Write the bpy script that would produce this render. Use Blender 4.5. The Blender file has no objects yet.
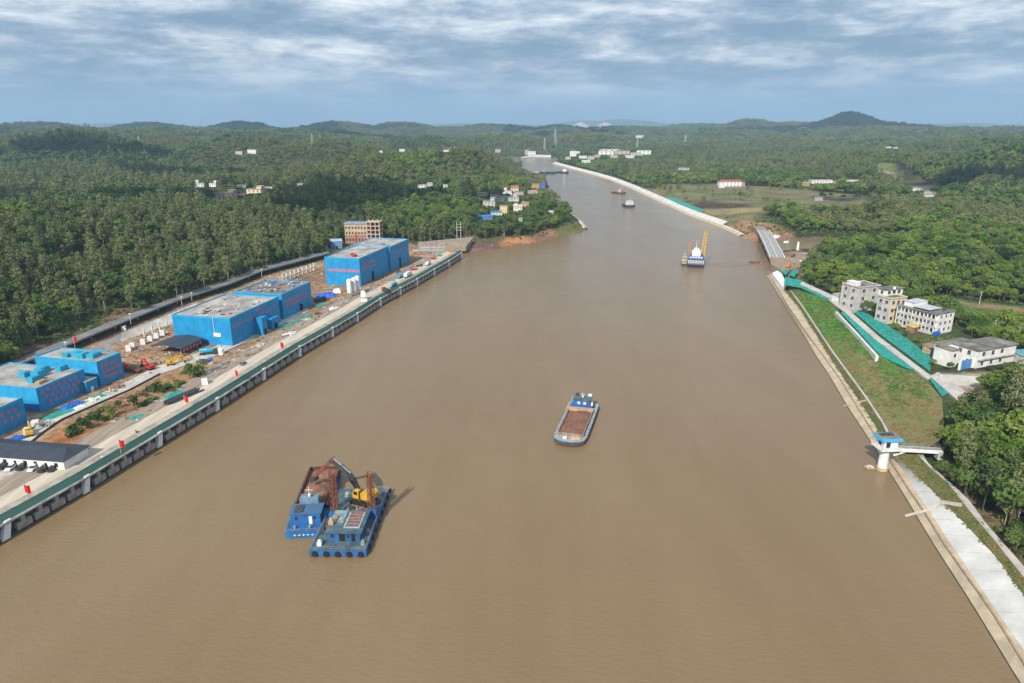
import bpy, math, random
import numpy as np
from mathutils import Vector, Matrix
random.seed(7)
RNG = np.random.default_rng(11)
S = bpy.context.scene
COL = S.collection

# ------------------------------------------------------------------ camera, sky, sun, exposure
F_PX, CAM_H, HORIZON = 683.0, 120.0, 124.0
PITCH = math.atan((341.5 - HORIZON) / F_PX)
cd = bpy.data.cameras.new('camera'); cam = bpy.data.objects.new('camera', cd); COL.objects.link(cam)
cam.location = (0, 0, CAM_H); cam.rotation_euler = (math.pi / 2 - PITCH, 0, 0)
cd.sensor_width = 36.0; cd.lens = 36.0 * F_PX / 1024.0
cd.clip_start = 1.0; cd.clip_end = 90000.0
S.camera = cam

SUN_EL = math.radians(37)
SHADOW_DIR = Vector((0.40, 0.917)).normalized()            # the way shadows fall on the ground
w = bpy.data.worlds.new('World'); S.world = w; w.use_nodes = True
nt = w.node_tree; N = nt.nodes; L = nt.links; N.clear()
def nd(tree, t, **kw):
    n = tree.nodes.new(t)
    for k, v in kw.items(): setattr(n, k, v)
    return n
wo = nd(nt, 'ShaderNodeOutputWorld'); bg = nd(nt, 'ShaderNodeBackground'); bg.inputs[1].default_value = 0.1
sky = nd(nt, 'ShaderNodeTexSky'); sky.sky_type = 'NISHITA'; sky.sun_disc = False
sky.sun_elevation = SUN_EL; sky.sun_rotation = math.atan2(-SHADOW_DIR.x, -SHADOW_DIR.y)
sky.altitude = 100; sky.dust_density = 2.0
tc = nd(nt, 'ShaderNodeTexCoord'); sep = nd(nt, 'ShaderNodeSeparateXYZ'); L.new(tc.outputs['Generated'], sep.inputs[0])
def wm(op, a, b=None, c=None):
    n = nd(nt, 'ShaderNodeMath', operation=op)
    for i, v in enumerate((a, b, c)):
        if v is None: continue
        if isinstance(v, (int, float)): n.inputs[i].default_value = v
        else: L.new(v, n.inputs[i])
    return n.outputs[0]
zc = wm('MAXIMUM', sep.outputs[2], 0.0)
den = wm('ADD', zc, 0.085)
px_ = sep.outputs[0]; py_ = sep.outputs[1]; pz_ = wm('MULTIPLY', wm('POWER', zc, 0.8), 3.6)
cmb = nd(nt, 'ShaderNodeCombineXYZ'); L.new(px_, cmb.inputs[0]); L.new(py_, cmb.inputs[1]); L.new(pz_, cmb.inputs[2])
def wnoise(scale, detail, rough, dist=0.0, off=0.0):
    mp = nd(nt, 'ShaderNodeMapping'); L.new(cmb.outputs[0], mp.inputs[0]); mp.inputs[1].default_value = (off, off * 1.7, 0)
    mp.inputs[3].default_value = (1.0, 1.0, 1.0)
    n = nd(nt, 'ShaderNodeTexNoise'); n.inputs['Scale'].default_value = scale; n.inputs['Detail'].default_value = detail
    n.inputs['Roughness'].default_value = rough; n.inputs['Distortion'].default_value = dist
    L.new(mp.outputs[0], n.inputs['Vector']); return n.outputs['Fac']
n1 = wnoise(4.2, 8, 0.58, 0.3, 3.1)
n2 = wnoise(13.0, 8, 0.64, 0.2, 9.7)
cl = wm('ADD', wm('MULTIPLY', n1, 0.58), wm('MULTIPLY', n2, 0.42))
ramp = nd(nt, 'ShaderNodeValToRGB'); L.new(cl, ramp.inputs[0])
cr = ramp.color_ramp
for p_, c_ in ((0.39, (2.1, 3.2, 4.5)), (0.455, (3.1, 4.1, 5.4)), (0.50, (4.6, 5.5, 6.6)), (0.545, (6.6, 7.3, 8.1)), (0.62, (9.8, 10.2, 10.6))):
    e = cr.elements.new(p_); e.color = (*c_, 1)
cr.elements.remove(cr.elements[0]); cr.elements.remove(cr.elements[len(cr.elements) - 1])
mixa = nd(nt, 'ShaderNodeMix', data_type='RGBA'); mixa.inputs[0].default_value = 0.92
L.new(sky.outputs[0], mixa.inputs[6]); L.new(ramp.outputs[0], mixa.inputs[7])
hz = nd(nt, 'ShaderNodeMapRange'); hz.interpolation_type = 'SMOOTHSTEP'; L.new(sep.outputs[2], hz.inputs[0])
hz.inputs[1].default_value = 0.0; hz.inputs[2].default_value = 0.10; hz.inputs[3].default_value = 0.0; hz.inputs[4].default_value = 1.0
mixb = nd(nt, 'ShaderNodeMix', data_type='RGBA'); L.new(hz.outputs[0], mixb.inputs[0])
mixb.inputs[6].default_value = (3.1, 4.6, 6.5, 1); L.new(mixa.outputs[2], mixb.inputs[7])
L.new(mixb.outputs[2], bg.inputs[0]); L.new(bg.outputs[0], wo.inputs[0])

sd = bpy.data.lights.new('sun', 'SUN'); sd.energy = 4.9; sd.angle = math.radians(0.5); sd.color = (1.0, 0.94, 0.84)
so = bpy.data.objects.new('sun', sd); COL.objects.link(so); so.location = (-300, -600, 900)
so.rotation_euler = Vector((SHADOW_DIR.x * math.cos(SUN_EL), SHADOW_DIR.y * math.cos(SUN_EL), -math.sin(SUN_EL))).to_track_quat('-Z', 'Y').to_euler()
S.view_settings.view_transform = 'Standard'; S.view_settings.look = 'None'
S.view_settings.exposure = 0.12; S.view_settings.gamma = 1.0; S.view_settings.use_curve_mapping = False
S.render.engine = 'CYCLES'
S.cycles.use_denoising = True
S.cycles.max_bounces = 4; S.cycles.diffuse_bounces = 2; S.cycles.glossy_bounces = 2; S.cycles.transmission_bounces = 2
S.cycles.volume_bounces = 1; S.cycles.transparent_max_bounces = 4
S.cycles.caustics_reflective = False; S.cycles.caustics_refractive = False

# ------------------------------------------------------------------ helpers
def at(px, py, z=0.0):
    x = (px - 512.0) / F_PX; y = (341.5 - py) / F_PX
    d = Vector((x, math.cos(PITCH) + y * math.sin(PITCH), -math.sin(PITCH) + y * math.cos(PITCH)))
    return Vector((0, 0, CAM_H)) + d * ((z - CAM_H) / d.z)
def ats(pts, z=0.0): return [at(p[0], p[1], z) for p in pts]

def tag(o, label=None, cat=None, group=None, kind=None):
    if label: o['label'] = label
    if cat: o['category'] = cat
    if group: o['group'] = group
    if kind: o['kind'] = kind
    return o
def thing(name, label, cat, loc=(0, 0, 0), rz=0.0, group=None):
    o = bpy.data.objects.new(name, None); COL.objects.link(o)
    o.empty_display_size = 0.5
    o.location = loc; o.rotation_euler = (0, 0, rz)
    return tag(o, label, cat, group)

class MB:
    """collects shapes into ONE mesh"""
    def __init__(s): s.v = []; s.f = []; s.m = []; s.xf = Matrix.Identity(4)
    def add(s, vs, fs, mi=0):
        b = len(s.v); s.v += [tuple(s.xf @ Vector(p)) for p in vs]
        s.f += [tuple(b + i for i in f) for f in fs]; s.m += [mi] * len(fs); return s
    def box(s, x0, x1, y0, y1, z0, z1, mi=0):
        return s.add([(x0, y0, z0), (x1, y0, z0), (x1, y1, z0), (x0, y1, z0), (x0, y0, z1), (x1, y0, z1), (x1, y1, z1), (x0, y1, z1)],
                     [(0, 3, 2, 1), (4, 5, 6, 7), (0, 1, 5, 4), (1, 2, 6, 5), (2, 3, 7, 6), (3, 0, 4, 7)], mi)
    def cbox(s, cx, cy, z0, sx, sy, sz, mi=0): return s.box(cx - sx / 2, cx + sx / 2, cy - sy / 2, cy + sy / 2, z0, z0 + sz, mi)
    def tube(s, a, b, r0, r1=None, n=8, mi=0, cap=True):
        a = Vector(a); b = Vector(b); r1 = r0 if r1 is None else r1
        d = (b - a).normalized(); u = d.orthogonal().normalized(); v = d.cross(u)
        vs = []
        for c, r in ((a, r0), (b, r1)):
            for k in range(n):
                t = 2 * math.pi * k / n; vs.append(c + u * math.cos(t) * r + v * math.sin(t) * r)
        fs = [(k, (k + 1) % n, n + (k + 1) % n, n + k) for k in range(n)]
        if cap: fs += [tuple(range(n))[::-1], tuple(range(n, 2 * n))]
        return s.add(vs, fs, mi)
    def bar(s, a, b, w, h=None, mi=0):
        a = Vector(a); b = Vector(b); h = h or w; d = (b - a).normalized()
        up = Vector((0, 0, 1)) if abs(d.z) < 0.95 else Vector((0, 1, 0))
        u = d.cross(up).normalized() * (w / 2); v = u.normalized().cross(d) * (h / 2)
        vs = [c + p * u + q * v for c in (a, b) for p, q in ((-1, -1), (1, -1), (1, 1), (-1, 1))]
        return s.add(vs, [(3, 2, 1, 0), (4, 5, 6, 7), (0, 1, 5, 4), (1, 2, 6, 5), (2, 3, 7, 6), (3, 0, 4, 7)], mi)
    def prism(s, poly, z0, z1, mi=0, mt=None):
        n = len(poly); mt = mi if mt is None else mt
        f0 = lambda z, p: p[2] if len(p) > 2 else z
        vs = [(p[0], p[1], z0) for p in poly] + [(p[0], p[1], z1) for p in poly]
        s.add(vs, [(k, (k + 1) % n, n + (k + 1) % n, n + k) for k in range(n)] + [tuple(range(n))[::-1]], mi)
        b = len(s.v) - n
        s.f.append(tuple(range(b, b + n))); s.m.append(mt); return s
    def loftx(s, rings, mi=0, cap=True):
        n = len(rings[0]); vs = [p for r in rings for p in r]; fs = []
        for i in range(len(rings) - 1):
            for k in range(n): fs.append((i * n + k, i * n + (k + 1) % n, (i + 1) * n + (k + 1) % n, (i + 1) * n + k))
        if cap: fs += [tuple(range(n))[::-1], tuple(range((len(rings) - 1) * n, len(rings) * n))]
        return s.add(vs, fs, mi)
    def blob(s, c, r, mi=0, nu=8, nv=5, jit=0.15, rnd=random, zs=1.0):
        vs = []; fs = []
        for j in range(1, nv):
            ph = math.pi * j / nv
            for k in range(nu):
                t = 2 * math.pi * k / nu; q = r * (1 + rnd.uniform(-jit, jit))
                vs.append((c[0] + q * math.sin(ph) * math.cos(t), c[1] + q * math.sin(ph) * math.sin(t), c[2] + q * math.cos(ph) * zs))
        top = len(vs); vs += [(c[0], c[1], c[2] + r * zs), (c[0], c[1], c[2] - r * zs)]
        for j in range(nv - 2):
            for k in range(nu): fs.append((j * nu + k, (j + 1) * nu + k, (j + 1) * nu + (k + 1) % nu, j * nu + (k + 1) % nu))
        for k in range(nu):
            fs.append((top, k, (k + 1) % nu)); b = (nv - 2) * nu; fs.append((top + 1, b + (k + 1) % nu, b + k))
        return s.add(vs, fs, mi)
    def build(s, name, mats, parent=None, loc=None, rz=0.0, smooth=False):
        if not isinstance(mats, (list, tuple)): mats = [mats]
        me = bpy.data.meshes.new(name); me.from_pydata(s.v, [], s.f)
        for m in mats: me.materials.append(m)
        if len(mats) > 1: me.polygons.foreach_set('material_index', s.m)
        if smooth: me.polygons.foreach_set('use_smooth', [True] * len(s.f))
        me.update()
        o = bpy.data.objects.new(name, me); COL.objects.link(o)
        if parent: o.parent = parent
        if loc is not None: o.location = loc
        o.rotation_euler = (0, 0, rz); return o
def put(name, mesh, parent, loc=(0, 0, 0), rz=0.0):
    o = bpy.data.objects.new(name, mesh); COL.objects.link(o); o.parent = parent
    o.location = loc; o.rotation_euler = (0, 0, rz); return o
def copy_tree(o, parent=None):
    c = o.copy(); COL.objects.link(c); c.parent = parent
    for ch in list(o.children): copy_tree(ch, c)
    return c

MATS = {}
def mat(name, col, rough=0.8, var=0.25, scale=0.6, metal=0.0, bump=0.0, spec=0.3, col2=None, detail=6, stretch=None, streak=None):
    """a plain surface with its own grime: two noise scales vary the base colour"""
    if name in MATS: return MATS[name]
    m = bpy.data.materials.new(name); m.use_nodes = True; t = m.node_tree; b = t.nodes['Principled BSDF']
    b.inputs['Roughness'].default_value = rough; b.inputs['Metallic'].default_value = metal
    b.inputs['Specular IOR Level'].default_value = spec
    g = t.nodes.new('ShaderNodeTexCoord'); mp = t.nodes.new('ShaderNodeMapping'); t.links.new(g.outputs['Object'], mp.inputs[0])
    if stretch: mp.inputs[3].default_value = stretch
    n = t.nodes.new('ShaderNodeTexNoise'); n.inputs['Scale'].default_value = scale; n.inputs['Detail'].default_value = detail
    n.inputs['Roughness'].default_value = 0.65
    t.links.new(mp.outputs[0], n.inputs['Vector'])
    r = t.nodes.new('ShaderNodeValToRGB'); t.links.new(n.outputs['Fac'], r.inputs[0])
    c2 = col2 or tuple(c * (1 - var) for c in col); c3 = col if col2 else tuple(min(1, c * (1 + var * 0.6)) for c in col)
    r.color_ramp.elements[0].position = 0.36; r.color_ramp.elements[0].color = (*c2, 1)
    r.color_ramp.elements[1].position = 0.64; r.color_ramp.elements[1].color = (*c3, 1)
    t.links.new(r.outputs[0], b.inputs['Base Color'])
    if bump:
        bp = t.nodes.new('ShaderNodeBump'); bp.inputs['Strength'].default_value = bump; bp.inputs['Distance'].default_value = 0.3
        t.links.new(n.outputs['Fac'], bp.inputs['Height']); t.links.new(bp.outputs[0], b.inputs['Normal'])
    MATS[name] = m; return m
def cladding(name, col, period=0.9, rough=0.5):
    """ribbed sheet metal: ribs run up the wall"""
    m = mat(name, col, rough, 0.18, 0.25); t = m.node_tree; b = t.nodes['Principled BSDF']
    g = t.nodes.new('ShaderNodeTexCoord'); w1 = t.nodes.new('ShaderNodeTexWave'); w1.wave_type = 'BANDS'; w1.bands_direction = 'DIAGONAL'
    mp = t.nodes.new('ShaderNodeMapping'); mp.inputs[3].default_value = (1, 1, 0); t.links.new(g.outputs['Object'], mp.inputs[0]); t.links.new(mp.outputs[0], w1.inputs[0])
    w1.inputs['Scale'].default_value = 0.32 / period
    bp = t.nodes.new('ShaderNodeBump'); bp.inputs['Strength'].default_value = 0.5; bp.inputs['Distance'].default_value = 0.12
    t.links.new(w1.outputs['Fac'], bp.inputs['Height']); t.links.new(bp.outputs[0], b.inputs['Normal']); return m

CONC = mat('pale concrete', (0.52, 0.49, 0.44), 0.9, 0.22, 0.15)
WHITECONC = mat('white concrete', (0.67, 0.66, 0.63), 0.9, 0.25, 0.10, col2=(0.50, 0.49, 0.46))
TANCONC = mat('silt stained concrete', (0.50, 0.41, 0.29), 0.9, 0.22, 0.2)
GREYCONC = mat('grey concrete', (0.34, 0.34, 0.33), 0.9, 0.3, 0.3)
DARKCONC = mat('wet and recess shade concrete', (0.06, 0.058, 0.05), 0.7, 0.4, 0.3)  # wet concrete; also the painted shade inside the quay recesses
STAINED = mat('weathered concrete', (0.40, 0.39, 0.36), 0.9, 0.45, 0.22, col2=(0.20, 0.19, 0.17), detail=9)
GRAVEL = mat('grey gravel', (0.36, 0.295, 0.225), 0.95, 0.45, 0.5, col2=(0.23, 0.18, 0.14), detail=9, stretch=(1.0, 0.10, 1.0))
ASPH = mat('worn asphalt', (0.20, 0.20, 0.20), 0.9, 0.3, 0.1)
DIRT = mat('orange earth', (0.30, 0.135, 0.06), 0.95, 0.4, 0.15)
BLUECLAD = cladding('blue sheet cladding', (0.018, 0.262, 0.54), 1.6)
BLUETRIM = mat('blue trim', (0.03, 0.34, 0.60), 0.5, 0.15, 0.4)
CYAN = mat('cyan paint', (0.03, 0.34, 0.52), 0.5, 0.2, 0.6)
ROOFPALE = mat('pale roof screed', (0.48, 0.46, 0.43), 0.9, 0.4, 0.12, col2=(0.22, 0.20, 0.18))
ROOFDARK = mat('dark roof screed', (0.30, 0.27, 0.24), 0.9, 0.4, 0.15, col2=(0.10, 0.09, 0.08))
SLATE = cladding('dark grey sheet roof', (0.045, 0.055, 0.075), 1.0)
WHITE = mat('white paint', (0.75, 0.75, 0.74), 0.6, 0.15, 0.5)
WHITEWALL = mat('white render', (0.76, 0.75, 0.72), 0.85, 0.2, 0.25)
CREAM = mat('cream render', (0.66, 0.56, 0.38), 0.85, 0.15, 0.3)
GREYWALL = mat('bare grey render', (0.50, 0.48, 0.46), 0.9, 0.3, 0.35)
PINKWALL = mat('pinkish render', (0.52, 0.40, 0.33), 0.9, 0.2, 0.3)
BRICK = mat('bare brick', (0.33, 0.19, 0.13), 0.9, 0.3, 0.5)
GLASS = mat('dark window glass', (0.03, 0.035, 0.045), 0.15, 0.2, 0.3, spec=0.6)
DARK = mat('dark opening', (0.018, 0.017, 0.016), 0.9, 0.3, 0.5)
RED = mat('red paint', (0.48, 0.03, 0.02), 0.5, 0.2, 0.8)
REDSIGN = mat('red lettering', (0.85, 0.12, 0.13), 0.5, 0.05, 0.8)
FLAG = mat('red flag cloth', (0.62, 0.02, 0.02), 0.8, 0.15, 1.0)
RUST = mat('rusty steel', (0.20, 0.075, 0.045), 0.85, 0.45, 0.7)
STEELDK = mat('dark steel', (0.06, 0.065, 0.07), 0.6, 0.3, 0.8)
STEELGR = mat('grey steel', (0.27, 0.29, 0.30), 0.6, 0.3, 0.5)
YELLOW = mat('machine yellow', (0.62, 0.34, 0.03), 0.5, 0.2, 0.8)
ORANGE = mat('orange paint', (0.60, 0.20, 0.05), 0.6, 0.2, 0.8)
NAVY = mat('hull navy', (0.02, 0.035, 0.07), 0.55, 0.35, 0.4)
HULLBLUE = mat('hull blue', (0.02, 0.17, 0.46), 0.55, 0.3, 0.55, col2=(0.035, 0.085, 0.20), detail=9)
DECKBLUE = mat('deck blue', (0.03, 0.16, 0.36), 0.6, 0.35, 0.5, col2=(0.10, 0.12, 0.14))
DECKTEAL = mat('worn teal deck', (0.10, 0.17, 0.20), 0.7, 0.4, 0.4, col2=(0.05, 0.075, 0.085))
HULLGREY = mat('hull grey', (0.30, 0.33, 0.34), 0.6, 0.3, 0.5)
REDOX = mat('red antifouling', (0.28, 0.06, 0.035), 0.7, 0.3, 0.5)
SPOIL = mat('red brown spoil', (0.25, 0.13, 0.08), 0.95, 0.4, 0.35, bump=0.6)
SAND = mat('wet brown sand', (0.21, 0.105, 0.068), 0.95, 0.3, 0.6, bump=0.5)
SANDPALE = mat('pale sand', (0.45, 0.31, 0.20), 0.95, 0.25, 0.6)
TIMBER = mat('pale timber', (0.45, 0.33, 0.18), 0.9, 0.4, 1.2)
TARP = mat('blue tarpaulin', (0.02, 0.13, 0.55), 0.5, 0.25, 0.6, bump=0.5)
GREENNET = mat('green dust net', (0.030, 0.295, 0.245), 0.8, 0.3, 0.35, bump=0.4)
FENCENET = mat('green safety mesh', (0.045, 0.245, 0.19), 0.8, 0.35, 0.22, col2=(0.13, 0.19, 0.155), detail=9)
TYRE = mat('black rubber', (0.02, 0.02, 0.02), 0.8, 0.2, 1.0)
GRASS = mat('mown grass slope', (0.070, 0.190, 0.026), 0.95, 0.4, 0.30, col2=(0.120, 0.190, 0.045), bump=0.5, detail=10)
def dry_patches(m):      # thin brown grass takes over towards the near end, green stays at the far end
    t = m.node_tree; b = t.nodes['Principled BSDF']; src = b.inputs['Base Color'].links[0].from_socket
    g = t.nodes.new('ShaderNodeNewGeometry'); sp = t.nodes.new('ShaderNodeSeparateXYZ'); t.links.new(g.outputs['Position'], sp.inputs[0])
    mr = t.nodes.new('ShaderNodeMapRange'); mr.inputs[1].default_value = 400; mr.inputs[2].default_value = 270; t.links.new(sp.outputs[1], mr.inputs[0])
    mp = t.nodes.new('ShaderNodeMapping'); mp.inputs[3].default_value = (1, .35, 1); mp.inputs[2].default_value = (0, 0, -.9); t.links.new(g.outputs['Position'], mp.inputs[0])
    n = t.nodes.new('ShaderNodeTexNoise'); n.inputs['Scale'].default_value = .09; n.inputs['Detail'].default_value = 7; n.inputs['Roughness'].default_value = .7; t.links.new(mp.outputs[0], n.inputs['Vector'])
    a = t.nodes.new('ShaderNodeMath'); a.operation = 'MULTIPLY_ADD'; t.links.new(mr.outputs[0], a.inputs[0]); a.inputs[1].default_value = .24; t.links.new(n.outputs['Fac'], a.inputs[2])
    r = t.nodes.new('ShaderNodeMapRange'); r.inputs[1].default_value = .60; r.inputs[2].default_value = .76; t.links.new(a.outputs[0], r.inputs[0])
    mx = t.nodes.new('ShaderNodeMix'); mx.data_type = 'RGBA'; t.links.new(r.outputs[0], mx.inputs[0]); t.links.new(src, mx.inputs[6]); mx.inputs[7].default_value = (.215, .175, .075, 1); t.links.new(mx.outputs[2], b.inputs['Base Color'])
dry_patches(GRASS)
DRYGRASS = mat('rough dry grass', (0.11, 0.12, 0.035), 0.95, 0.4, 0.25, col2=(0.20, 0.15, 0.07), bump=0.5)
TILERED = mat('red tile roof', (0.36, 0.12, 0.07), 0.85, 0.3, 0.6)
BLUEROOF = mat('blue sheet roof', (0.04, 0.20, 0.50), 0.5, 0.2, 0.4)
CARWHITE = mat('white car paint', (0.75, 0.75, 0.75), 0.3, 0.03, 0.5, spec=0.6)
CARBLACK = mat('black car paint', (0.02, 0.02, 0.024), 0.25, 0.05, 0.5, spec=0.6)
CARGREY = mat('grey car paint', (0.20, 0.22, 0.25), 0.3, 0.05, 0.5, spec=0.6)
TOWERSTEEL = mat('galvanised steel', (0.42, 0.44, 0.45), 0.6, 0.15, 0.5)

# ---- noise for the lay of the land
_LAT = RNG.random((256, 256))
def vnoise(x, y):
    xi = np.floor(x).astype(int); yi = np.floor(y).astype(int); fx = x - xi; fy = y - yi
    fx = fx * fx * fx * (fx * (fx * 6 - 15) + 10); fy = fy * fy * fy * (fy * (fy * 6 - 15) + 10)
    a = _LAT[xi % 256, yi % 256]; b = _LAT[(xi + 1) % 256, yi % 256]; c = _LAT[xi % 256, (yi + 1) % 256]; d = _LAT[(xi + 1) % 256, (yi + 1) % 256]
    return (a * (1 - fx) + b * fx) * (1 - fy) + (c * (1 - fx) + d * fx) * fy
def fbm(x, y, o=4):
    s = 0; a = 0.5; t = 0
    for k in range(o):
        s = s + a * vnoise(x * 2 ** k + 17.3 * k, y * 2 ** k + 41.7 * k); t += a; a *= 0.5
    return s / t
def sstep(a, b, x): t = np.clip((x - a) / (b - a), 0, 1); return t * t * (3 - 2 * t)
def inside(x, y, poly):
    c = np.zeros(x.shape, bool); n = len(poly)
    for i in range(n):
        x0, y0 = poly[i][0], poly[i][1]; x1, y1 = poly[(i + 1) % n][0], poly[(i + 1) % n][1]
        if y0 == y1: continue
        c ^= ((y0 > y) != (y1 > y)) & (x < (x1 - x0) * (y - y0) / (y1 - y0) + x0)
    return c
def sdist(x, y, poly, closed=True):
    d = np.full(x.shape, 1e18); n = len(poly)
    for i in range(n if closed else n - 1):
        ax, ay = poly[i][0], poly[i][1]; bx, by = poly[(i + 1) % n][0] - ax, poly[(i + 1) % n][1] - ay
        t = np.clip(((x - ax) * bx + (y - ay) * by) / (bx * bx + by * by + 1e-9), 0, 1)
        d = np.minimum(d, (x - ax - t * bx) ** 2 + (y - ay - t * by) ** 2)
    d = np.sqrt(d)
    return np.where(inside(x, y, poly), -d, d) if closed else d

# ------------------------------------------------------------------ lines traced on the ground
WALLPX = [(3, 529), (84, 483), (158, 438), (216, 403), (263, 373), (299, 350), (332, 331), (357, 316), (380, 301), (400, 290), (417, 281), (434, 271), (449, 262.5), (462, 254)]
WALL = ats(WALLPX, 4.0)
_d = (WALL[0] - WALL[1]).normalized()
WALL = [WALL[0] + _d * 108, WALL[0] + _d * 72, WALL[0] + _d * 36] + WALL
WALL = [Vector((p.x, p.y, 0)) for p in WALL]
W_LO = [(1060, 752), (1030, 703), (1012, 674), (985, 629), (968, 601.5), (949, 572), (930, 541.5), (914, 514.4), (899.3, 489.5), (887.6, 470.5)]
W_HI = [(871.5, 444.4), (858.3, 424.7), (845, 405), (827.6, 375), (813, 353), (803.3, 334.7), (788.7, 311.2), (777, 293), (766, 274.6)]
RB = [Vector((86, -300, 0)), Vector((96, 0, 0))] + ats(W_LO + W_HI)
CREEK_N = ats([(761, 266), (760, 260), (766, 255), (776, 251.5), (790, 250), (815, 248), (850, 246), (900, 243)])
CREEK_F = ats([(900, 238.5), (850, 237.5), (818, 236), (785, 238), (765, 240), (748, 241)])
RB2 = ats([(740, 236), (730, 231), (719, 226), (691, 216), (660, 202), (630, 188), (610, 180), (590, 174), (571, 169), (552, 163.6)])
FARB = ats([(561, 157.5), (535, 156), (500, 157.5), (450, 158)])
LB2 = ats([(450, 161.5), (506, 161), (518, 166), (532, 176), (545, 186), (551, 193), (559, 202.5), (572, 214), (583, 222), (588, 229), (580, 232.5), (545, 240), (511, 247), (482, 250), (464, 252)])
RIVER = [Vector((-260, -300, 0))] + RB + CREEK_N + CREEK_F + RB2 + FARB + LB2 + WALL[::-1]
RIVERXY = [(p.x, p.y) for p in RIVER]
ROADPX = [(-330, 560), (-120, 428), (-40, 392), (0, 374), (60, 350), (130, 321), (180, 301), (230, 285), (262, 272), (300, 262), (330, 254)]
ROADL = ats(ROADPX, 10.0)
PLAT = [(p.x, p.y) for p in WALL[::1]] + [(p.x, p.y) for p in ats([(470, 250), (520, 240), (470, 238), (420, 243), (385, 243), (345, 250)], 7.0)] + [(p.x, p.y) for p in ROADL[::-1]]
ROADXY = [(p.x, p.y) for p in ROADL]
FARM = [(p.x, p.y) for p in ats([(636, 186.5), (690, 184), (740, 185.5), (800, 190), (866, 196), (880, 205), (840, 211), (800, 214), (768, 214), (745, 226), (715, 219)], 7.0)]
PROM = [(p.x, p.y) for p in ats([(468, 246), (470, 236), (530, 232), (560, 212), (586, 229), (540, 240)], 5.0)]

def gauss(x, y, cx, cy, h, rx, ry, rot=0.0):
    c, s = math.cos(rot), math.sin(rot); dx, dy = x - cx, y - cy
    u = (dx * c + dy * s) / rx; v = (-dx * s + dy * c) / ry
    return h * np.exp(-(u * u + v * v))
def hp(px, dist, py):      # where a crest seen at a pixel stands when it is so far away
    p_ = at(px, max(py, 125.0), 0.0); q_ = dist / p_.y; return p_.x * q_, dist, CAM_H - dist * (py - HORIZON) * 0.907 / F_PX
HILLS = []
for px, dist, py, rx, ry in (
        (62, 1900, 135, 240, 230), (-40, 2100, 140, 300, 300), (165, 2350, 139, 280, 240),
        (470, 1480, 152, 170, 200), (425, 1650, 156, 190, 230), (350, 1900, 150, 190, 190), (240, 2100, 147, 210, 200),
        (130, 3300, 133, 500, 350), (0, 3600, 131, 500, 400), (300, 3300, 136, 500, 300), (420, 3000, 138, 350, 300), (500, 3400, 137, 330, 300),
        (1045, 1330, 153, 150, 180), (990, 1450, 170, 110, 120), (1110, 1900, 146, 300, 300),
        (720, 2700, 146, 190, 220), (790, 3000, 140, 240, 260), (880, 3000, 141, 220, 260), (980, 2600, 142, 240, 260), (930, 2100, 153, 150, 160), (840, 2250, 154, 150, 150),
        (640, 4300, 136, 300, 400), (740, 4200, 134, 420, 400), (920, 4300, 131, 600, 450), (1020, 4600, 129, 500, 450),
        (848, 6200, 115.5, 300, 450), (848, 6200, 122.5, 900, 500), (752, 6600, 120.5, 330, 450), (795, 7000, 121.8, 600, 450), (900, 5600, 124.5, 450, 400), (700, 7500, 124, 700, 500),
        (240, 6200, 121.5, 380, 450), (150, 6600, 122, 500, 450), (40, 6000, 123, 600, 450), (340, 6500, 122.6, 500, 400), (405, 6800, 121.5, 420, 400), (490, 6000, 124, 600, 400), (560, 6300, 125.0, 420, 400),
        (625, 21000, 119.2, 1500, 2500), (585, 22000, 120.5, 1400, 2500), (960, 20000, 122.2, 2500, 2500), (700, 22000, 122, 2500, 2500), (480, 21000, 122.3, 2600, 2500), (120, 20000, 122.5, 3000, 2500), (1080, 19000, 121.5, 2000, 2500)):
    cx, cy, h = hp(px, dist, py); HILLS.append((cx, cy, max(6.0, h - (9 if dist < 5000 or px in (848, 752) or dist > 15000 else 20)), rx, ry))
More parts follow.
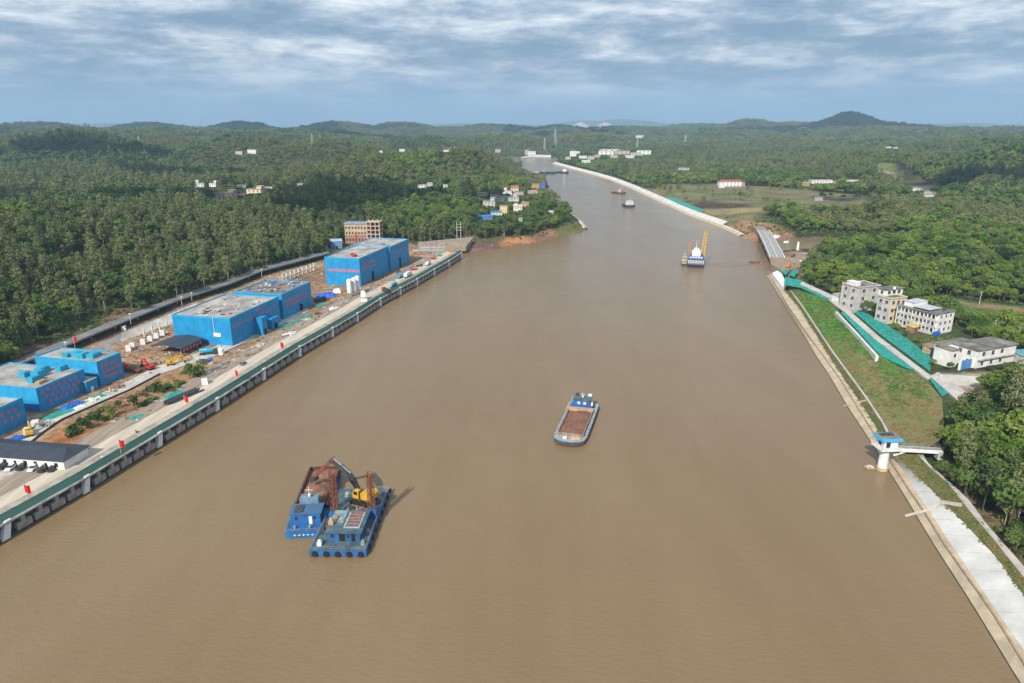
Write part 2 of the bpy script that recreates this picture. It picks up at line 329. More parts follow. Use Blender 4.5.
def ground(x, y):
    x = np.asarray(x, float); y = np.asarray(y, float)
    D = np.hypot(x, y)
    dr = sdist(x, y, RIVERXY)
    # banks
    right = x > np.interp(y, [-300, 123, 250, 560, 830, 1200, 2400], [0, 20, 30, 80, 200, 180, 60])
    hr = np.interp(dr, [-30, -2, 0, 4, 9, 34, 60], [-5, -3, -1.2, 0.3, 1.2, 7.3, 8.2])
    hr_n = np.interp(dr, [-30, -2, 0, 4, 8, 16, 22, 40], [-5, -3, -1.2, 0.3, 1.0, 4.2, 5.0, 6.6])
    k = sstep(215, 255, y); hr = hr * k + hr_n * (1 - k)
    hl = np.interp(dr, [-30, 1.2, 5.5, 7.0, 200], [-5, -3, -2.5, 6.4, 6.4])
    hs = np.interp(dr, [-30, -1, 0, 3, 20, 80], [-5, -1.5, -0.6, 0.7, 2.6, 8.0])
    far = (y > 640)
    h = np.where(right, np.where(y > 735, hs, hr), np.where(far, hs, hl))
    # the wooded slope behind the left road
    dp = sdist(x, y, PLAT)
    left_hill = (~right) & (y < 1500)
    dpl = np.where(left_hill & (dr > 2), dp * sstep(2, 40, dr), 0)
    along = np.interp(y, [0, 330, 520, 680, 820], [1.0, 1.0, 0.62, 0.32, 0.15])
    h = h + np.where((~right), sstep(0, 9, dpl) * 2.2 + along * (30 * sstep(10, 150, dpl) - 14 * sstep(190, 420, dpl)), 0)
    # rolling land
    away = sstep(40, 420, dr)
    dfm = sdist(x, y, FARM)
    away = away * sstep(0, 300, dfm) * (1 - .85 * np.exp(-(((x - 330) / 330) ** 2 + ((y - 2550) / 420) ** 2)))
    A = np.interp(D, [300, 700, 1000, 1600, 3000, 5500, 9000, 16000, 40000], [4, 14, 30, 40, 50, 64, 60, 45, 30])
    n = fbm(x / 560 + 5.2, y / 560 + 1.3, 4); n3 = 1 - np.abs(2 * fbm(x / 270 + 2.7, y / 270 + 8.8, 3) - 1) * 2.2
    h = h + away * A * (np.clip((n - 0.46) * 5.0, 0, 1.15) * .85 + .26 * np.clip(n3, 0, 1))
    hh = np.zeros_like(h)
    for c in HILLS:
        g = gauss(x, y, *c); hh = np.maximum(hh, g) + 0.12 * np.minimum(hh, g)
    hmask = sstep(15, 160, dr)
    rough = 0.75 + 0.5 * fbm(x / 190 + 9, y / 190 + 4, 3)
    h = np.maximum(h, hh * hmask * np.where((hh > 12) & (D < 5000), np.clip(rough, 0.8, 1.15), 1)) + 0.25 * np.minimum(np.maximum(h, 0), hh * hmask) * (hmask > 0)
    return h
def gz(x, y): return float(ground(np.array([x]), np.array([y]))[0])
def hit(px, py):
    """where the line of sight through a pixel of the photograph meets the ground"""
    o = at(px, py, 0.0); o0 = Vector((0, 0, CAM_H)); t = np.concatenate([np.linspace(0.12, 1.0, 260)])
    if py <= HORIZON + 1: raise ValueError
    xs = o0.x + (o.x - o0.x) * t; ys = o0.y + (o.y - o0.y) * t; zs = CAM_H * (1 - t)
    g = ground(xs, ys); k = np.argmax(zs <= g) if np.any(zs <= g) else len(t) - 1
    return Vector((xs[k], ys[k], g[k]))

# ------------------------------------------------------------------ terrain sheet
rr = [70.0]
while rr[-1] < 60000: rr.append(rr[-1] + max(2.4, 0.0085 * rr[-1]))
rr = np.array(rr); th = np.radians(np.linspace(-58, 58, 640))
R_, T_ = np.meshgrid(rr, th, indexing='ij'); X = R_ * np.sin(T_); Y = R_ * np.cos(T_) - 160.0
Z = ground(X.ravel(), Y.ravel()).reshape(X.shape)
Dg = np.hypot(X, Y)
Z = Z + np.where(Dg > 6500, (RNG.random(X.shape) - 0.5) * 10 * sstep(6500, 9000, Dg) * (Dg < 15000), 0) - (Dg ** 2) / (2 * 6371000.0) * 0.6
nr, na = X.shape
idx = np.arange(nr * na).reshape(nr, na)
quads = np.stack([idx[:-1, :-1], idx[:-1, 1:], idx[1:, 1:], idx[1:, :-1]], -1).reshape(-1, 4)
me = bpy.data.meshes.new('ground')
me.vertices.add(nr * na); me.vertices.foreach_set('co', np.stack([X, Y, Z], -1).astype(np.float32).ravel())
me.loops.add(quads.size); me.loops.foreach_set('vertex_index', quads[:, ::-1].astype(np.int32).ravel())
me.polygons.add(len(quads)); me.polygons.foreach_set('loop_start', np.arange(0, quads.size, 4, dtype=np.int32)); me.polygons.foreach_set('loop_total', np.full(len(quads), 4, np.int32))
me.polygons.foreach_set('use_smooth', np.ones(len(quads), bool)); me.update(); me.validate()
# land cover (what grows or lies there)
xf, yf = X.ravel(), Y.ravel()
cov = np.empty((xf.size, 4), np.float32); cov[:] = (0.040, 0.055, 0.024, 1)
pn = fbm(xf / 420 + 3, yf / 420 + 8, 4); pn2 = fbm(xf / 130 + 31, yf / 130 + 18, 3)
g_ = sstep(0.53, 0.60, pn); cov[:, :3] = cov[:, :3] * (1 - g_[:, None]) + np.array((0.085, 0.105, 0.040)) * g_[:, None]
g_ = sstep(0.64, 0.70, pn2) * (np.hypot(xf, yf) > 1400); cov[:, :3] = cov[:, :3] * (1 - 0.7 * g_[:, None]) + np.array((0.15, 0.115, 0.065)) * 0.7 * g_[:, None]
def paint(poly, col, soft=6.0, noise=0.0, ns=12.0):
    P = [(p.x, p.y) for p in poly] if hasattr(poly[0], 'x') else poly
    xs = [p[0] for p in P]; ys = [p[1] for p in P]
    k = (xf > min(xs) - 60) & (xf < max(xs) + 60) & (yf > min(ys) - 60) & (yf < max(ys) + 60)
    if not k.any(): return
    d = sdist(xf[k], yf[k], P) + noise * (fbm(xf[k] / ns, yf[k] / ns, 3) - 0.5)
    a = (1 - sstep(-soft / 2, soft / 2, d))[:, None]; cov[k, :3] = cov[k, :3] * (1 - a) + np.array(col) * a
drv = None
paint(PLAT, (0.36, 0.24, 0.15), 6, 10)
paint(ats([(250, 300), (330, 258), (400, 250), (420, 262), (300, 325)], 7), (0.31, 0.19, 0.11), 8, 20)
paint(ats([(120, 350), (180, 322), (200, 325), (150, 356), (100, 372)], 7), (0.33, 0.20, 0.12), 4, 8)
paint(ats([(30, 446), (62, 424), (104, 404), (155, 379), (175, 371), (205, 369), (190, 388), (150, 402), (110, 425), (80, 446)], 7), (0.31, 0.17, 0.09), 4, 10, 6)
paint(ats([(48, 443), (75, 424), (85, 428), (72, 445)], 7), (0.36, 0.135, 0.05), 3, 6, 5)
paint(ats([(82, 440), (150, 398), (158, 401), (92, 444)], 7), (0.12, 0.14, 0.05), 3, 6, 5)
paint(ats([(150, 398), (180, 380), (190, 384), (158, 402)], 7), (0.15, 0.15, 0.06), 3, 6, 5)
paint(ats([(-60, 520), (0, 505), (60, 478), (90, 462), (95, 452), (62, 470), (0, 462), (-60, 470)], 7), (0.50, 0.45, 0.38), 3, 3)
paint(ats([(0, 345), (70, 332), (125, 305), (138, 316), (60, 346), (0, 372)], 12), (0.20, 0.115, 0.085), 8, 28, 14)
paint(FARM, (0.185, 0.165, 0.080), 25, 40, 60)
paint(ats([(655, 196), (720, 200), (745, 207), (690, 206)], 7), (0.14, 0.13, 0.062), 20, 60, 40)
paint(ats([(702, 208), (760, 209), (762, 213), (712, 212)], 7), (0.30, 0.24, 0.11), 10, 20, 40)
paint(ats([(700, 201), (740, 204), (745, 207), (690, 206)], 7), (0.085, 0.055, 0.042), 12, 40, 40)
paint(ats([(650, 190), (690, 189), (780, 201), (800, 206), (720, 197)], 7), (0.14, 0.17, 0.06), 30, 80, 60)
paint(ats([(720, 224), (745, 219), (770, 222), (790, 228), (795, 236), (765, 240), (745, 240), (735, 233)], 6), (0.34, 0.19, 0.11), 8, 16)
paint(ats([(757, 270), (758, 256), (772, 250), (800, 250), (800, 262), (768, 276)], 3), (0.28, 0.18, 0.12), 6, 10)
paint(ats([(762, 277), (772, 258), (800, 254), (840, 258), (830, 268), (800, 275), (790, 284)], 6), (0.30, 0.22, 0.17), 6, 14)
paint(PROM, (0.125, 0.115, 0.050), 10, 20)
paint(ats([(464, 252), (500, 243.5), (540, 235), (578, 228), (589, 230), (545, 241), (500, 250)], 1), (0.25, 0.135, 0.09), 6, 8)
paint(ats([(463, 253.5), (468, 246), (500, 242.5), (502, 249), (480, 251.5)], 2), (0.22, 0.135, 0.105), 5, 8)
paint(ats([(496, 244), (503, 240.5), (526, 237), (530, 239), (505, 244.5)], 3), (0.42, 0.21, 0.09), 6, 10)
paint(ats([(545, 228), (575, 214), (586, 228), (560, 234)], 4), (0.15, 0.15, 0.055), 8, 14)
paint(ats([(928, 298), (1040, 308), (1040, 338), (960, 324)], 8), (0.115, 0.165, 0.045), 8, 14)
paint(ats([(945, 300), (1030, 310), (1030, 314), (950, 304)], 8), (0.27, 0.17, 0.10), 4, 10)
paint(ats([(925, 375), (1010, 372), (1010, 388), (960, 398)], 8), (0.40, 0.32, 0.23), 4, 5)
paint(ats([(960, 392), (1000, 385), (1000, 400), (975, 408)], 8), (0.30, 0.18, 0.10), 4, 8)
paint(ats([(938, 450), (975, 478), (1030, 550), (1030, 590), (960, 492)], 6.5), (0.17, 0.12, 0.07), 3, 5, 4)
for px, py, w_, h_, c_ in ((455, 147, 14, 3, (0.42, 0.22, 0.12)), (573, 140, 12, 4, (0.42, 0.20, 0.12)), (870, 170, 22, 5, (0.34, 0.24, 0.15)), (866, 163, 14, 5, (0.14, 0.17, 0.055)), (885, 167, 12, 4, (0.14, 0.17, 0.055)),
                           (925, 192, 18, 5, (0.42, 0.36, 0.30)), (1015, 145, 14, 5, (0.12, 0.16, 0.05)), (110, 157, 18, 5, (0.11, 0.14, 0.05)), (150, 147, 22, 5, (0.13, 0.13, 0.06)), (775, 143, 30, 5, (0.22, 0.16, 0.11)), (845, 181, 40, 3, (0.33, 0.27, 0.18)), (455, 168, 40, 8, (0.085, 0.105, 0.04)), (820, 148, 20, 4, (0.20, 0.16, 0.10)), (955, 157, 22, 4, (0.17, 0.13, 0.085))):
    a = hit(px, py); q = a.y / F_PX; v_ = a.y * a.y / CAM_H / F_PX * 0.55
    paint([(a.x + w_ * q * math.cos(t) * (1 + 0.3 * math.sin(3 * t)), a.y + h_ * v_ * math.sin(t)) for t in np.linspace(0, 6.28, 14)[:-1]], c_, 30, 60, 50)
at_ = me.color_attributes.new('cover', 'FLOAT_COLOR', 'POINT'); at_.data.foreach_set('color', cov.ravel())
gm = bpy.data.materials.new('land'); gm.use_nodes = True; t = gm.node_tree; b = t.nodes['Principled BSDF']
b.inputs['Roughness'].default_value = 0.95; b.inputs['Specular IOR Level'].default_value = 0.15
va = nd(t, 'ShaderNodeVertexColor', layer_name='cover'); ge = nd(t, 'ShaderNodeNewGeometry')
def tn(scale, det):
    n = nd(t, 'ShaderNodeTexNoise'); n.inputs['Scale'].default_value = scale; n.inputs['Detail'].default_value = det; n.inputs['Roughness'].default_value = 0.7
    t.links.new(ge.outputs['Position'], n.inputs['Vector']); return n
na1, na2 = tn(0.35, 5), tn(0.028, 5)
def ramp2(n, lo, hi, a, bb):
    r = nd(t, 'ShaderNodeMapRange'); r.inputs[1].default_value = lo; r.inputs[2].default_value = hi; r.inputs[3].default_value = a; r.inputs[4].default_value = bb
    t.links.new(n.outputs['Fac'], r.inputs[0]); return r.outputs[0]
mu = nd(t, 'ShaderNodeMath', operation='MULTIPLY'); t.links.new(ramp2(na1, 0.3, 0.7, 0.45, 1.45), mu.inputs[0]); t.links.new(ramp2(na2, 0.3, 0.7, 0.6, 1.35), mu.inputs[1])
vm = nd(t, 'ShaderNodeVectorMath', operation='SCALE'); t.links.new(va.outputs[0], vm.inputs[0]); t.links.new(mu.outputs[0], vm.inputs[3])
t.links.new(vm.outputs[0], b.inputs['Base Color'])
bp = nd(t, 'ShaderNodeBump'); bp.inputs['Strength'].default_value = 0.7; bp.inputs['Distance'].default_value = 1.2
t.links.new(na1.outputs['Fac'], bp.inputs['Height']); t.links.new(bp.outputs[0], b.inputs['Normal'])
me.materials.append(gm)
go = bpy.data.objects.new('ground', me); COL.objects.link(go); tag(go, kind='structure')

# ------------------------------------------------------------------ water
wmb = MB(); wmb.add([(-330, -400, 0), (620, -400, 0), (620, 2900, 0), (-330, 2900, 0)], [(0, 1, 2, 3)])
wmat = bpy.data.materials.new('muddy water'); wmat.use_nodes = True; t = wmat.node_tree; b = t.nodes['Principled BSDF']
b.inputs['IOR'].default_value = 1.33; b.inputs['Specular IOR Level'].default_value = 0.5
ge = nd(t, 'ShaderNodeNewGeometry')
def wn(scale, det, st):
    mp = nd(t, 'ShaderNodeMapping'); mp.inputs[3].default_value = st; mp.inputs[2].default_value = (0, 0, 0.35); t.links.new(ge.outputs['Position'], mp.inputs[0])
    n = nd(t, 'ShaderNodeTexNoise'); n.inputs['Scale'].default_value = scale; n.inputs['Detail'].default_value = det; n.inputs['Roughness'].default_value = 0.6
    t.links.new(mp.outputs[0], n.inputs['Vector']); return n.outputs['Fac']
silt_a = wn(0.012, 5, (1.6, 0.5, 1)); silt_b = wn(0.05, 6, (2.0, 0.35, 1)); sm_ = nd(t, 'ShaderNodeMath', operation='MULTIPLY_ADD'); t.links.new(silt_b, sm_.inputs[0]); sm_.inputs[1].default_value = .28; sm2_ = nd(t, 'ShaderNodeMath', operation='MULTIPLY'); t.links.new(silt_a, sm2_.inputs[0]); sm2_.inputs[1].default_value = .72; t.links.new(sm2_.outputs[0], sm_.inputs[2]); silt = sm_.outputs[0]; r = nd(t, 'ShaderNodeValToRGB'); t.links.new(silt, r.inputs[0])
r.color_ramp.elements[0].position = 0.38; r.color_ramp.elements[0].color = (0.208, 0.140, 0.070, 1)
r.color_ramp.elements[1].position = 0.62; r.color_ramp.elements[1].color = (0.238, 0.164, 0.087, 1)
t.links.new(r.outputs[0], b.inputs['Base Color'])
rgh = nd(t, 'ShaderNodeMapRange'); rgh.inputs[1].default_value = .35; rgh.inputs[2].default_value = .65; rgh.inputs[3].default_value = .09; rgh.inputs[4].default_value = .2; t.links.new(wn(0.016, 5, (1.5, .6, 1)), rgh.inputs[0]); t.links.new(rgh.outputs[0], b.inputs['Roughness'])
h1, h2 = wn(0.75, 4, (0.7, 1.3, 1)), wn(0.06, 3, (0.8, 1.2, 1))
ad = nd(t, 'ShaderNodeMath', operation='MULTIPLY_ADD'); t.links.new(h2, ad.inputs[0]); ad.inputs[1].default_value = 1.6; t.links.new(h1, ad.inputs[2])
bp = nd(t, 'ShaderNodeBump'); bp.inputs['Strength'].default_value = 0.5; bp.inputs['Distance'].default_value = 0.4
t.links.new(ad.outputs[0], bp.inputs['Height']); t.links.new(bp.outputs[0], b.inputs['Normal'])
tag(wmb.build('river_water', wmat), kind='structure')

# ------------------------------------------------------------------ sheets laid between two traced lines
def resample(pts, n):
    pts = [Vector(p) for p in pts]; ds = [0.0]
    for a, b_ in zip(pts, pts[1:]): ds.append(ds[-1] + (b_ - a).length)
    out = []
    for k in range(n):
        s_ = ds[-1] * k / (n - 1); j = max(0, min(len(pts) - 2, int(np.searchsorted(ds, s_)) - 1)); q = (s_ - ds[j]) / max(1e-6, ds[j + 1] - ds[j])
        out.append(pts[j].lerp(pts[j + 1], min(1, max(0, q))))
    return out
def loft(name, A, B, m, n=60, k=2, parent=None, thick=0.0, wob=0.0, kind='structure'):
    a, b_ = resample(A, n), resample(B, n); mb = MB(); vs = []
    for i in range(n):
        for j in range(k):
            p = a[i].lerp(b_[i], j / (k - 1))
            if wob and 0 < j < k - 1: p = p + Vector((0, 0, random.uniform(-wob, wob)))
            vs.append(p)
    fs = [(i * k + j, i * k + j + 1, (i + 1) * k + j + 1, (i + 1) * k + j) for i in range(n - 1) for j in range(k - 1)]
    nrm = (vs[1] - vs[0]).cross(vs[k] - vs[0])
    if nrm.z < 0: fs = [f[::-1] for f in fs]
    mb.add(vs, fs)
    if thick:
        q = len(vs); ring = [i * k for i in range(n)] + [i * k + k - 1 for i in range(n - 1, -1, -1)]
        top = [vs[i] for i in ring]; low = [p - Vector((0, 0, thick)) for p in top]; c = len(ring)
        mb.add(top + low, [(i, (i + 1) % c, c + (i + 1) % c, c + i) for i in range(c)])
    o = mb.build(name, m, parent)
    if kind and not parent: tag(o, kind=kind)
    return o
def curbwall(name, pts, h, w_, m, parent=None, base=0.6):
    """a low wall along a line"""
    p = resample(pts, max(8, len(pts) * 4)); mb = MB(); rings = []
    for i, q in enumerate(p):
        d = (p[min(i + 1, len(p) - 1)] - p[max(i - 1, 0)]); nn = Vector((-d.y, d.x, 0)).normalized() * (w_ / 2)
        rings.append([q + nn + Vector((0, 0, h)), q - nn + Vector((0, 0, h)), q - nn - Vector((0, 0, base)), q + nn - Vector((0, 0, base))])
    mb.loftx(rings); return mb.build(name, m, parent)

# right bank, lower reach
T1L = [(1052, 710), (1024, 664), (1000, 624), (984, 600), (960.6, 567.8), (941.6, 540), (925, 513), (905, 483.7), (889, 458.8), (884, 451)]
T2L = [(1058, 702), (1024, 650), (1005, 623), (985.5, 594), (972, 575), (960.6, 558), (948, 540), (927, 507), (915.4, 491), (905, 474), (894, 457), (890, 451)]
T3L = [(1066, 660), (1024, 595.6), (1012, 579.5), (997, 557.6), (981, 541.5), (970, 529), (941.7, 500.5), (925.6, 483.7), (908, 467.6), (898, 457), (894, 451)]
T4L = [(1066, 640), (1024, 576.6), (1012, 563), (995.7, 541.5), (970, 511.5), (949, 484), (931.5, 469), (920.5, 458), (916, 452)]
T5L = [(1066, 628), (1024, 566), (1006, 546), (985, 522), (970, 501), (958, 489.5), (943, 476), (927, 462), (922, 452)]
T1U = [(884, 451), (875.9, 436.4), (858.3, 408.6), (839.3, 377.8), (825, 358), (806, 332), (788.7, 306.9), (769.6, 275)]
T2U = [(890, 451), (877, 428), (858, 399), (839, 371), (826, 351), (816.5, 335), (799, 307.5), (785.7, 292), (772, 274)]
T3U = [(894, 451), (884.7, 427), (865.6, 398), (848, 374), (831, 350.5), (819.4, 333), (803, 308), (788, 288)]
GU = [(922, 452), (940, 440), (944, 425), (942, 398), (915, 368), (880, 356), (850, 326), (836, 307), (808, 288), (790, 284)]
wl = [p for p in RB[1:]]
wlc = [Vector((p.x, p.y, -0.3)) for p in wl]
t1 = ats(T1L, 1.8) + ats(T1U[1:], 1.8); t1 = [Vector((101, -20, 1.8))] + t1
t2 = ats(T2L, 2.1) + ats(T2U[1:], 2.1); t2 = [Vector((102.4, -20, 2.1))] + t2
loft('bank_slope', wlc, t1, TANCONC, 120)
loft('bank_walk', [p + Vector((0, 0, 0.0)) for p in t1], t2, TANCONC, 120)
edge = curbwall('bank_kerb', t1, 0.25, 0.5, mat('brown concrete kerb', (0.36, 0.28, 0.19), 0.9, 0.3, 0.4)); tag(edge, kind='structure')
loft('bank_apron', [Vector((102.6, -20, 2.1))] + ats(T2L, 2.1), [Vector((114, -20, 5.5))] + ats(T3L, 5.5), WHITECONC, 80, 5)
_a, _b = resample([Vector((102.6, -20, 2.1))] + ats(T2L, 2.1), 60), resample([Vector((114, -20, 5.5))] + ats(T3L, 5.5), 60); g_ = MB()
for p_, q_ in list(zip(_a, _b))[::2]: g_.bar(p_ + Vector((0, 0, .02)), q_ + Vector((0, 0, .02)), .05, .05)
tag(g_.build('apron_joint', GREYCONC), kind='structure')
loft('grass_verge', [Vector((114, -20, 5.5))] + ats(T3L, 5.5), [Vector((119, -20, 6.0))] + ats(T4L, 6.0), DRYGRASS, 80, 4, wob=0.15)
loft('bank_path', [Vector((119, -20, 6.0))] + ats(T4L, 6.0), [Vector((122, -20, 6.1))] + ats(T5L, 6.1), CONC, 80)
k_ = curbwall('path_kerb', [Vector((119, -20, 6.0))] + ats(T4L, 6.0), 0.35, 0.35, CONC); tag(k_, kind='structure')
loft('planting_strip', ats(T2U, 2.1), ats(T3U, 2.7), mat('dark planting', (.06, .072, .025), .95, .4, .5, col2=(.13, .095, .05), bump=.5), 90, 4, wob=0.12)
par = curbwall('bank_parapet', ats(T3U[:-1] + [(789, 289)], 2.7), 0.7, 0.8, CONC)
tag(par, 'long low pale concrete parapet between the grass slope and the bank walk', 'parapet')
gm_o = loft('grass_slope', ats(T3U, 2.8), ats(GU, 7.9), GRASS, 110, 14, wob=0.12)
loft('wet_line', [p + Vector((-.25, 0, -.25)) for p in wlc], [p.lerp(q, .22) + Vector((-.05, 0, .06)) for p, q in zip(resample(wlc, 120), resample(t1, 120))], DARKCONC, 120)
# joints and cross drains on the concrete
dr_ = MB(); a_, b_ = at(905, 516, 0.3), at(941, 503, 5.3)
mid_ = at(926, 511, 2.2)
dr_.bar(a_, mid_ + Vector((0, 0, 0.2)), 0.5, 0.6); dr_.bar(mid_ + Vector((0, 0, 0.2)), b_ + Vector((0, 0, 0.3)), 0.5, 0.5); dr_.bar(b_ + Vector((0, 0, 0.4)), at(962, 505, 6.3), 1.6, 0.5)
tag(dr_.build('drain_channel', CONC), 'raised concrete drain channel crossing the white bank apron down to the water', 'drain')
dr_ = MB(); dr_.bar(at(843.5, 406, 0.3), at(856, 402.5, 2.0), 0.35, 0.35); dr_.bar(at(856, 402.5, 2.0), at(866, 400.5, 2.9), 0.7, 0.4)
tag(dr_.build('drain_channel', TANCONC), 'small concrete drain outlet across the bank walk below the grass slope', 'drain')
dr_ = MB(); dr_.bar(at(788, 310.5, 0.3), at(798, 306.5, 2.2), 0.4, 0.35)
tag(dr_.build('drain_channel', TANCONC), 'short concrete drain outlet at the far end of the bank walk', 'drain')

# nets, walls and paths above the grass slope
def netsheet(A, B, label, z=8.2, k=10, n=60, w_=0.42):
    o = loft('dust_net', ats(A, z), ats(B, z), GREENNET, n, k, wob=w_, thick=0.5, kind=None); return tag(o, label, 'net')
netsheet([(841, 312.5), (880, 355), (903, 366)], [(851, 312), (888, 346), (925, 374)], 'green dust net strip between the concrete stair wall and the pale path', 8.3)
netsheet([(855, 313), (880, 334), (930, 371)], [(857, 307), (895, 330), (932, 357)], 'wide green dust net on the slope below the village houses', 8.3)
netsheet([(929, 378), (942, 396)], [(934, 374), (953, 391)], 'small green dust net at the lower end of the pale path', 8.3, 4, 14)
netsheet([(784, 284), (800, 287), (834, 303)], [(785, 276.5), (803, 281), (836, 298)], 'long green dust net above the far end of the grass slope', 8.2, 5, 24)
netsheet([(779, 269.5), (786, 275)], [(784, 267), (789, 270.5)], 'crumpled green dust net nearest the bridge', 7.0, 4, 8, 0.5)
netsheet([(789, 274), (794, 277)], [(795, 268.5), (799, 272)], 'green dust net beside the machinery near the bridge', 7.0, 4, 8, 0.5)
cw = curbwall('stair_wall', ats([(836, 313), (856, 334), (877, 357.5)], 8.3), 0.9, 1.4, WHITECONC, base=2.5)
tag(cw, 'pale concrete stair wall edging the green net on the grass slope', 'wall')
o = loft('slope_path', ats([(828, 299), (844, 311.5), (875, 339), (928, 379)], 8.75), ats([(833, 299), (848, 309), (879, 336.5), (932, 376.5)], 8.75), CONC, 40, thick=0.9)
o = loft('village_road', ats([(800, 284), (836, 301), (842, 306)], 8.6), ats([(802, 281.5), (838, 297.5), (846, 303)], 8.6), CONC, 30, thick=0.8)
o = loft('village_road', ats([(930, 376), (960, 402), (975, 415)], 8.6), ats([(938, 372), (975, 398), (985, 408)], 8.6), CONC, 30, thick=0.8)
rw = loft('retaining_wall', ats([(938, 374), (975, 376), (1000, 374)], 9.2), ats([(950, 389), (978, 393), (1002, 388)], 7.2), CONC, 20, thick=0.8, kind=None)
tag(rw, 'pale battered retaining wall below the white courtyard house', 'wall')
st = loft('bank_stair_slab', ats([(772, 273), (784, 289)], 3.6), ats([(780, 269), (787, 285)], 5.6), WHITE, 8, thick=2.0, kind=None)
tag(st, 'bright white sloping concrete slab at the far end of the bank walk', 'slab')

# right bank beyond the creek
wl2 = RB2; off = lambda P, d, z: [Vector((p.x + d * 0.97, p.y - d * 0.1, z)) for p in P]
loft('bank_slope', off(wl2, -2.0, -0.3), off(wl2, 2.5, 1.8), TANCONC, 60)
loft('bank_walk', off(wl2, 2.5, 1.8), off(wl2, 5, 2.2), WHITECONC, 60)
loft('bank_apron', off(wl2[2:], 5, 2.2), off(wl2[2:], 10.5, 5.6), WHITECONC, 50)
gn = loft('dust_net', off(ats([(691, 216), (675, 209), (660, 202)]), 10.5, 5.7), off(ats([(691, 216), (675, 209), (660, 202)]), 17, 8.6), GREENNET, 20, 4, thick=0.5, kind=None)
tag(gn, 'long green dust net along the white bank beside the farmland', 'net')
loft('bank_slope', [Vector((p.x + 1, p.y, -0.3)) for p in LB2[5:10]], [Vector((p.x - 4, p.y, 2.6)) for p in LB2[5:10]], CONC, 30)
loft('bank_walk', [Vector((p.x - 4, p.y, 2.6)) for p in LB2[5:10]], [Vector((p.x - 8, p.y, 3.0)) for p in LB2[5:10]], WHITECONC, 30, thick=1.5)

# ------------------------------------------------------------------ things kept free of trees
CLEAR = []          # (x, y, radius)
SIGHT = []          # things that show above the trees before them: (x, y, half width, lowest height in view)
def clear(p, r, front=None):
    CLEAR.append((p[0], p[1], r))
    d = Vector((p[0], p[1], 0)).normalized(); f = front if front is not None else r * 1.2
    q = Vector((p[0], p[1], 0)) - d * f; CLEAR.append((q.x, q.y, r * 0.9))

# ------------------------------------------------------------------ quay on the left
ZP = 6.5
def wall_frame(i):
    a, b_ = WALL[i], WALL[i + 1]; d = (b_ - a); return a, math.atan2(d.y, d.x), d.length
def wall_at(y, off=0.0, z=ZP):
    for a, b_ in zip(WALL, WALL[1:]):
        if a.y <= y <= b_.y:
            q = (y - a.y) / (b_.y - a.y); p = a.lerp(b_, q); d = (b_ - a).normalized()
            return Vector((p.x - d.y * off, p.y + d.x * off, z)), math.atan2(d.y, d.x)
    return None
qw = thing('quay_wall', 'long concrete quay wall with dark recesses and white stair slabs along the left bank', 'quay wall', tuple(WALL[3]))
qo = Vector(WALL[3])
bw, foot, cap, slope = MB(), MB(), MB(), MB()
for i in range(len(WALL) - 1):
    a, rz, Ls = wall_frame(i); M = Matrix.Translation(a - qo) @ Matrix.Rotation(rz, 4, 'Z')
    for mb in (bw, foot, cap, slope): mb.xf = M
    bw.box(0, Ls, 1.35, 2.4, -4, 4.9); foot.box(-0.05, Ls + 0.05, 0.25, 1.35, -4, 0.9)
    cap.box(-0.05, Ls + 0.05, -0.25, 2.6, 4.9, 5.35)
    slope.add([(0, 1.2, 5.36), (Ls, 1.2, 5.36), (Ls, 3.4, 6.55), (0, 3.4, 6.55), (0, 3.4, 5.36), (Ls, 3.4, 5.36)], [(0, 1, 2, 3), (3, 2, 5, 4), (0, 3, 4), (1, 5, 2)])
bw.build('back_wall', DARKCONC, qw); foot.build('footing', DARKCONC, qw); cap.build('cap_beam', STAINED, qw); slope.build('upper_slope', GREYCONC, qw)  # back wall near black: recess shade put into its colour
pmb = MB(); pw = 5.0; pmb.box(0, pw, 0.0, 1.3, 0.75, 3.05); pmb.box(pw * .34, pw * 0.6, 0.0, 1.3, 3.05, 4.88)
pme = pmb.build('wall_panel', STAINED, qw); pmesh = pme.data; COL.objects.unlink(pme); bpy.data.objects.remove(pme)
smb = MB(); smb.add([(-2.2, -0.6, 0.4), (0.2, -0.6, 0.4), (2.4, 0.3, 5.6), (0.4, 0.3, 5.6), (-2.2, 1.3, 0.4), (0.2, 1.3, 0.4), (2.4, 1.3, 5.6), (0.4, 1.3, 5.6)],
                    [(0, 1, 2, 3), (7, 6, 5, 4), (0, 4, 5, 1), (3, 2, 6, 7), (0, 3, 7, 4), (1, 5, 6, 2)])
sme = smb.build('stair_slab', WHITE, qw); smesh = sme.data; bpy.data.objects.remove(sme)
for i in range(2, len(WALL) - 1):
    a, rz, Ls = wall_frame(i); n_ = max(1, int(round((Ls - 5.0) / 6.2))); d = Vector((math.cos(rz), math.sin(rz), 0))
    for k in range(n_): put('wall_panel', pmesh, qw, a - qo + d * (4.2 + k * (Ls - 5.0) / n_), rz)
    put('stair_slab', smesh, qw, a - qo + d * 0.9, rz)
put('stair_slab', smesh, qw, WALL[-1] - qo - d * 1.0, rz)
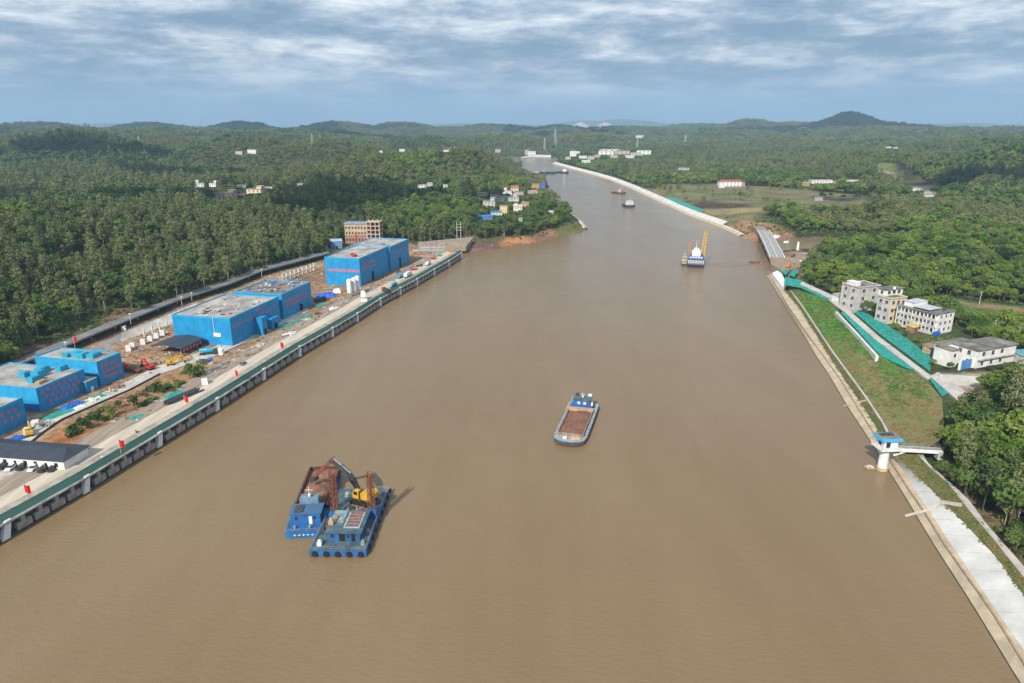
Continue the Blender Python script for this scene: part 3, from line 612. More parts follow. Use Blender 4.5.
# green mesh fence, one section for each bay
def fence_section(i):
    a, rz, Ls = wall_frame(i)
    t = thing('safety_fence', 'green mesh safety fence section along the quay edge', 'fence', (a.x, a.y, ZP), rz, 'green fence sections along the quay')
    m1 = MB(); m1.add([(0.0, 0.95, -1.1), (Ls, 0.95, -1.1), (Ls, 1.7, 1.0), (0.0, 1.7, 1.0), (0.0, 1.0, -1.1), (Ls, 1.0, -1.1), (Ls, 1.75, 1.0), (0.0, 1.75, 1.0)], [(0, 1, 2, 3), (7, 6, 5, 4), (0, 4, 5, 1), (3, 2, 6, 7)]); m1.add([(0, 2.2, 1.0), (Ls, 2.2, 1.0), (Ls, 2.2, 1.04), (0, 2.2, 1.04), (0, 1.7, 1.0), (Ls, 1.7, 1.0)], [(0, 1, 5, 4), (4, 5, 2, 3)]); m1.build('mesh_panel', FENCENET, t)
    m2 = MB(); m2.box(0, Ls, 1.72, 1.84, 1.05, 1.15); m2.build('rail', STEELDK, t)
    for k in range(6):
        m3 = MB(); m3.box(-0.07, 0.07, -0.06, 0.06, -1.15, 1.3); o = m3.build('post', STEELDK, t); o.location = (k * Ls / 6 + 0.3, 1.95, 0)
for i in range(2, len(WALL) - 1): fence_section(i)
def wstrip(name, o0, o1, m, y0=-60, y1=632, z=0.0, n=120):
    A, B = [], []
    for y in np.linspace(y0, y1, n):
        r0 = wall_at(y, o0, ZP + z); r1 = wall_at(y, o1, ZP + z)
        if r0: A.append(r0[0]); B.append(r1[0])
    return loft(name, A, B, m, len(A))
wstrip('quay_deck', 3.3, 7.2, mat('dusty quay deck', (0.38, 0.34, 0.28), 0.95, 0.3, 0.2))
wstrip('quay_road', 7.1, 14.0, mat('dusty concrete road', (0.60, 0.53, 0.43), 0.95, 0.22, 0.4, col2=(0.47, 0.40, 0.31), stretch=(1.0, 0.10, 1.0)), z=0.06)
wstrip('quay_yard', 13.9, 24.0, GRAVEL, z=0.03)
# pale service road through the yard
SR = [(20, 452), (41, 434), (61.5, 420), (102, 402), (130, 390), (160, 374), (186, 365), (215, 356), (245, 342), (278, 327), (310, 310)]
loft('service_road', ats(SR, 6.62), ats([(p[0] - 6 - 0.01 * p[0], p[1] - 6) for p in SR], 6.62), CONC, 70)
cw = curbwall('drain_wall', ats(SR[:6], 6.6), 0.5, 0.5, DARKCONC); tag(cw, 'dark low drain wall along the pale service road', 'wall')
# the road behind the yard, its pale retaining slope and its fence
loft('road', [p + Vector((0, 0, 0.3)) for p in ats(ROADPX, 10)], [p + Vector((0, 0, 0.3)) for p in ats([(p[0] - 2, p[1] - 7 + 0.009 * p[0]) for p in ROADPX], 10)], ASPH, 90)
RS0 = [(-60, 440), (0, 407), (50, 382), (98, 354), (120, 342), (150, 331.5), (180, 321), (205, 311)]
RS1 = [(-60, 428), (0, 394), (50, 371), (98, 345), (120, 334), (150, 322), (178, 310.5), (197, 303)]
rs = loft('retaining_slope', ats(RS0, 6.4), ats(RS1, 9.6), mat('dusty pale slope', (0.56, 0.52, 0.46), 0.95, 0.3, 0.12), 60, 4, thick=1.0, kind=None)
tag(rs, 'pale concrete retaining slope below the left road', 'slope')
# guard fence along the road edge
gf = thing('guard_rail', 'grey guard rail along the left road above the pale retaining slope', 'guard rail', tuple(ROADL[3]))
gp = resample(ROADL[1:], 40); m1 = MB()
for a, b_ in zip(gp, gp[1:]): m1.bar(a - ROADL[3] + Vector((0.8, 0, 1.1)), b_ - ROADL[3] + Vector((0.8, 0, 1.1)), 0.15, 0.9)
m1.build('rail', STEELGR, gf)
for p in gp[::2]:
    m2 = MB(); m2.box(-.1, .1, -.1, .1, -0.6, 1.2); o = m2.build('post', STEELGR, gf); o.location = p - ROADL[3] + Vector((0.9, 0.2, 0))

# ---- lettering too small to read in the photograph: red strokes of character height
def glyphs(mb, x0, z0, n, size, gap, y=-0.06, rows=1, rowgap=2.75, stagger=0.0, rnd=None):
    rnd = rnd or random.Random(n * 7 + int(x0 * 10))
    for r_ in range(rows):
        for k in range(n):
            cx = x0 + k * gap + r_ * stagger; cz = z0 - r_ * rowgap; s_ = size / 2; t_ = size * 0.2
            for q in sorted(rnd.sample([-0.9, -0.45, 0.0, 0.45, 0.9], 4)): mb.box(cx - s_ * 0.9, cx + s_ * 0.9, y - 0.03, y + 0.03, cz + q * s_ - t_ / 2, cz + q * s_ + t_ / 2)
            for q in rnd.sample([-0.8, 0.0, 0.8], 2): mb.box(cx + q * s_ - t_ / 2, cx + q * s_ + t_ / 2, y - 0.062, y - 0.032, cz - s_, cz + s_)

# ---- blue clad buildings. local frame: +x along the river (away), origin at the front right corner (nearest the river), +y towards the hill
def blue_block(name, label, corner, along, width, length, height, roofmat=ROOFPALE, z=ZP, lettering=(), front_letters=None, doors=(), kit=(), upper=None):
    rz = math.atan2(along.y, along.x); t = thing(name, label, 'building', (corner.x, corner.y, z), rz)
    b1 = MB(); H = height
    b1.box(0, length, 0, width, -0.5, H - 0.9); b1.build('wall', BLUECLAD, t)
    b2 = MB(); p_ = 0.35
    b2.box(-0.06, length + 0.06, -0.06, p_, H - 0.9, H); b2.box(-0.06, length + 0.06, width - p_, width + 0.06, H - 0.9, H)
    b2.box(-0.06, p_, p_, width - p_, H - 0.9, H); b2.box(length - p_, length + 0.06, p_, width - p_, H - 0.9, H); b2.build('parapet', BLUETRIM, t)
    b3 = MB(); b3.box(p_, length - p_, p_, width - p_, H - 0.85, H - 0.55); b3.build('roof', roofmat, t)
    if upper:
        b5 = MB(); b5.box(-0.1, 0, -0.1, width + 0.1, H * upper, H - 0.95); b5.build('upper_cladding', BLUETRIM, t)
    for (x0, z0, n, size, gap, rows, stg) in lettering:
        for r_ in range(rows):
            for k in range(n): g = MB(); glyphs(g, x0 + k * gap + r_ * stg, z0 - r_ * 2.75, 1, size * .82, gap); g.build('wall_character', REDSIGN, t)
    if front_letters:
        x0, z0, n, size, gap = front_letters; g = MB(); glyphs(g, 0, 0, n, size, gap)
        o = g.build('front_lettering', REDSIGN, t); o.rotation_euler = (0, 0, -math.pi / 2); o.location = (0, x0 + (n - 1) * gap, z0)
    for (x0, w_, h_) in doors:
        g = MB(); g.box(x0, x0 + w_, -0.05, 0.02, 0, h_); g.build('door', DARK, t)
        g = MB(); g.box(x0 - 0.3, x0 + w_ + 0.3, -1.6, -0.02, h_, h_ + 0.25); g.build('door_canopy', BLUETRIM, t)
    for (x, y, sx, sy, sz, mm) in kit:
        g = MB(); g.cbox(x, y, H - 0.55, sx, sy, sz); g.cbox(x, y, H - 0.55 + sz, sx * 0.8, sy * 0.8, 0.25); g.build('roof_unit', mm, t)
    clear((corner.x, corner.y), 12); return t, rz
def ab(a, b_, z=ZP): A, B = at(*a, z), at(*b_, z); return A, (B - A)
def wid(corner, px, along, z=ZP):       # how far the front reaches to the left: the pixel of the front left corner
    p = at(*px, z) - corner; nn = Vector((-along.y, along.x, 0)).normalized(); return p.dot(nn)
UN = 'blue'
c_, al = ab((233, 346), (281, 321.5)); Lb = al.length; wdt = wid(c_, (182, 339), al)
B2A, rz2 = blue_block('factory_shed', 'large blue clad shed with pale roof beside the open black roofed shelter', c_, al, wdt, Lb, 15.5, ROOFPALE,
    lettering=((2.5, 10.2, 15, 1.5, (Lb - 6) / 15, 1, 0), (Lb * 0.52, 13.2, 4, 1.4, 2.6, 1, 0)))
for x0, w_, d_, h_ in ((Lb * 0.44, 5, 5, 9.5), (Lb * 0.66, 7, 4.5, 6)):
    g = MB(); g.box(x0, x0 + w_, -d_, -0.05, 0, h_); g.box(x0 - .2, x0 + w_ + .2, -d_ - .2, -0.05, h_, h_ + .4); o = g.build('stair_tower', BLUECLAD, B2A)
    g = MB(); g.box(x0 + w_ * .3, x0 + w_ * .7, -d_ - .06, -d_ + .02, 0, 3.2); g.build('door', DARK, o)
for k in range(26): g = MB(); g.cbox(random.uniform(4, Lb - 4), random.uniform(4, wdt - 4), 14.95, random.uniform(.8, 3), random.uniform(.6, 2), random.uniform(.15, .5)); g.build('roof_slab_stack', random.choice((GREYCONC, WHITECONC, DARKCONC)), B2A)
pl = MB(); pl.tube((-0.4, wdt * .28, 5), (-0.4, wdt * .28, 15.6), 0.15); pl.box(-0.5, -0.05, wdt * .18, wdt * .30, 4.8, 6.8); pl.build('wall_panel_box', WHITE, B2A)
u2 = al.normalized(); n2_ = Vector((-u2.y, u2.x, 0))
c_, al = ab((284, 319.5), (311, 305)); Lb = al.length
B2B, _ = blue_block('factory_shed', 'blue clad shed with dark cluttered roof joined behind the pale roofed shed', c_, u2, wdt * 0.9, Lb, 15.8, ROOFDARK,
    lettering=((4, 10.0, 9, 1.7, (Lb - 8) / 9, 2, 0.8),), doors=((Lb * .55, 4, 5),))
for k in range(40): g = MB(); g.cbox(random.uniform(3, Lb - 3), random.uniform(3, wdt * .9 - 3), 15.25, random.uniform(.8, 3.5), random.uniform(.6, 2), random.uniform(.15, .7)); g.build('roof_slab_stack', random.choice((GREYCONC, WHITECONC, TARP, RUST)), B2B)
c_, al = ab((361, 286), (391, 270.5)); wdt = wid(c_, (328, 283.5), al); Lb = al.length
B1A, _ = blue_block('pump_house', 'tall blue block with a line of red lettering across its sunlit front', c_, al, wdt, Lb, 20.5, ROOFPALE,
    lettering=((3, 13.5, 9, 1.6, 2.7, 1, 0), (8, 10.8, 8, 1.5, 2.7, 1, 0)), front_letters=(1.5, 11.0, 12, 1.5, (wdt - 3) / 12), doors=((Lb * .35, 4, 7),),
    kit=((9, 8, 4, 2.5, 1.2, RED), (14, 12, 2.5, 2, 1.0, RED)))
u1 = al.normalized()
c_, al = ab((391, 271.5), (409, 262)); Lb = max(34, al.length)
B1B, _ = blue_block('pump_house', 'far blue block with pale roof behind the tall lettered block at the quay', c_, u1, 34, Lb, 20.0, ROOFPALE, lettering=((3, 14.0, 10, 1.3, 2.6, 1, 0),), doors=((Lb * .45, 4, 8),),
    kit=((8, 9, 2.5, 2, 1.0, RED),))
HB = 10.6
c_, al = ab((101, 386.5), (124.5, 376)); wdt = 34; Lb = al.length
B3C, _ = blue_block('site_block', 'blue block with short lettered side, farthest of the three at the left frame edge', c_, al, wdt, Lb, HB + 1.2, ROOFPALE, lettering=((2.5, 8.8, 6, 1.35, (Lb - 4) / 6, 3, 0.5),), upper=0.45,
    kit=((Lb * .35, 12, 4, 3.5, 2.2, CYAN), (Lb * .45, 16.5, 3.5, 4, 2.0, CYAN), (Lb * .5, 8, 5, 4, 1.8, CYAN), (Lb * .3, 20, 3, 3, 1.6, CYAN)))
u3 = al.normalized()
c_, al = ab((41, 412.5), (88, 391)); Lb = al.length
B3B, _ = blue_block('site_block', 'blue block with three lettered rows and many sky blue roof units', c_, al, 40, Lb, HB, ROOFPALE, lettering=((2.5, 8.4, 7, 1.5, (Lb - 5) / 7, 3, 1.4),), upper=0.45,
    kit=((8, 9, 4.5, 3, 2.2, CYAN), (13, 12, 4, 4, 2.6, CYAN), (18, 15, 5, 3.5, 2.3, CYAN), (12, 18, 3.5, 3.5, 2.0, CYAN), (22, 9, 4, 3, 2.0, CYAN), (7, 4.5, 4, 2.2, 1.0, TIMBER)))
c_, al = ab((-40, 455), (28, 422)); Lb = al.length
B3A, _ = blue_block('site_block', 'blue block cut by the left frame edge with two rows of red lettering', c_, al, 40, Lb, HB, ROOFPALE, lettering=((Lb * .45, 7.2, 5, 1.5, Lb * .5 / 5, 2, 0.8),))
g = MB(); c_ = at(99, 387.5, ZP)
t = thing('link_annex', 'small dark blue annex between two red lettered blue blocks', 'building', tuple(at(97, 389.5, ZP)), math.atan2(u3.y, u3.x))
g.box(-5, 1, 0, 7, 0, 5.2); g.build('wall', BLUECLAD, t); g = MB(); g.box(-5.2, 1.2, -.2, 7.2, 5.2, 5.5); g.build('roof', GREYCONC, t); g = MB(); g.box(-3, -1.6, -.05, .02, 0, 2.4); g.build('door', WHITE, t)

# open shelter with the black roof
c_, al = ab((182, 356), (203, 346)); rz = math.atan2(al.y, al.x)
t = thing('open_shelter', 'open shed with black sheet roof and red lettering at its side', 'shed', tuple(c_), rz)
Ls = al.length; wd_ = 17.0
g = MB(); g.add([(-1, -.6, 4.2), (Ls + 1, -.6, 4.2), (Ls + 1, wd_ * .5, 5.6), (-1, wd_ * .5, 5.6), (Ls + 1, wd_ + .6, 4.4), (-1, wd_ + .6, 4.4), (-1, -.6, 4.0), (Ls + 1, -.6, 4.0), (Ls + 1, wd_ * .5, 5.4), (-1, wd_ * .5, 5.4), (Ls + 1, wd_ + .6, 4.2), (-1, wd_ + .6, 4.2)],
    [(0, 1, 2, 3), (3, 2, 4, 5), (7, 6, 9, 8), (8, 9, 11, 10), (0, 6, 7, 1), (5, 4, 10, 11), (0, 3, 9, 6), (3, 5, 11, 9), (1, 7, 8, 2), (2, 8, 10, 4)]); g.build('roof', SLATE, t)
g = MB(); g.box(0, Ls, -.05, .1, 1.2, 3.9); g.build('side_wall', STEELDK, t); g = MB(); glyphs(g, 2, 2.6, 6, 1.5, Ls / 6.5, y=-.1); g.build('wall_lettering', REDSIGN, t)
g = MB(); g.box(Ls - .1, Ls, 0, wd_, 0, 4.1); g.build('back_wall', STEELDK, t)
for x in (0.15, Ls / 2, Ls - .3):
    for y in (0.25, wd_): g = MB(); g.box(-.15, .15, -.15, .15, 0, 4.1); o = g.build('post', STEELGR, t); o.location = (x, y, 0)

# white site office with the long grey roof, and the cars in front
c_ = at(65, 470, ZP); c2 = at(89, 455, ZP); al = c2 - c_; rz = math.atan2(al.y, al.x); Ls = al.length; wd_ = 60
t = thing('site_office', 'long white site office with dark grey hipped roof behind the parked cars', 'building', tuple(c_), rz)
g = MB(); g.box(0, Ls, 0, wd_, 0, 3.6); g.build('wall', WHITEWALL, t)
g = MB(); o_ = .8; g.add([(-o_, -o_, 3.55), (Ls + o_, -o_, 3.55), (Ls + o_, wd_ + o_, 3.55), (-o_, wd_ + o_, 3.55), (Ls / 2, 3.0, 5.4), (Ls / 2, wd_ - 3, 5.4), (-o_, -o_, 3.4), (Ls + o_, -o_, 3.4), (Ls + o_, wd_ + o_, 3.4), (-o_, wd_ + o_, 3.4)],
    [(0, 1, 4), (1, 2, 5, 4), (2, 3, 5), (3, 0, 4, 5), (0, 6, 7, 1), (1, 7, 8, 2), (2, 8, 9, 3), (3, 9, 6, 0), (6, 9, 8, 7)]); g.build('roof', SLATE, t)
wmb_ = MB(); wmb_.box(-.05, .03, -.7, .7, 1.1, 2.4); wmb_.box(-.09, -.05, -.85, .85, .95, 1.1); w0 = wmb_.build('window', GLASS, t); wm_ = w0.data; bpy.data.objects.remove(w0)
dm_ = MB(); dm_.box(-.05, .03, -.5, .5, 0, 2.2); d0 = dm_.build('door', DARK, t); dme = d0.data; bpy.data.objects.remove(d0)
for k in range(14):
    put('window', wm_, t, (0, 3 + k * 4, 0)) if k % 3 != 1 else put('door', dme, t, (0, 3 + k * 4, 0))

def car(px, py, rz, m, label, z=ZP, kind='parked_car', group=None, L_=4.6, loc=None):
    p = loc or at(px, py, z); t = thing(kind, label, 'car', tuple(p), rz, group)
    g = MB(); w_ = .9
    prof = [(-L_ / 2, .35), (-L_ / 2, .85), (-L_ / 2 + .15, 1.0), (L_ / 2 - 1.2, 1.0), (L_ / 2 - .1, .85), (L_ / 2, .6), (L_ / 2, .35)]
    g.loftx([[(x, s * w_, z_) for x, z_ in prof] for s in (-1, 1)]); g.build('body', m, t)
    g = MB(); cab = [(-L_ / 2 + .2, 1.0), (-L_ / 2 + .75, 1.5), (L_ / 2 - 2.1, 1.5), (L_ / 2 - 1.25, 1.0)]
    g.loftx([[(x, s * .78, z_) for x, z_ in cab] for s in (-1, 1)]); cb = g.build('cabin', GLASS, t)
    g = MB(); g.box(-L_ / 2 + .7, L_ / 2 - 2.05, -.74, .74, 1.5, 1.56); g.build('roof', m, t)
    for x in (-L_ / 2 + .85, L_ / 2 - .9):
        for s in (-1, 1): g = MB(); g.tube((x, s * .72, .33), (x, s * .93, .33), .33, n=12); g.build('wheel', TYRE, t)
    return t
cr = math.atan2(al.y, al.x) + math.pi
for px, py, m, lb in ((-11, 465, CARWHITE, 'white car parked at the left frame edge before the site office'), (3, 467.5, CARBLACK, 'black car parked left of the first white car before the site office'), (11, 469, CARWHITE, 'white car parked between two black cars before the site office'),
                      (22, 468.5, CARBLACK, 'black car parked between the two white cars before the site office'), (33.5, 469.5, CARWHITE, 'white car parked third from the right before the site office'),
                      (43.5, 470.5, CARBLACK, 'black car parked second from the right before the site office'), (53, 470, CARBLACK, 'black car parked rightmost in the row before the site office')):
    car(px, py, cr + 0.25, m, lb, group='cars parked before the site office')
car(243, 364.5, wall_at(300)[1] + .2, CARGREY, 'grey car on the gravel yard near the red flag')

# red flags on poles
def flag(px, py, z, h, label):
    p = at(px, py, z); t = thing('red_flag', label, 'flag', tuple(p), random.uniform(-.5, .5), 'red flags along the quay')
    g = MB(); g.tube((0, 0, 0), (0, 0, h), .07, .05, 6); g.build('pole', WHITE, t)
    g = MB(); n = 8; vs = []
    for k in range(n + 1):
        for z_ in (h - 2.9, h - .1): vs.append((k * .2, .22 * math.sin(k * 1.1) * k / n * 1.5, z_ - .09 * k))
    fs = [(2 * k, 2 * k + 2, 2 * k + 3, 2 * k + 1) for k in range(n)]
    g.add(vs + [(a, b_ + .03, c) for a, b_, c in vs], fs + [tuple(i + len(vs) for i in f[::-1]) for f in fs]); g.build('flag_cloth', FLAG, t)
for px, py, lb in ((27, 500, 'red flag on the quay road beside the open pale yard'), (121, 453.5, 'red flag on the quay edge right of the white site office'), (185.5, 407.5, 'red flag on the quay road near the pile of black pipes'), (236, 380.5, 'red flag on the quay road below the large blue shed'),
                   (281, 352, 'red flag on the quay road beyond the parked grey car')):
    flag(px, py, ZP, 5.6, lb)
flag(75.5, 350, 9.5, 7.5, 'tall red flag on the slope behind the blue blocks')

# white tanks in a row, posts and cubes at the back of the yard
for k, (px, py) in enumerate(((129, 351), (132.8, 348.5), (143.4, 344.5), (150.4, 341.5), (156.6, 338.5), (162.7, 335.5), (179, 329))):
    p = at(px, py, ZP); t = thing('water_tank', 'white cube tank in the row at the foot of the pale slope', 'tank', tuple(p), .3, 'white cube tanks')
    g = MB(); g.cbox(0, 0, .5, 2.4, 2.4, 2.4); g.cbox(0, 0, 2.9, 2.0, 2.0, .15); g.tube((0, 0, 3.0), (0, 0, 3.25), .35); g.build('tank_body', WHITE, t)
    g = MB(); g.cbox(0, 0, 0, 2.6, 2.6, .48); g.build('plinth', CONC, t)
pm = MB(); pm.box(-.35, .35, -.35, .35, -1, 4.6); pm.box(-.45, .45, -.45, .45, 4.6, 4.8); post0 = None
PTS = [(144.6, 337), (152.8, 333.5), (160, 330.5), (167.4, 328), (174.5, 325.5)]
for px, py in PTS:
    o = pm.build('concrete_post', WHITECONC) if post0 is None else post0.copy()
    if post0 is None: post0 = o
    else: COL.objects.link(o)
    o.location = at(px, py, ZP); tag(o, 'white concrete post standing behind the row of white tanks', 'post', 'white posts behind the tanks')
for px, py in ((283, 282), (287, 280.5), (291, 279), (295, 277.5), (299, 276), (303, 274.5), (307, 273), (311, 271.5), (314, 270)):
    o = post0.copy(); COL.objects.link(o); o.location = at(px, py, ZP); o.scale = (1.4, 1.4, 1.2)
    tag(o, 'pale pier in the row between the hillside and the tall blue block', 'pier', 'pale piers behind the yard')
    o.name = 'concrete_pier'
bars = ats([(280, 279), (316, 266)], ZP + 5.8); g = MB(); g.bar(bars[0], bars[1], .8, .7); tag(g.build('pier_beam', WHITECONC), 'pale concrete beam lying on the row of piers behind the yard', 'beam')
for px, py, h, lb in ((182, 305, 5, 'white marker post on the left road, left of the pair'), (192, 300.5, 5, 'white marker post on the left road, right of the pair'), (131, 324, 6, 'thin white lamp post on the left road above the pale slope'), (66.5, 352, 5, 'white lamp post on the left road beside the tall red flag'), (262, 277, 6, 'white lamp post on the left road beyond the blue sheds')):
    p = at(px, py, 10); t = thing('lamp_post', lb, 'lamp post', tuple(p)); g = MB(); g.tube((0, 0, 0), (0, 0, h), .12, .08, 6); g.build('pole', WHITE, t); g = MB(); g.box(-.2, 1.0, -.25, .25, h, h + .35); g.build('lamp_head', WHITE, t)

# silos
for k, (px, py) in enumerate(((350, 297), (354.5, 295.5), (358, 293.5))):
    p = at(px, py, ZP); t = thing('cement_silo', ('white cement silo nearest the camera of the three', 'white cement silo in the middle of the three', 'white cement silo farthest of the three')[k], 'silo', tuple(p), .2, 'white cement silos')
    g = MB(); g.tube((0, 0, 3.2), (0, 0, 12), 1.65, n=16); g.tube((0, 0, 12), (0, 0, 12.8), 1.65, .6, n=16); g.tube((0, 0, 1.4), (0, 0, 3.2), .4, 1.65, n=16); g.build('tank_body', WHITE, t, smooth=False)
    for a in range(4): g = MB(); g.tube((1.4 * math.cos(a * 1.57 + .8), 1.4 * math.sin(a * 1.57 + .8), 0), (1.5 * math.cos(a * 1.57 + .8), 1.5 * math.sin(a * 1.57 + .8), 4), .13, n=6); g.build('leg', STEELGR, t)
p = at(363.5, 300, ZP); t = thing('mixer_plant', 'white boxy mixer plant on legs beside the cement silos', 'machine', tuple(p), .2)
g = MB(); g.cbox(0, 0, 2.6, 3.2, 3.2, 2.6); g.add([(-1.6, -1.6, 5.2), (1.6, -1.6, 5.2), (1.6, 1.6, 5.2), (-1.6, 1.6, 5.2), (-.9, -.9, 6.3), (.9, -.9, 6.3), (.9, .9, 6.3), (-.9, .9, 6.3)], [(0, 1, 5, 4), (1, 2, 6, 5), (2, 3, 7, 6), (3, 0, 4, 7), (4, 5, 6, 7)]); g.build('mixer_body', WHITE, t)
for sx in (-1, 1):
    for sy in (-1, 1): g = MB(); g.box(sx * 1.4 - .12, sx * 1.4 + .12, sy * 1.4 - .12, sy * 1.4 + .12, 0, 2.6); g.build('leg', STEELGR, t)
g = MB(); g.cbox(.4, -3.2, 0, 4.2, 2.4, 1.4); g.build('base_tank', WHITE, t)

# heaps, sheets and stores lying on the yard
def tarp_heap(px, py, sx, sy, h, m, label, rz=.4, name='tarp_heap', z=ZP, cat='tarpaulin'):
    n, k = 14, 9; vs = []; rnd = random.Random(int(px * 13 + py))
    for i in range(n):
        for j in range(k):
            u, v = i / (n - 1) * 2 - 1, j / (k - 1) * 2 - 1; e = max(0, 1 - max(abs(u), abs(v)) ** 3)
            vs.append((u * sx / 2 * (1 + rnd.uniform(-.04, .04)), v * sy / 2 * (1 + rnd.uniform(-.05, .05)), h * e ** .6 * rnd.uniform(.65, 1.1)))
    g = MB(); g.add(vs, [(i * k + j, (i + 1) * k + j, (i + 1) * k + j + 1, i * k + j + 1) for i in range(n - 1) for j in range(k - 1)])
    o = g.build(name, m); o.location = at(px, py, z + .05); o.rotation_euler = (0, 0, rz); return tag(o, label, cat)
tarp_heap(73, 405.5, 9, 5, 1.3, TARP, 'bright blue tarpaulin over stores in front of the lettered blue block', 1.2)
tarp_heap(80, 407.5, 5, 3, .8, WHITE, 'white sheet over stores beside the bright blue tarpaulin', 1.2, 'sheet_heap', cat='sheet')
tarp_heap(14, 441, 8, 4, 1.5, TARP, 'blue tarpaulin heap behind the roof of the white site office', 1.2)
tarp_heap(326, 296, 13, 9, 2.4, TARP, 'large dark blue tarpaulin covered heap left of the cement silos', .3)
tarp_heap(337, 292.5, 6, 5, 3.0, WHITE, 'white tent like cover beside the dark blue heap', .3, 'sheet_heap', cat='sheet')
tarp_heap(60, 413, 13, 7, .35, GREENNET, 'green dust net spread on the ground by the lettered blue block', 1.2, 'dust_net', cat='net')
tarp_heap(95, 398, 10, 5, .4, GREENNET, 'green dust net near the service road behind the blue tarpaulin', 1.2, 'dust_net', cat='net')
tarp_heap(285, 326, 16, 4, .4, GREENNET, 'green dust net along the foot of the dark roofed shed', 1.2, 'dust_net', cat='net')
tarp_heap(303, 318, 18, 4, .4, GREENNET, 'green dust net at the far corner of the dark roofed shed', 1.2, 'dust_net', cat='net')
tarp_heap(174, 394.5, 9, 4, .5, GREENNET, 'green dust net beside the pile of black pipes', 1.2, 'dust_net', cat='net')
tarp_heap(320, 305, 9, 6, .8, GREENNET, 'faded green dust net on the dirt below the dark blue heap', 1.0, 'dust_net', cat='net')
tarp_heap(137, 417, 6, 3, .4, GREENNET, 'small green dust net on the grass below the young trees', 1.0, 'dust_net', cat='net')
p0, p1 = at(168, 404, ZP), at(201, 390, ZP); d = p1 - p0; nn = Vector((-d.y, d.x, 0)).normalized()
t = thing('pipe_pile', 'long pile of black pipes on the gravel beside the quay road', 'pipe pile', tuple(p0), math.atan2(d.y, d.x))
for k in range(9):
    g = MB(); r_ = .42; x0 = random.uniform(-1.5, 1.5); g.tube((x0, (k % 5 - 2) * .86 + (.43 if k > 4 else 0), r_ + (.75 if k > 4 else 0)), (x0 + d.length * random.uniform(.8, 1), (k % 5 - 2) * .86 + (.43 if k > 4 else 0), r_ + (.75 if k > 4 else 0)), r_, n=8); g.build('pipe', STEELDK, t)
for px, py, s_, m, lb in ((205, 384, 2.6, WHITE, 'white store box at the end of the black pipe pile'), (221.5, 354, 3.0, WHITE, 'white round tank in front of the large blue shed'), (28, 433.5, 2.4, WHITE, 'white bag of stores, left of the pair behind the site office'), (36, 426.5, 2.6, WHITE, 'white bag of stores, right of the pair behind the site office'), (124, 330, 2.4, WHITE, 'white box alone on the pale retaining slope')):
    p = at(px, py, ZP); g = MB()
    if 'round' in lb: g.tube((0, 0, 0), (0, 0, s_), s_ / 2, n=14); g.tube((0, 0, s_), (0, 0, s_ + .3), s_ / 2, .4, n=14)
    else: g.cbox(0, 0, 0, s_, s_, s_ * .9); g.cbox(0, 0, s_ * .9, s_ * .9, s_ * .9, .2)
    o = g.build('store_box' if 'box' in lb else ('round_tank' if 'round' in lb else 'store_bag'), m); o.location = p; o.rotation_euler = (0, 0, .4); tag(o, lb, 'tank' if 'round' in lb else ('box' if 'box' in lb else 'bag'))
# excavators and trucks on the yard
def excavator(p, rz, m, label, sc=1.0, up=1.0):
    t = thing('excavator', label, 'excavator', tuple(p), rz); t.scale = (sc,) * 3
    for s in (-1, 1): g = MB(); g.loftx([[(x, s * 1.0 + q, z_) for x, z_ in ((-1.7, 0.0), (1.7, 0.0), (2.0, .4), (1.7, .8), (-1.7, .8), (-2.0, .4))] for q in (-.3, .3)]); g.build('track', TYRE, t)
    g = MB(); g.box(-2.0, 1.5, -1.25, 1.25, .95, 1.3); g.box(-2.2, -.2, -1.25, 1.25, 1.3, 2.2); g.build('engine_house', m, t)
    g = MB(); g.loftx([[(x, y, z_) for x, z_ in ((-.1, 1.3), (1.5, 1.3), (1.4, 2.2), (1.0, 2.9), (-.1, 2.9))] for y in (.15, 1.2)]); c_ = g.build('cab', m, t)
    g = MB(); g.box(.2, 1.0, 1.18, 1.24, 1.9, 2.7); g.build('window', GLASS, c_)
    g = MB(); g.bar((1.2, -.3, 1.6), (3.4, -.3, 4.4 * up), .5, .7); g.bar((3.4, -.3, 4.4 * up), (5.6, -.3, 3.6 * up), .45, .6); g.build('boom', m, t)
    g = MB(); g.bar((5.6, -.3, 3.9 * up), (6.4, -.3, 1.2), .35, .5); g.build('stick', m, t)
    g = MB(); g.loftx([[(x, y, z_) for x, z_ in ((6.2, 1.3), (6.9, 1.2), (6.8, .3), (6.1, .1), (5.8, .6))] for y in (-.9, .3)]); g.build('bucket', STEELDK, t); return t
excavator(at(30, 435.5, ZP), 2.2, YELLOW, 'yellow excavator between the site office roof and the blue block', 1.0)
excavator(at(171, 365, ZP), 0.6, YELLOW, 'yellow excavator among timber heaps in front of the open shelter', 1.0)
excavator(at(150, 369.5, ZP), 2.6, RED, 'red excavator left of the timber heaps by the open shelter', 1.1)
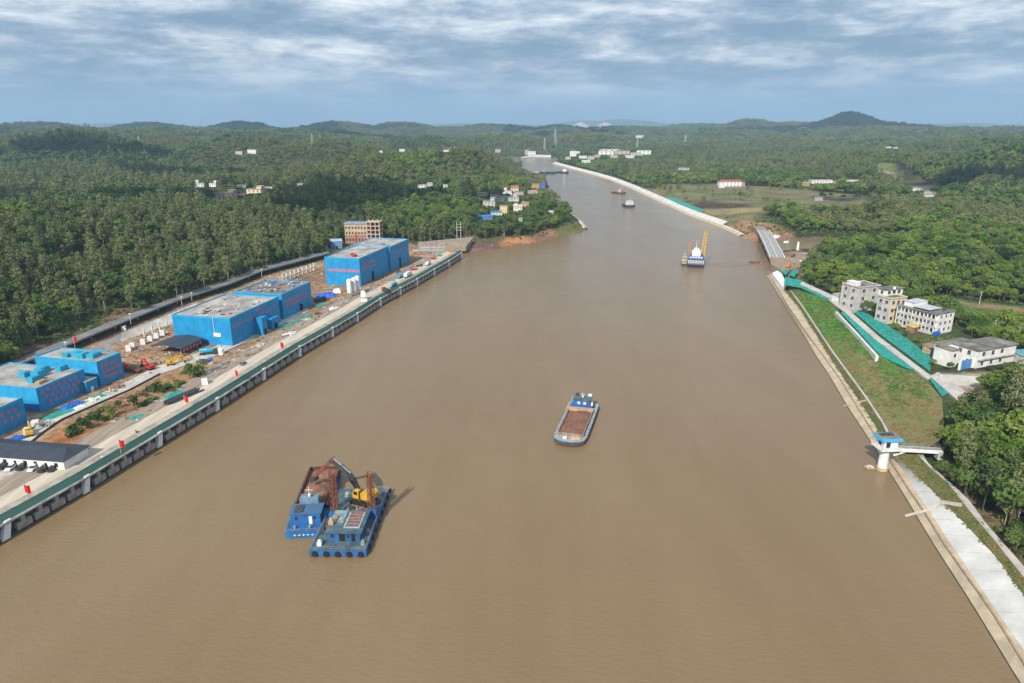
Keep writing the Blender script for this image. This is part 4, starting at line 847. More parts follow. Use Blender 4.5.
def truck(p, rz, mc, mb_, label, name='truck', L_=8.5, bodyh=1.6, drum=False, cat='truck'):
    t = thing(name, label, cat, tuple(p), rz)
    g = MB(); g.box(-L_ / 2, L_ / 2, -1.0, 1.0, .75, 1.05); g.build('chassis', STEELDK, t)
    g = MB(); g.loftx([[(x, y, z_) for x, z_ in ((L_ / 2 - 2.0, 1.06), (L_ / 2 + .2, 1.06), (L_ / 2 + .1, 2.0), (L_ / 2 - .3, 3.0), (L_ / 2 - 2.0, 3.0))] for y in (-1.2, 1.2)]); c_ = g.build('cab', mc, t)
    g = MB(); g.box(L_ / 2 - .08, L_ / 2 + .16, -1.0, 1.0, 2.0, 2.75); g.build('windscreen', GLASS, c_)
    g = MB()
    if drum: g.tube((-L_ / 2 + .2, 0, 2.7), (-.6, 0, 2.4), .7, 1.35, n=12); g.tube((-.6, 0, 2.4), (L_ / 2 - 2.2, 0, 2.2), 1.35, .8, n=12); g.build('mixer_drum', mb_, t)
    else: g.box(-L_ / 2, L_ / 2 - 2.2, -1.25, 1.25, 1.06, 1.06 + bodyh); g.build('cargo_body', mb_, t)
    for x in (-L_ / 2 + 1, -L_ / 2 + 2.3, L_ / 2 - 1):
        for s in (-1, 1): g = MB(); g.tube((x, s * .8, .5), (x, s * 1.15, .5), .5, n=12); g.build('wheel', TYRE, t)
    return t
qa = wall_at(440)[1]
truck(at(132, 371.5, ZP), 2.75, RED, RUST, 'red trailer truck on the dirt beside the far lettered blue block', L_=12, bodyh=.7)
truck(at(386, 292, ZP), qa + .9, RED, STEELDK, 'red cab truck with black body beside the turquoise pump', L_=8)
truck(at(394, 287, ZP), qa, CYAN, CYAN, 'turquoise concrete mixer truck on the quay road', 'mixer_truck', 8.5, drum=True)
truck(at(400, 278, ZP), qa, CYAN, CYAN, 'smaller turquoise truck beyond the mixer truck on the quay road', 'truck', 7, 1.2)
truck(at(408, 276.5, ZP), qa, WHITE, WHITE, 'white box truck on the far quay road', 'truck', 12, 2.6)
truck(at(428, 265, ZP), qa, RED, WHITE, 'red cab truck with white body near the far end of the quay', 'truck', 8, 1.8)
truck(at(209, 354.5, ZP), .2, STEELDK, CYAN, 'turquoise tank truck at the corner of the large blue shed', 'mixer_truck', 9, drum=True)
truck(at(320, 301.5, ZP), .5, NAVY, STEELDK, 'dark blue truck parked left of the cement silos', 'truck', 8, 1.2)
# heaps of timber, rubble and steel as separate stores
def heap(px, py, r_, h, m, label, n=22, name='rubble_heap', z=ZP, cat='heap', el=1.6, rz=1.2):
    rnd = random.Random(int(px * 31 + py * 7)); g = MB()
    for k in range(n):
        a = rnd.uniform(0, 6.28); q = r_ * math.sqrt(rnd.random()); x, y = q * math.cos(a) * el, q * math.sin(a); zz = h * (1 - q / r_) * rnd.uniform(.2, 1)
        d = Vector((rnd.uniform(-1, 1), rnd.uniform(-1, 1), rnd.uniform(-.15, .3))).normalized() * rnd.uniform(.6, 1.6)
        g.bar(Vector((x, y, zz + .25)) - d, Vector((x, y, zz + .25)) + d, rnd.uniform(.25, .7), rnd.uniform(.2, .5))
    g.tube((0, 0, 0), (0, 0, h * .7), r_ * .9, r_ * .25, n=12)
    o = g.build(name, m); o.location = at(px, py, z); o.rotation_euler = (0, 0, rz); return tag(o, label, cat)
heap(166, 361, 3.4, 2.0, TIMBER, 'heap of pale timber under the edge of the open shelter', 34, 'timber_heap')
heap(176, 359, 2.6, 1.6, YELLOW, 'heap of yellow formwork at the mouth of the open shelter', 26, 'formwork_heap')
heap(186, 360, 2.4, 1.2, TIMBER, 'low timber heap right of the open shelter', 24, 'timber_heap')
heap(206, 361, 2.2, 1.2, TARP, 'small heap of blue drums and sheets by the turquoise tank truck', 16, 'store_heap')
HEAPS = [(110, 393, CONC, 'pale rubble heap on the dirt beside the far lettered blue block'), (117, 388, BRICK, 'red brick heap near the far lettered blue block'), (92, 400.5, WHITE, 'white rubble heap beside the service road'), (48, 425, GREYCONC, 'grey rubble heap at the near end of the service road'),
         (258, 346, CONC, 'pale rubble heap in front of the stair towers of the blue shed'), (268, 341, GREYCONC, 'grey steel heap on the yard before the dark roofed shed'), (275, 338, TIMBER, 'timber heap on the yard before the dark roofed shed'), (290, 334, WHITE, 'white pipe heap on the yard by the quay road'),
         (300, 327, GREYCONC, 'grey store heap on the yard beyond the white pipe heap'), (307, 320, CONC, 'pale slab heap on the yard near the faded green net'), (318, 314, RUST, 'rusty steel heap beside the quay road before the silos'), (333, 309, WHITE, 'white slab heap between the silos and the quay road'),
         (345, 303, GREYCONC, 'grey steel heap at the foot of the cement silos'), (330, 289, GREYCONC, 'grey store heap behind the dark blue tarpaulin heap'), (372, 290, GREYCONC, 'grey steel heap at the corner of the tall blue block'), (378, 284, TIMBER, 'timber heap along the side of the tall blue block'),
         (398, 272, RUST, 'rusty steel heap along the far blue block'), (414, 270, RED, 'red steel heap on the far quay'), (420, 266, STEELDK, 'dark steel heap on the far quay'), (434, 259, RED, 'red store heap near the end of the quay'), (440, 256, GREENNET, 'green net heap near the end of the quay'), (425, 258, GREYCONC, 'grey rubble heap behind the end of the quay'), (450, 252, ORANGE, 'orange store heap at the end of the quay'),
         (225, 364, GREYCONC, 'grey rubble heap on the yard before the large blue shed'), (207, 372, CONC, 'pale rubble heap among the young trees by the service road'), (250, 355, GRAVEL, 'gravel heap on the yard beyond the grey car')]
for k, (px, py, m, lb) in enumerate(HEAPS): heap(px, py, 1.6 + (k * 37 % 10) * .12, .7 + (k * 13 % 7) * .12, m, lb, 16)
for px, py, L_, m, lb in ((432, 251, 24, GREYCONC, 'long grey roofed hut at the far end of the quay yard'), (421, 254, 14, BRICK, 'low brown hut behind the far end of the quay yard')):
    p = at(px, py, ZP); t = thing('site_hut', lb, 'hut', tuple(p), .25); g = MB(); g.cbox(0, 0, 0, L_, 6, 3); g.build('wall', m, t)
    g = MB(); g.add([(-L_ / 2 - .4, -3.4, 2.95), (L_ / 2 + .4, -3.4, 2.95), (L_ / 2 + .4, 3.4, 2.95), (-L_ / 2 - .4, 3.4, 2.95), (-L_ / 2 - .4, 0, 4.1), (L_ / 2 + .4, 0, 4.1)], [(0, 1, 5, 4), (2, 3, 4, 5), (0, 4, 3), (1, 2, 5), (0, 3, 2, 1)]); g.build('roof', GREYCONC, t)
loft('stone_slope', ats([(418, 246.5), (445, 246.5), (466, 246.5)], 6.7), ats([(418, 242), (445, 239.5), (474, 236.5)], 8.6), GRAVEL, 30, 4, wob=.3, thick=4.5)

# unfinished brick block, the yellow house and the blue hut behind the far blue blocks
p = hit(374, 247); bz = p.z
t = thing('unfinished_tower', 'unfinished brown concrete frame tower with open floors behind the blue blocks', 'building', (p.x, p.y, bz - .5), -.05)
W_, D_, n_ = 13, 11, 6
for k in range(n_ + 1):
    g = MB(); g.box(-W_ / 2, W_ / 2, 0, D_, k * 3.9 - .0, k * 3.9 + .5); g.build('floor_slab', PINKWALL, t)
for x in (-W_ / 2 + .5, -W_ / 6, W_ / 6, W_ / 2 - .5):
    for y in (.5, D_ - .5): g = MB(); g.box(-.42, .42, -.42, .42, 0, n_ * 3.9 + (1.5 if y > 1 else 0)); o = g.build('column', PINKWALL, t); o.location = (x, y, 0)
for k in range(n_):
    g = MB(); g.box(-W_ / 2 + .2, W_ / 2 - .2, D_ - 1, D_ - .8, k * 3.9 + .5, k * 3.9 + 3.9); g.box(-W_ / 2 + .92, -W_ / 6 - .42, .3, .5, k * 3.9 + .5, k * 3.9 + 1.7); g.build('infill_wall', BRICK, t)
clear(p, 16, 20); SIGHT.append((p.x, p.y, 10, p.z + 3))
p = hit(357, 245); t = thing('yellow_block', 'yellow walled block with blue roof joined to the unfinished tower', 'building', (p.x, p.y, p.z - .5), -.05)
g = MB(); g.box(-11, 10, 0, 12, 0, 10); g.build('lower_wall', BRICK, t); g = MB(); g.box(-11, 10, 0, 12, 10.02, 20.5); g.build('upper_wall', mat('dull tan render', (.46, .37, .25), .9, .3, .4), t); g = MB(); g.box(-11.6, 10.6, -.6, 12.6, 20.5, 21.5); g.build('roof', mat('grey blue sheet', (.22, .30, .42), .7, .3, .4), t)
for r_ in range(3):
    for k in range(7): g = MB(); g.box(-.8, .8, -.06, .02, 0, 1.9); o = g.build('window', GLASS, t); o.location = (-9.3 + k * 3, 0, 4.5 + r_ * 5.0 + (1.5 if r_ else 0))
clear(p, 18, 20); SIGHT.append((p.x, p.y, 13, p.z + 3))
p = hit(337, 249); t = thing('blue_hut', 'small blue hut with pale roof among trees left of the yellow block', 'hut', tuple(p), .3); g = MB(); g.cbox(0, 4, 0, 10, 8, 7); g.build('wall', mat('faded blue wall', (.12, .25, .5), .8), t); g = MB(); g.add([(-5.5, -.5, 7), (5.5, -.5, 7), (5.5, 8.5, 8), (-5.5, 8.5, 8), (-5.5, -.5, 6.7), (5.5, -.5, 6.7), (5.5, 8.5, 7.7), (-5.5, 8.5, 7.7)], [(0, 1, 2, 3), (7, 6, 5, 4), (0, 4, 5, 1), (1, 5, 6, 2), (2, 6, 7, 3), (3, 7, 4, 0)]); g.build('roof', mat('pale blue roof', (.35, .5, .62), .6), t); g = MB(); g.box(-1, 1, -.05, .02, 0, 2.4); g.build('door', DARK, t)
clear(p, 10, 14)
# tower crane mast, red, by the yellow block
p = hit(357, 250); t = thing('hoist_mast', 'red lattice hoist mast in front of the yellow block', 'mast', tuple(p)); g = MB()
for sx in (-.7, .7):
    for sy in (-.7, .7): g.bar((sx, sy, 0), (sx, sy, 15), .22)
for k in range(10):
    for a, b_ in (((-.7, -.7), (.7, -.7)), ((.7, -.7), (.7, .7)), ((.7, .7), (-.7, .7)), ((-.7, .7), (-.7, -.7))): g.bar((*a, k * 1.5), (*b_, k * 1.5 + 1.5), .12)
g.build('lattice', RED, t); g = MB(); g.cbox(1.6, 0, 1, 1.6, 2, 2.4); g.build('cage', RED, t)

# ------------------------------------------------------------------ vessels. local frame: +y towards the bow
def heading(stern, bow): d = bow - stern; return math.atan2(-d.x, d.y), d.length
def hull_mesh(g, L_, B, zd, rake=0.16, n=7, zb=-0.8, blunt=0.55, stern=0.92, mi=0):
    """plan rings from keel to deck edge"""
    def plan(sc, zz, rk):
        pts = [(-B / 2 * stern * sc, 0), (-B / 2 * sc, L_ * .06)]
        for k in range(n + 1):
            a = k / n * math.pi; pts.append((-B / 2 * sc * math.cos(a) if 0 < k < n else (-B / 2 * sc if k == 0 else B / 2 * sc), L_ * (1 - rake) + L_ * rake * rk * (math.sin(a) ** blunt if 0 < k < n else 0)))
        pts += [(B / 2 * sc, L_ * .06), (B / 2 * stern * sc, 0)]
        return [(x, y, zz) for x, y in pts]
    g.loftx([plan(.9, zb, .7), plan(.97, .3, .85), plan(1, zd, 1.0)], mi); return plan(1, zd, 1.0)
def rails(g, pts, h=1.0, closed=False):
    pts = [Vector(p) for p in pts]
    for a, b_ in zip(pts, pts[1:]):
        n = max(1, int((b_ - a).length / 2.0))
        for k in range(n): q = a.lerp(b_, k / n); g.tube(q, q + Vector((0, 0, h)), .05, n=5)
        for z_ in (h, h * .5): g.bar(a + Vector((0, 0, z_)), b_ + Vector((0, 0, z_)), .07)
def sandfill(g, x0, x1, y0, y1, z0, h, seed=1, nx=12, ny=26, peaks=3):
    rnd = random.Random(seed); pk = [(rnd.uniform(.25, .75), rnd.uniform(.1, .9), rnd.uniform(.5, 1)) for _ in range(peaks)]; vs = []
    for j in range(ny):
        for i in range(nx):
            u, v = i / (nx - 1), j / (ny - 1)
            hh = sum(c * math.exp(-((u - a) / .3) ** 2 - ((v - b_) / .18) ** 2) for a, b_, c in pk)
            vs.append((x0 + (x1 - x0) * u, y0 + (y1 - y0) * v, z0 + h * min(1.2, hh) * (1 if 0 < i < nx - 1 else .25) + rnd.uniform(-.12, .12)))
    g.add(vs, [(j * nx + i, j * nx + i + 1, (j + 1) * nx + i + 1, (j + 1) * nx + i) for j in range(ny - 1) for i in range(nx - 1)])

# self propelled sand barge in mid river
stn, bow = at(584.5, 407), at(567.5, 447)
rz, Lh = heading(stn, bow); B = 13.2
t = thing('sand_barge', 'blue and grey motor barge carrying brown sand alone in mid river', 'barge', tuple(stn), rz)
g = MB(); hull_mesh(g, Lh, B, 2.1, rake=.17); g.build('hull', [HULLGREY], t)
g = MB(); hull_mesh(g, Lh * 1.002, B * 1.004, .55, rake=.17); g.build('boot_top', REDOX, t)
g = MB(); hull_mesh(g, Lh * 1.004, B * 1.012, 2.0, rake=.17, zb=1.2); g.build('rubbing_band', mat('teal hull band', (.06, .17, .22), .6), t)
h0, h1, hw = Lh * .28, Lh * .86, B / 2 - 1.5
g = MB()
for x in (-hw, hw): g.box(x - .18, x + .18, h0, h1, 2.1, 3.4)
g.box(-hw, hw, h1 - .18, h1 + .18, 2.1, 3.3); g.build('hold_coaming', mat('rusty grey coaming', (.30, .23, .20), .8, .4, .8), t)
g = MB(); sandfill(g, -hw + .1, hw - .1, h0, h1, 2.5, 1.0, 4, peaks=4); g.build('sand_load', SAND, t)
g = MB(); g.box(-hw - .4, hw + .4, h0 - 1.6, h0 - .1, 2.1, 4.0); g.build('hold_bulkhead', SANDPALE, t)
g = MB(); g.blob((-2.6, h1 + 1.3, 2.0), 2.6, jit=.12, zs=.4); g.build('bow_sand_heap', SANDPALE, t)
g = MB(); g.cbox(1.6, h1 + 3.0, 2.1, 1.2, 1.0, .9); g.tube((1.6 - .8, h1 + 3, 2.6), (1.6 + .8, h1 + 3, 2.6), .45, n=10); g.build('anchor_winch', WHITE, t)
g = MB(); g.box(-4.6, 4.6, 2.4, h0 - 2.2, 2.1, 4.2); dh = g.build('deckhouse', HULLBLUE, t)
for k in range(4): g = MB(); g.box(-.55, .55, -.03, .05, 2.9, 3.7); o = g.build('window', GLASS, dh); o.location = (-3.3 + k * 2.2, h0 - 2.2, 0)
g = MB(); g.box(-3.6, 3.6, 3.6, h0 - 3.0, 4.22, 6.4); wh = g.build('wheelhouse', HULLBLUE, t)
for k in range(2): g = MB(); g.box(-.6, .6, -.03, .06, 4.7, 5.9); o = g.build('window', mat('pale window glass', (.62, .60, .68), .3), wh); o.location = (-1.3 + k * 2.6, h0 - 3.0, 0)
g = MB(); g.box(-4.0, 4.0, 3.2, h0 - 2.6, 6.4, 6.6); g.build('wheelhouse_roof', DECKTEAL, t)
for x, m in ((-2.6, WHITE), (2.9, STEELDK)): g = MB(); g.cbox(x, 2.0, 2.1, 1.6, 1.4, 5.0); g.build('funnel', m, t)
g = MB(); g.tube((0, 6, 6.6), (0, 6, 9.6), .11, .07, 6); g.bar((-1.2, 6, 8.4), (1.2, 6, 8.4), .1); g.cbox(0, 6, 7.2, .9, .4, .5); g.build('mast', WHITE, t)
g = MB(); rails(g, [(-B / 2 + .3, Lh * .05, 2.1), (-B / 2 + .3, h0, 2.1)]); rails(g, [(B / 2 - .3, Lh * .05, 2.1), (B / 2 - .3, h0, 2.1)]); g.build('railing', WHITE, t)
g = MB(); g.cbox(4.6, 3.0, 4.2, 1.5, 4, 1.0); g.build('lifeboat', STEELGR, t)
g = MB(); g.tube((-4.3, h0 - 4, 4.2), (-4.3, h0 - 4, 5.8), .45, n=10); g.build('vent', WHITE, t)

# spoil barge alongside the dredger
stn, bow = at(304, 538), at(327, 473)
rz, Lh = heading(stn, bow); B = 11.6
t = thing('spoil_barge', 'blue sterned hopper barge full of red brown spoil beside the dredger', 'barge', tuple(stn), rz)
g = MB(); hull_mesh(g, Lh, B, 2.0, rake=.10); g.build('hull', HULLBLUE, t)
hw = B / 2 - .7; h0, h1 = Lh * .33, Lh * .95
g = MB()
for x in (-hw, hw): g.box(x - .25, x + .25, h0, h1, 2.0, 3.9)
for k in range(9):
    for x in (-hw - .35, hw + .35): g.cbox(x, h0 + (h1 - h0) * (k + .5) / 9, 2, .35, .3, 1.8)
g.box(-hw, hw, h1 - .2, h1 + .2, 2, 3.7); g.build('hold_coaming', mat('dark red coaming', (.13, .055, .045), .8, .4, .7), t)
g = MB(); sandfill(g, -hw + .1, hw - .1, h0, h1, 2.5, 2.0, 9, peaks=5); g.build('spoil_load', SPOIL, t)
g = MB(); g.box(-4.6, 4.4, 4.6, 10.0, 2.0, 5.6); dh = g.build('deckhouse', HULLBLUE, t)
for k, x in enumerate((-2.9, 2.6)): g = MB(); g.box(x - .5, x + .5, 4.55, 4.62, 3.6, 4.6); g.build('window', GLASS, dh)
g = MB(); g.box(.9, 1.9, 4.45, 4.62, 2.0, 4.6); g.build('door', WHITE, dh)
g = MB(); g.box(-5.0, 4.8, 4.2, 10.4, 5.6, 5.8); g.build('deckhouse_roof', DECKBLUE, t)
g = MB(); g.box(-3.6, -1.0, 5.0, 9.0, 5.8, 6.1); g.build('roof_hatch', STEELDK, t)
g = MB(); g.box(-2.8, 3.0, 10.05, 13.2, 2.0, 7.6); g.build('wheelhouse', mat('worn grey blue wheelhouse', (.16, .24, .33), .7, .4, .6), t)
g = MB(); g.tube((.2, 11, 7.6), (.2, 11, 11.5), .12, n=6); g.bar((-1, 11, 10.2), (1.4, 11, 10.2), .12); g.cbox(.2, 11, 8, .7, .5, .8); g.build('mast', WHITE, t)
g = MB(); rails(g, [(-B / 2 + .3, 4, 2), (-B / 2 + .4, .3, 2), (B / 2 - .4, .3, 2), (B / 2 - .3, 4, 2)]); g.build('railing', STEELGR, t)
for x in (-3, 1.5): g = MB(); g.tube((x, 2.2, 2.0), (x, 2.2, 2.9), .4, n=8); g.build('bollard', STEELGR, t)
g = MB()
for k in range(5): g.box(-3 + k * 1.3, -2.2 + k * 1.3, -.06, .0, 1.0, 1.15); g.box(-2.7 + k * 1.3, -2.55 + k * 1.3, -.061, .001, .75, 1.45)
g.build('stern_lettering', WHITE, t)

# backhoe dredger
stn, bow = at(338, 557), at(365, 494.5)
rz, Lh = heading(stn, bow); B = 16.6
t = thing('dredger_pontoon', 'blue and teal dredger pontoon with rust red lattice towers and tyre fenders', 'dredger', tuple(stn), rz); DRED = t; dstn, drz, dL = stn, rz, Lh
g = MB(); g.loftx([[(-B / 2 + .5, .8, -.8), (B / 2 - .5, .8, -.8), (B / 2 - .5, Lh - .8, -.8), (-B / 2 + .5, Lh - .8, -.8)], [(-B / 2, 0, .3), (B / 2, 0, .3), (B / 2, Lh, .3), (-B / 2, Lh, .3)], [(-B / 2, 0, 2.2), (B / 2, 0, 2.2), (B / 2, Lh, 2.2), (-B / 2, Lh, 2.2)]]); g.build('hull', HULLBLUE, t)
g = MB(); g.box(-B / 2 + .15, B / 2 - .15, .15, Lh - .15, 2.2, 2.26); g.build('deck', DECKTEAL, t)
for k in range(5): g = MB(); x = -B / 2 + 1.6 + k * (B - 3.2) / 4; g.tube((x, -.5, 1.1), (x, -.02, 1.1), .85, n=14); g.build('tyre_fender', TYRE, t)
for k in range(8): g = MB(); y = 4 + k * 4.6; g.tube((B / 2 + .02, y, 1.1), (B / 2 + .45, y, 1.1), .75, n=12); g.build('tyre_fender', TYRE, t)
g = MB(); g.box(-3.8, 5.6, 4.6, 15.5, 2.26, 5.4); dh = g.build('deckhouse', HULLBLUE, t)
for x0, x1, mm in ((-.6, 1.2, DARK), (3.0, 4.2, DARK)): g = MB(); g.box(x0, x1, 4.54, 4.62, 2.3, 4.6); g.build('door', mm, dh)
for x in (-2.6, 2.1): g = MB(); g.box(x - .5, x + .5, 4.54, 4.62, 3.4, 4.5); g.build('window', GLASS, dh)
g = MB(); g.box(-4.6, 6.4, 3.6, 16.2, 5.4, 5.65); g.build('deckhouse_roof', DECKTEAL, t)
g = MB(); g.box(.4, 5.2, 6.2, 14.8, 5.65, 5.9); fr = g.build('skylight_frame', mat('pale teal frame', (.36, .47, .50), .7), t)
for k in range(5): g = MB(); g.box(.8, 4.8, 6.6 + k * 1.65, 8.0 + k * 1.65, 5.9, 5.98); g.build('skylight_panel', mat('red brown panel', (.24, .12, .11), .6, .4, 1.0), fr)
g = MB(); g.box(-4.4, -.4, 9, 15.8, 5.66, 5.8); g.build('roof_plate', mat('worn pale deck plate', (.24, .33, .36), .7, .4, .5), t)
for x, y, s_, mm in ((-5.8, 2.4, .8, WHITE), (-3.6, 8, .9, SANDPALE), (-2.8, 11, .5, ORANGE), (6.8, 3, .7, STEELGR), (-6.6, 9, .9, STEELDK), (-6.2, 12.5, .7, RUST), (7.0, 9, .6, STEELGR)):
    g = MB(); z0 = 5.8 if -4 < x < 5 and 5 < y < 15 else 2.26; g.cbox(x, y, z0, s_ * 1.6, s_ * 1.6, s_ * 1.5); g.cbox(x, y, z0 + s_ * 1.5, s_ * 1.0, s_ * 1.0, s_ * .7); g.build('deck_locker', mm, t)
def lattice(g, x, y, z0, z1, w_, th_=.22, nb=9):
    for sx in (-w_, w_):
        for sy in (-w_, w_): g.bar((x + sx, y + sy, z0), (x + sx * .8, y + sy * .8, z1), th_)
    for k in range(nb):
        za, zb = z0 + (z1 - z0) * k / nb, z0 + (z1 - z0) * (k + 1) / nb
        for a, b_ in (((-w_, -w_), (w_, -w_)), ((w_, -w_), (w_, w_)), ((w_, w_), (-w_, w_)), ((-w_, w_), (-w_, -w_))):
            g.bar((x + a[0] * .9, y + a[1] * .9, za), (x + b_[0] * .9, y + b_[1] * .9, zb), th_ * .55); g.bar((x + a[0] * .9, y + a[1] * .9, zb), (x + b_[0] * .9, y + b_[1] * .9, zb), th_ * .55)
for x, y, h in ((-5.0, 17.0, 16.0), (6.2, 18.5, 15.0)):
    g = MB(); lattice(g, x, y, 2.3, 2.3 + h, 1.0, .17, 8); tw = g.build('spud_tower', RUST, t)
    g = MB(); g.tube((x, y, 1.0), (x, y, 2.3 + h * .94), .42, n=10); g.build('spud_pile', RUST, tw)
    g = MB(); g.cbox(x, y, 2.26, 3.2, 3.2, 2.6); g.build('spud_housing', HULLBLUE, t)
g = MB(); lattice(g, -6.3, 22, 2.3, 13.5, .6, .16, 8); g.bar((-6.3, 22, 13.5), (-5.2, 17, 17.5), .25); g.build('side_gantry', RUST, t)
g = MB(); rails(g, [(-B / 2 + .3, 17, 2.26), (-B / 2 + .3, .3, 2.26), (B / 2 - .3, .3, 2.26), (B / 2 - .3, Lh - .3, 2.26), (0, Lh - .3, 2.26)], 1.0); g.build('railing', STEELGR, t)
for x, y in ((-4, Lh - 5), (3.5, Lh - 3.5), (6.5, Lh - 8)): g = MB(); g.tube((x - 1.1, y, 3.1), (x + 1.1, y, 3.1), .75, n=12); g.cbox(x, y, 2.26, 2.6, 1.6, .5); g.build('winch', STEELGR, t)
g = MB(); g.box(-2.2, 6.0, 19.5, 25.5, 2.26, 3.5); g.build('machine_platform', mat('pale machine platform', (.36, .31, .25), .8, .4, .6), t)
for k in range(14):
    g = MB(); rnd = random.Random(k); x, y = rnd.uniform(-2.2, 6.5), rnd.uniform(16.6, 20.5); h_ = rnd.uniform(.5, 1.6); g.cbox(x, y, 3.5 if y > 19.5 and x < 6 else 2.26, rnd.uniform(.5, 1.4), rnd.uniform(.5, 1.4), h_); g.tube((x, y, 2.3), (x, y, 4.0 + h_), .18, n=6); g.build('deck_gear', (ORANGE, STEELDK, SANDPALE, RUST, STEELGR, RED, TYRE)[k % 7], DRED)
# the excavator standing on it
Md = Matrix.Translation(dstn) @ Matrix.Rotation(drz, 4, 'Z')
p = Md @ Vector((2.2, 24.5, 3.5))
bpnt = at(313.5, 488.5, 3.6); elb = Vector(at(334.5, 467.5, 0)); 
dirv = Vector((bpnt.x - p.x, bpnt.y - p.y, 0)); reach = dirv.length; erz = math.atan2(dirv.y, dirv.x)
t = thing('backhoe_excavator', 'yellow backhoe excavator on the dredger with long dark boom over the spoil barge', 'excavator', tuple(p), erz)
for s in (-1, 1): g = MB(); g.loftx([[(x, s * 2.2 + q, z_) for x, z_ in ((-3.2, 0), (3.2, 0), (3.7, .7), (3.2, 1.3), (-3.2, 1.3), (-3.7, .7))] for q in (-.5, .5)]); g.build('track', TYRE, t)
g = MB(); g.tube((0, 0, 1.2), (0, 0, 1.9), 1.6, n=16); g.box(-4.4, 2.6, -2.2, 2.2, 1.9, 2.3); g.build('turntable', STEELDK, t)
g = MB(); g.loftx([[(-4.5, y, 2.3), (-.6, y, 2.3), (-.6, y, 4.5), (-4.0, y, 4.7), (-4.6, y, 4.0)] for y in (-2.2, 2.2)]); g.build('engine_house', YELLOW, t)
g = MB(); g.loftx([[(.1, y, 2.3), (2.5, y, 2.3), (2.6, y, 3.5), (2.0, y, 5.0), (.1, y, 5.0)] for y in (.8, 2.3)]); cb = g.build('cab', YELLOW, t); g = MB(); g.box(.5, 2.0, 2.27, 2.33, 3.5, 4.7); g.build('window', GLASS, cb)
g = MB(); zt = 12.2; e_ = reach * .62; pr = [(1.6, 2.6), (3.4, 6.2), (5.6, 8.8), (8.6, 10.9), (e_, zt)]
for a, b_, w_ in zip(pr, pr[1:], (1.3, 1.5, 1.4, 1.1)): g.bar((a[0], -.4, a[1]), (b_[0], -.4, b_[1]), w_, w_ * 1.05)
g.build('boom', STEELDK, t)
g = MB(); g.bar((e_ - 1.6, -.4, zt + .9), (reach - .4, -.4, 4.4), .9, 1.1); g.build('stick', RUST, t)
g = MB(); g.tube((4.6, -.4, 9.2), (e_ - 1.5, -.4, zt + .8), .28, n=8); g.tube((1.0, -.4, 3.0), (5.0, -.4, 7.4), .3, n=8); g.build('hydraulic_ram', STEELGR, t)
g = MB(); g.loftx([[(reach - 1.0, y, 4.6), (reach + .5, y, 4.4), (reach + .8, y, 2.9), (reach - .3, y, 2.5), (reach - 1.5, y, 3.3)] for y in (-1.6, .8)]); g.build('bucket', STEELDK, t)

# white and yellow drilling barge farther up, the tender beside it
stn = at(695.5, 267.8); B = 14.5; Lh = 32
t = thing('drilling_barge', 'white and blue work barge with tall yellow frame and orange pole on the upper river', 'barge', tuple(stn), -.26)
g = MB(); hull_mesh(g, Lh, B, 2.6, rake=.1, blunt=.5, stern=1); g.build('hull', NAVY, t)
g = MB(); g.box(-B / 2 + .6, B / 2 - .6, .8, 4, 2.6, 3.6); g.build('stern_gear', RUST, t)
g = MB(); g.box(-6.6, 6.6, 3.5, 15, 2.6, 6.0); dh = g.build('deckhouse', WHITE, t)
for k in range(6): g = MB(); g.box(-.6, .6, -.06, .02, 4.0, 5.2); o = g.build('window', GLASS, dh); o.location = (-5.2 + k * 2.1, 3.5, 0)
g = MB(); g.box(-7.0, 7.0, 3.0, 15.5, 6.0, 6.6); g.box(-6.2, 6.2, 4.4, 14, 6.6, 9.2); up = g.build('upper_house', HULLBLUE, t)
for k in range(5): g = MB(); g.box(-.9, .9, -.06, .02, 7.6, 8.9); o = g.build('window', mat('pale window glass', (.62, .60, .68), .3), up); o.location = (-4.6 + k * 2.3, 4.4, 0)
g = MB(); g.box(-3.8, 3.4, 5, 12, 9.2, 13.0); g.box(-4.2, 3.8, 4.6, 12.4, 13.0, 13.3); g.box(-2.6, 2.2, 6, 11, 13.3, 15.4); g.build('wheelhouse', WHITE, t)
g = MB(); g.tube((-.5, 8, 15.4), (-.5, 8, 23), .22, .12, 6); g.bar((-2, 8, 16.5), (1, 8, 16.5), .2); g.bar((-1.5, 8, 14.4), (.5, 8, 14.4), .2); g.build('mast', WHITE, t)
g = MB(); g.bar((3.6, 14, 2.6), (5.6, 15, 30), .9); g.bar((6.2, 14, 2.6), (7.6, 15, 31), .9)
for k in range(9): g.bar((3.8 + k * .2, 14 + k * .1, 5 + k * 2.7), (6.4 + k * .13, 14 + k * .1, 6.4 + k * 2.7), .35)
g.build('crane_frame', YELLOW, t)
g = MB(); g.tube((-6.4, 8, 1.0), (-6.4, 8, 22), .6, .5, 8); g.build('spud_pole', ORANGE, t)
g = MB(); rails(g, [(-B / 2 + .5, 8, 2.6), (-B / 2 + .5, .5, 2.6), (B / 2 - .5, .5, 2.6), (B / 2 - .5, 8, 2.6)], 1.1); g.build('railing', WHITE, t)
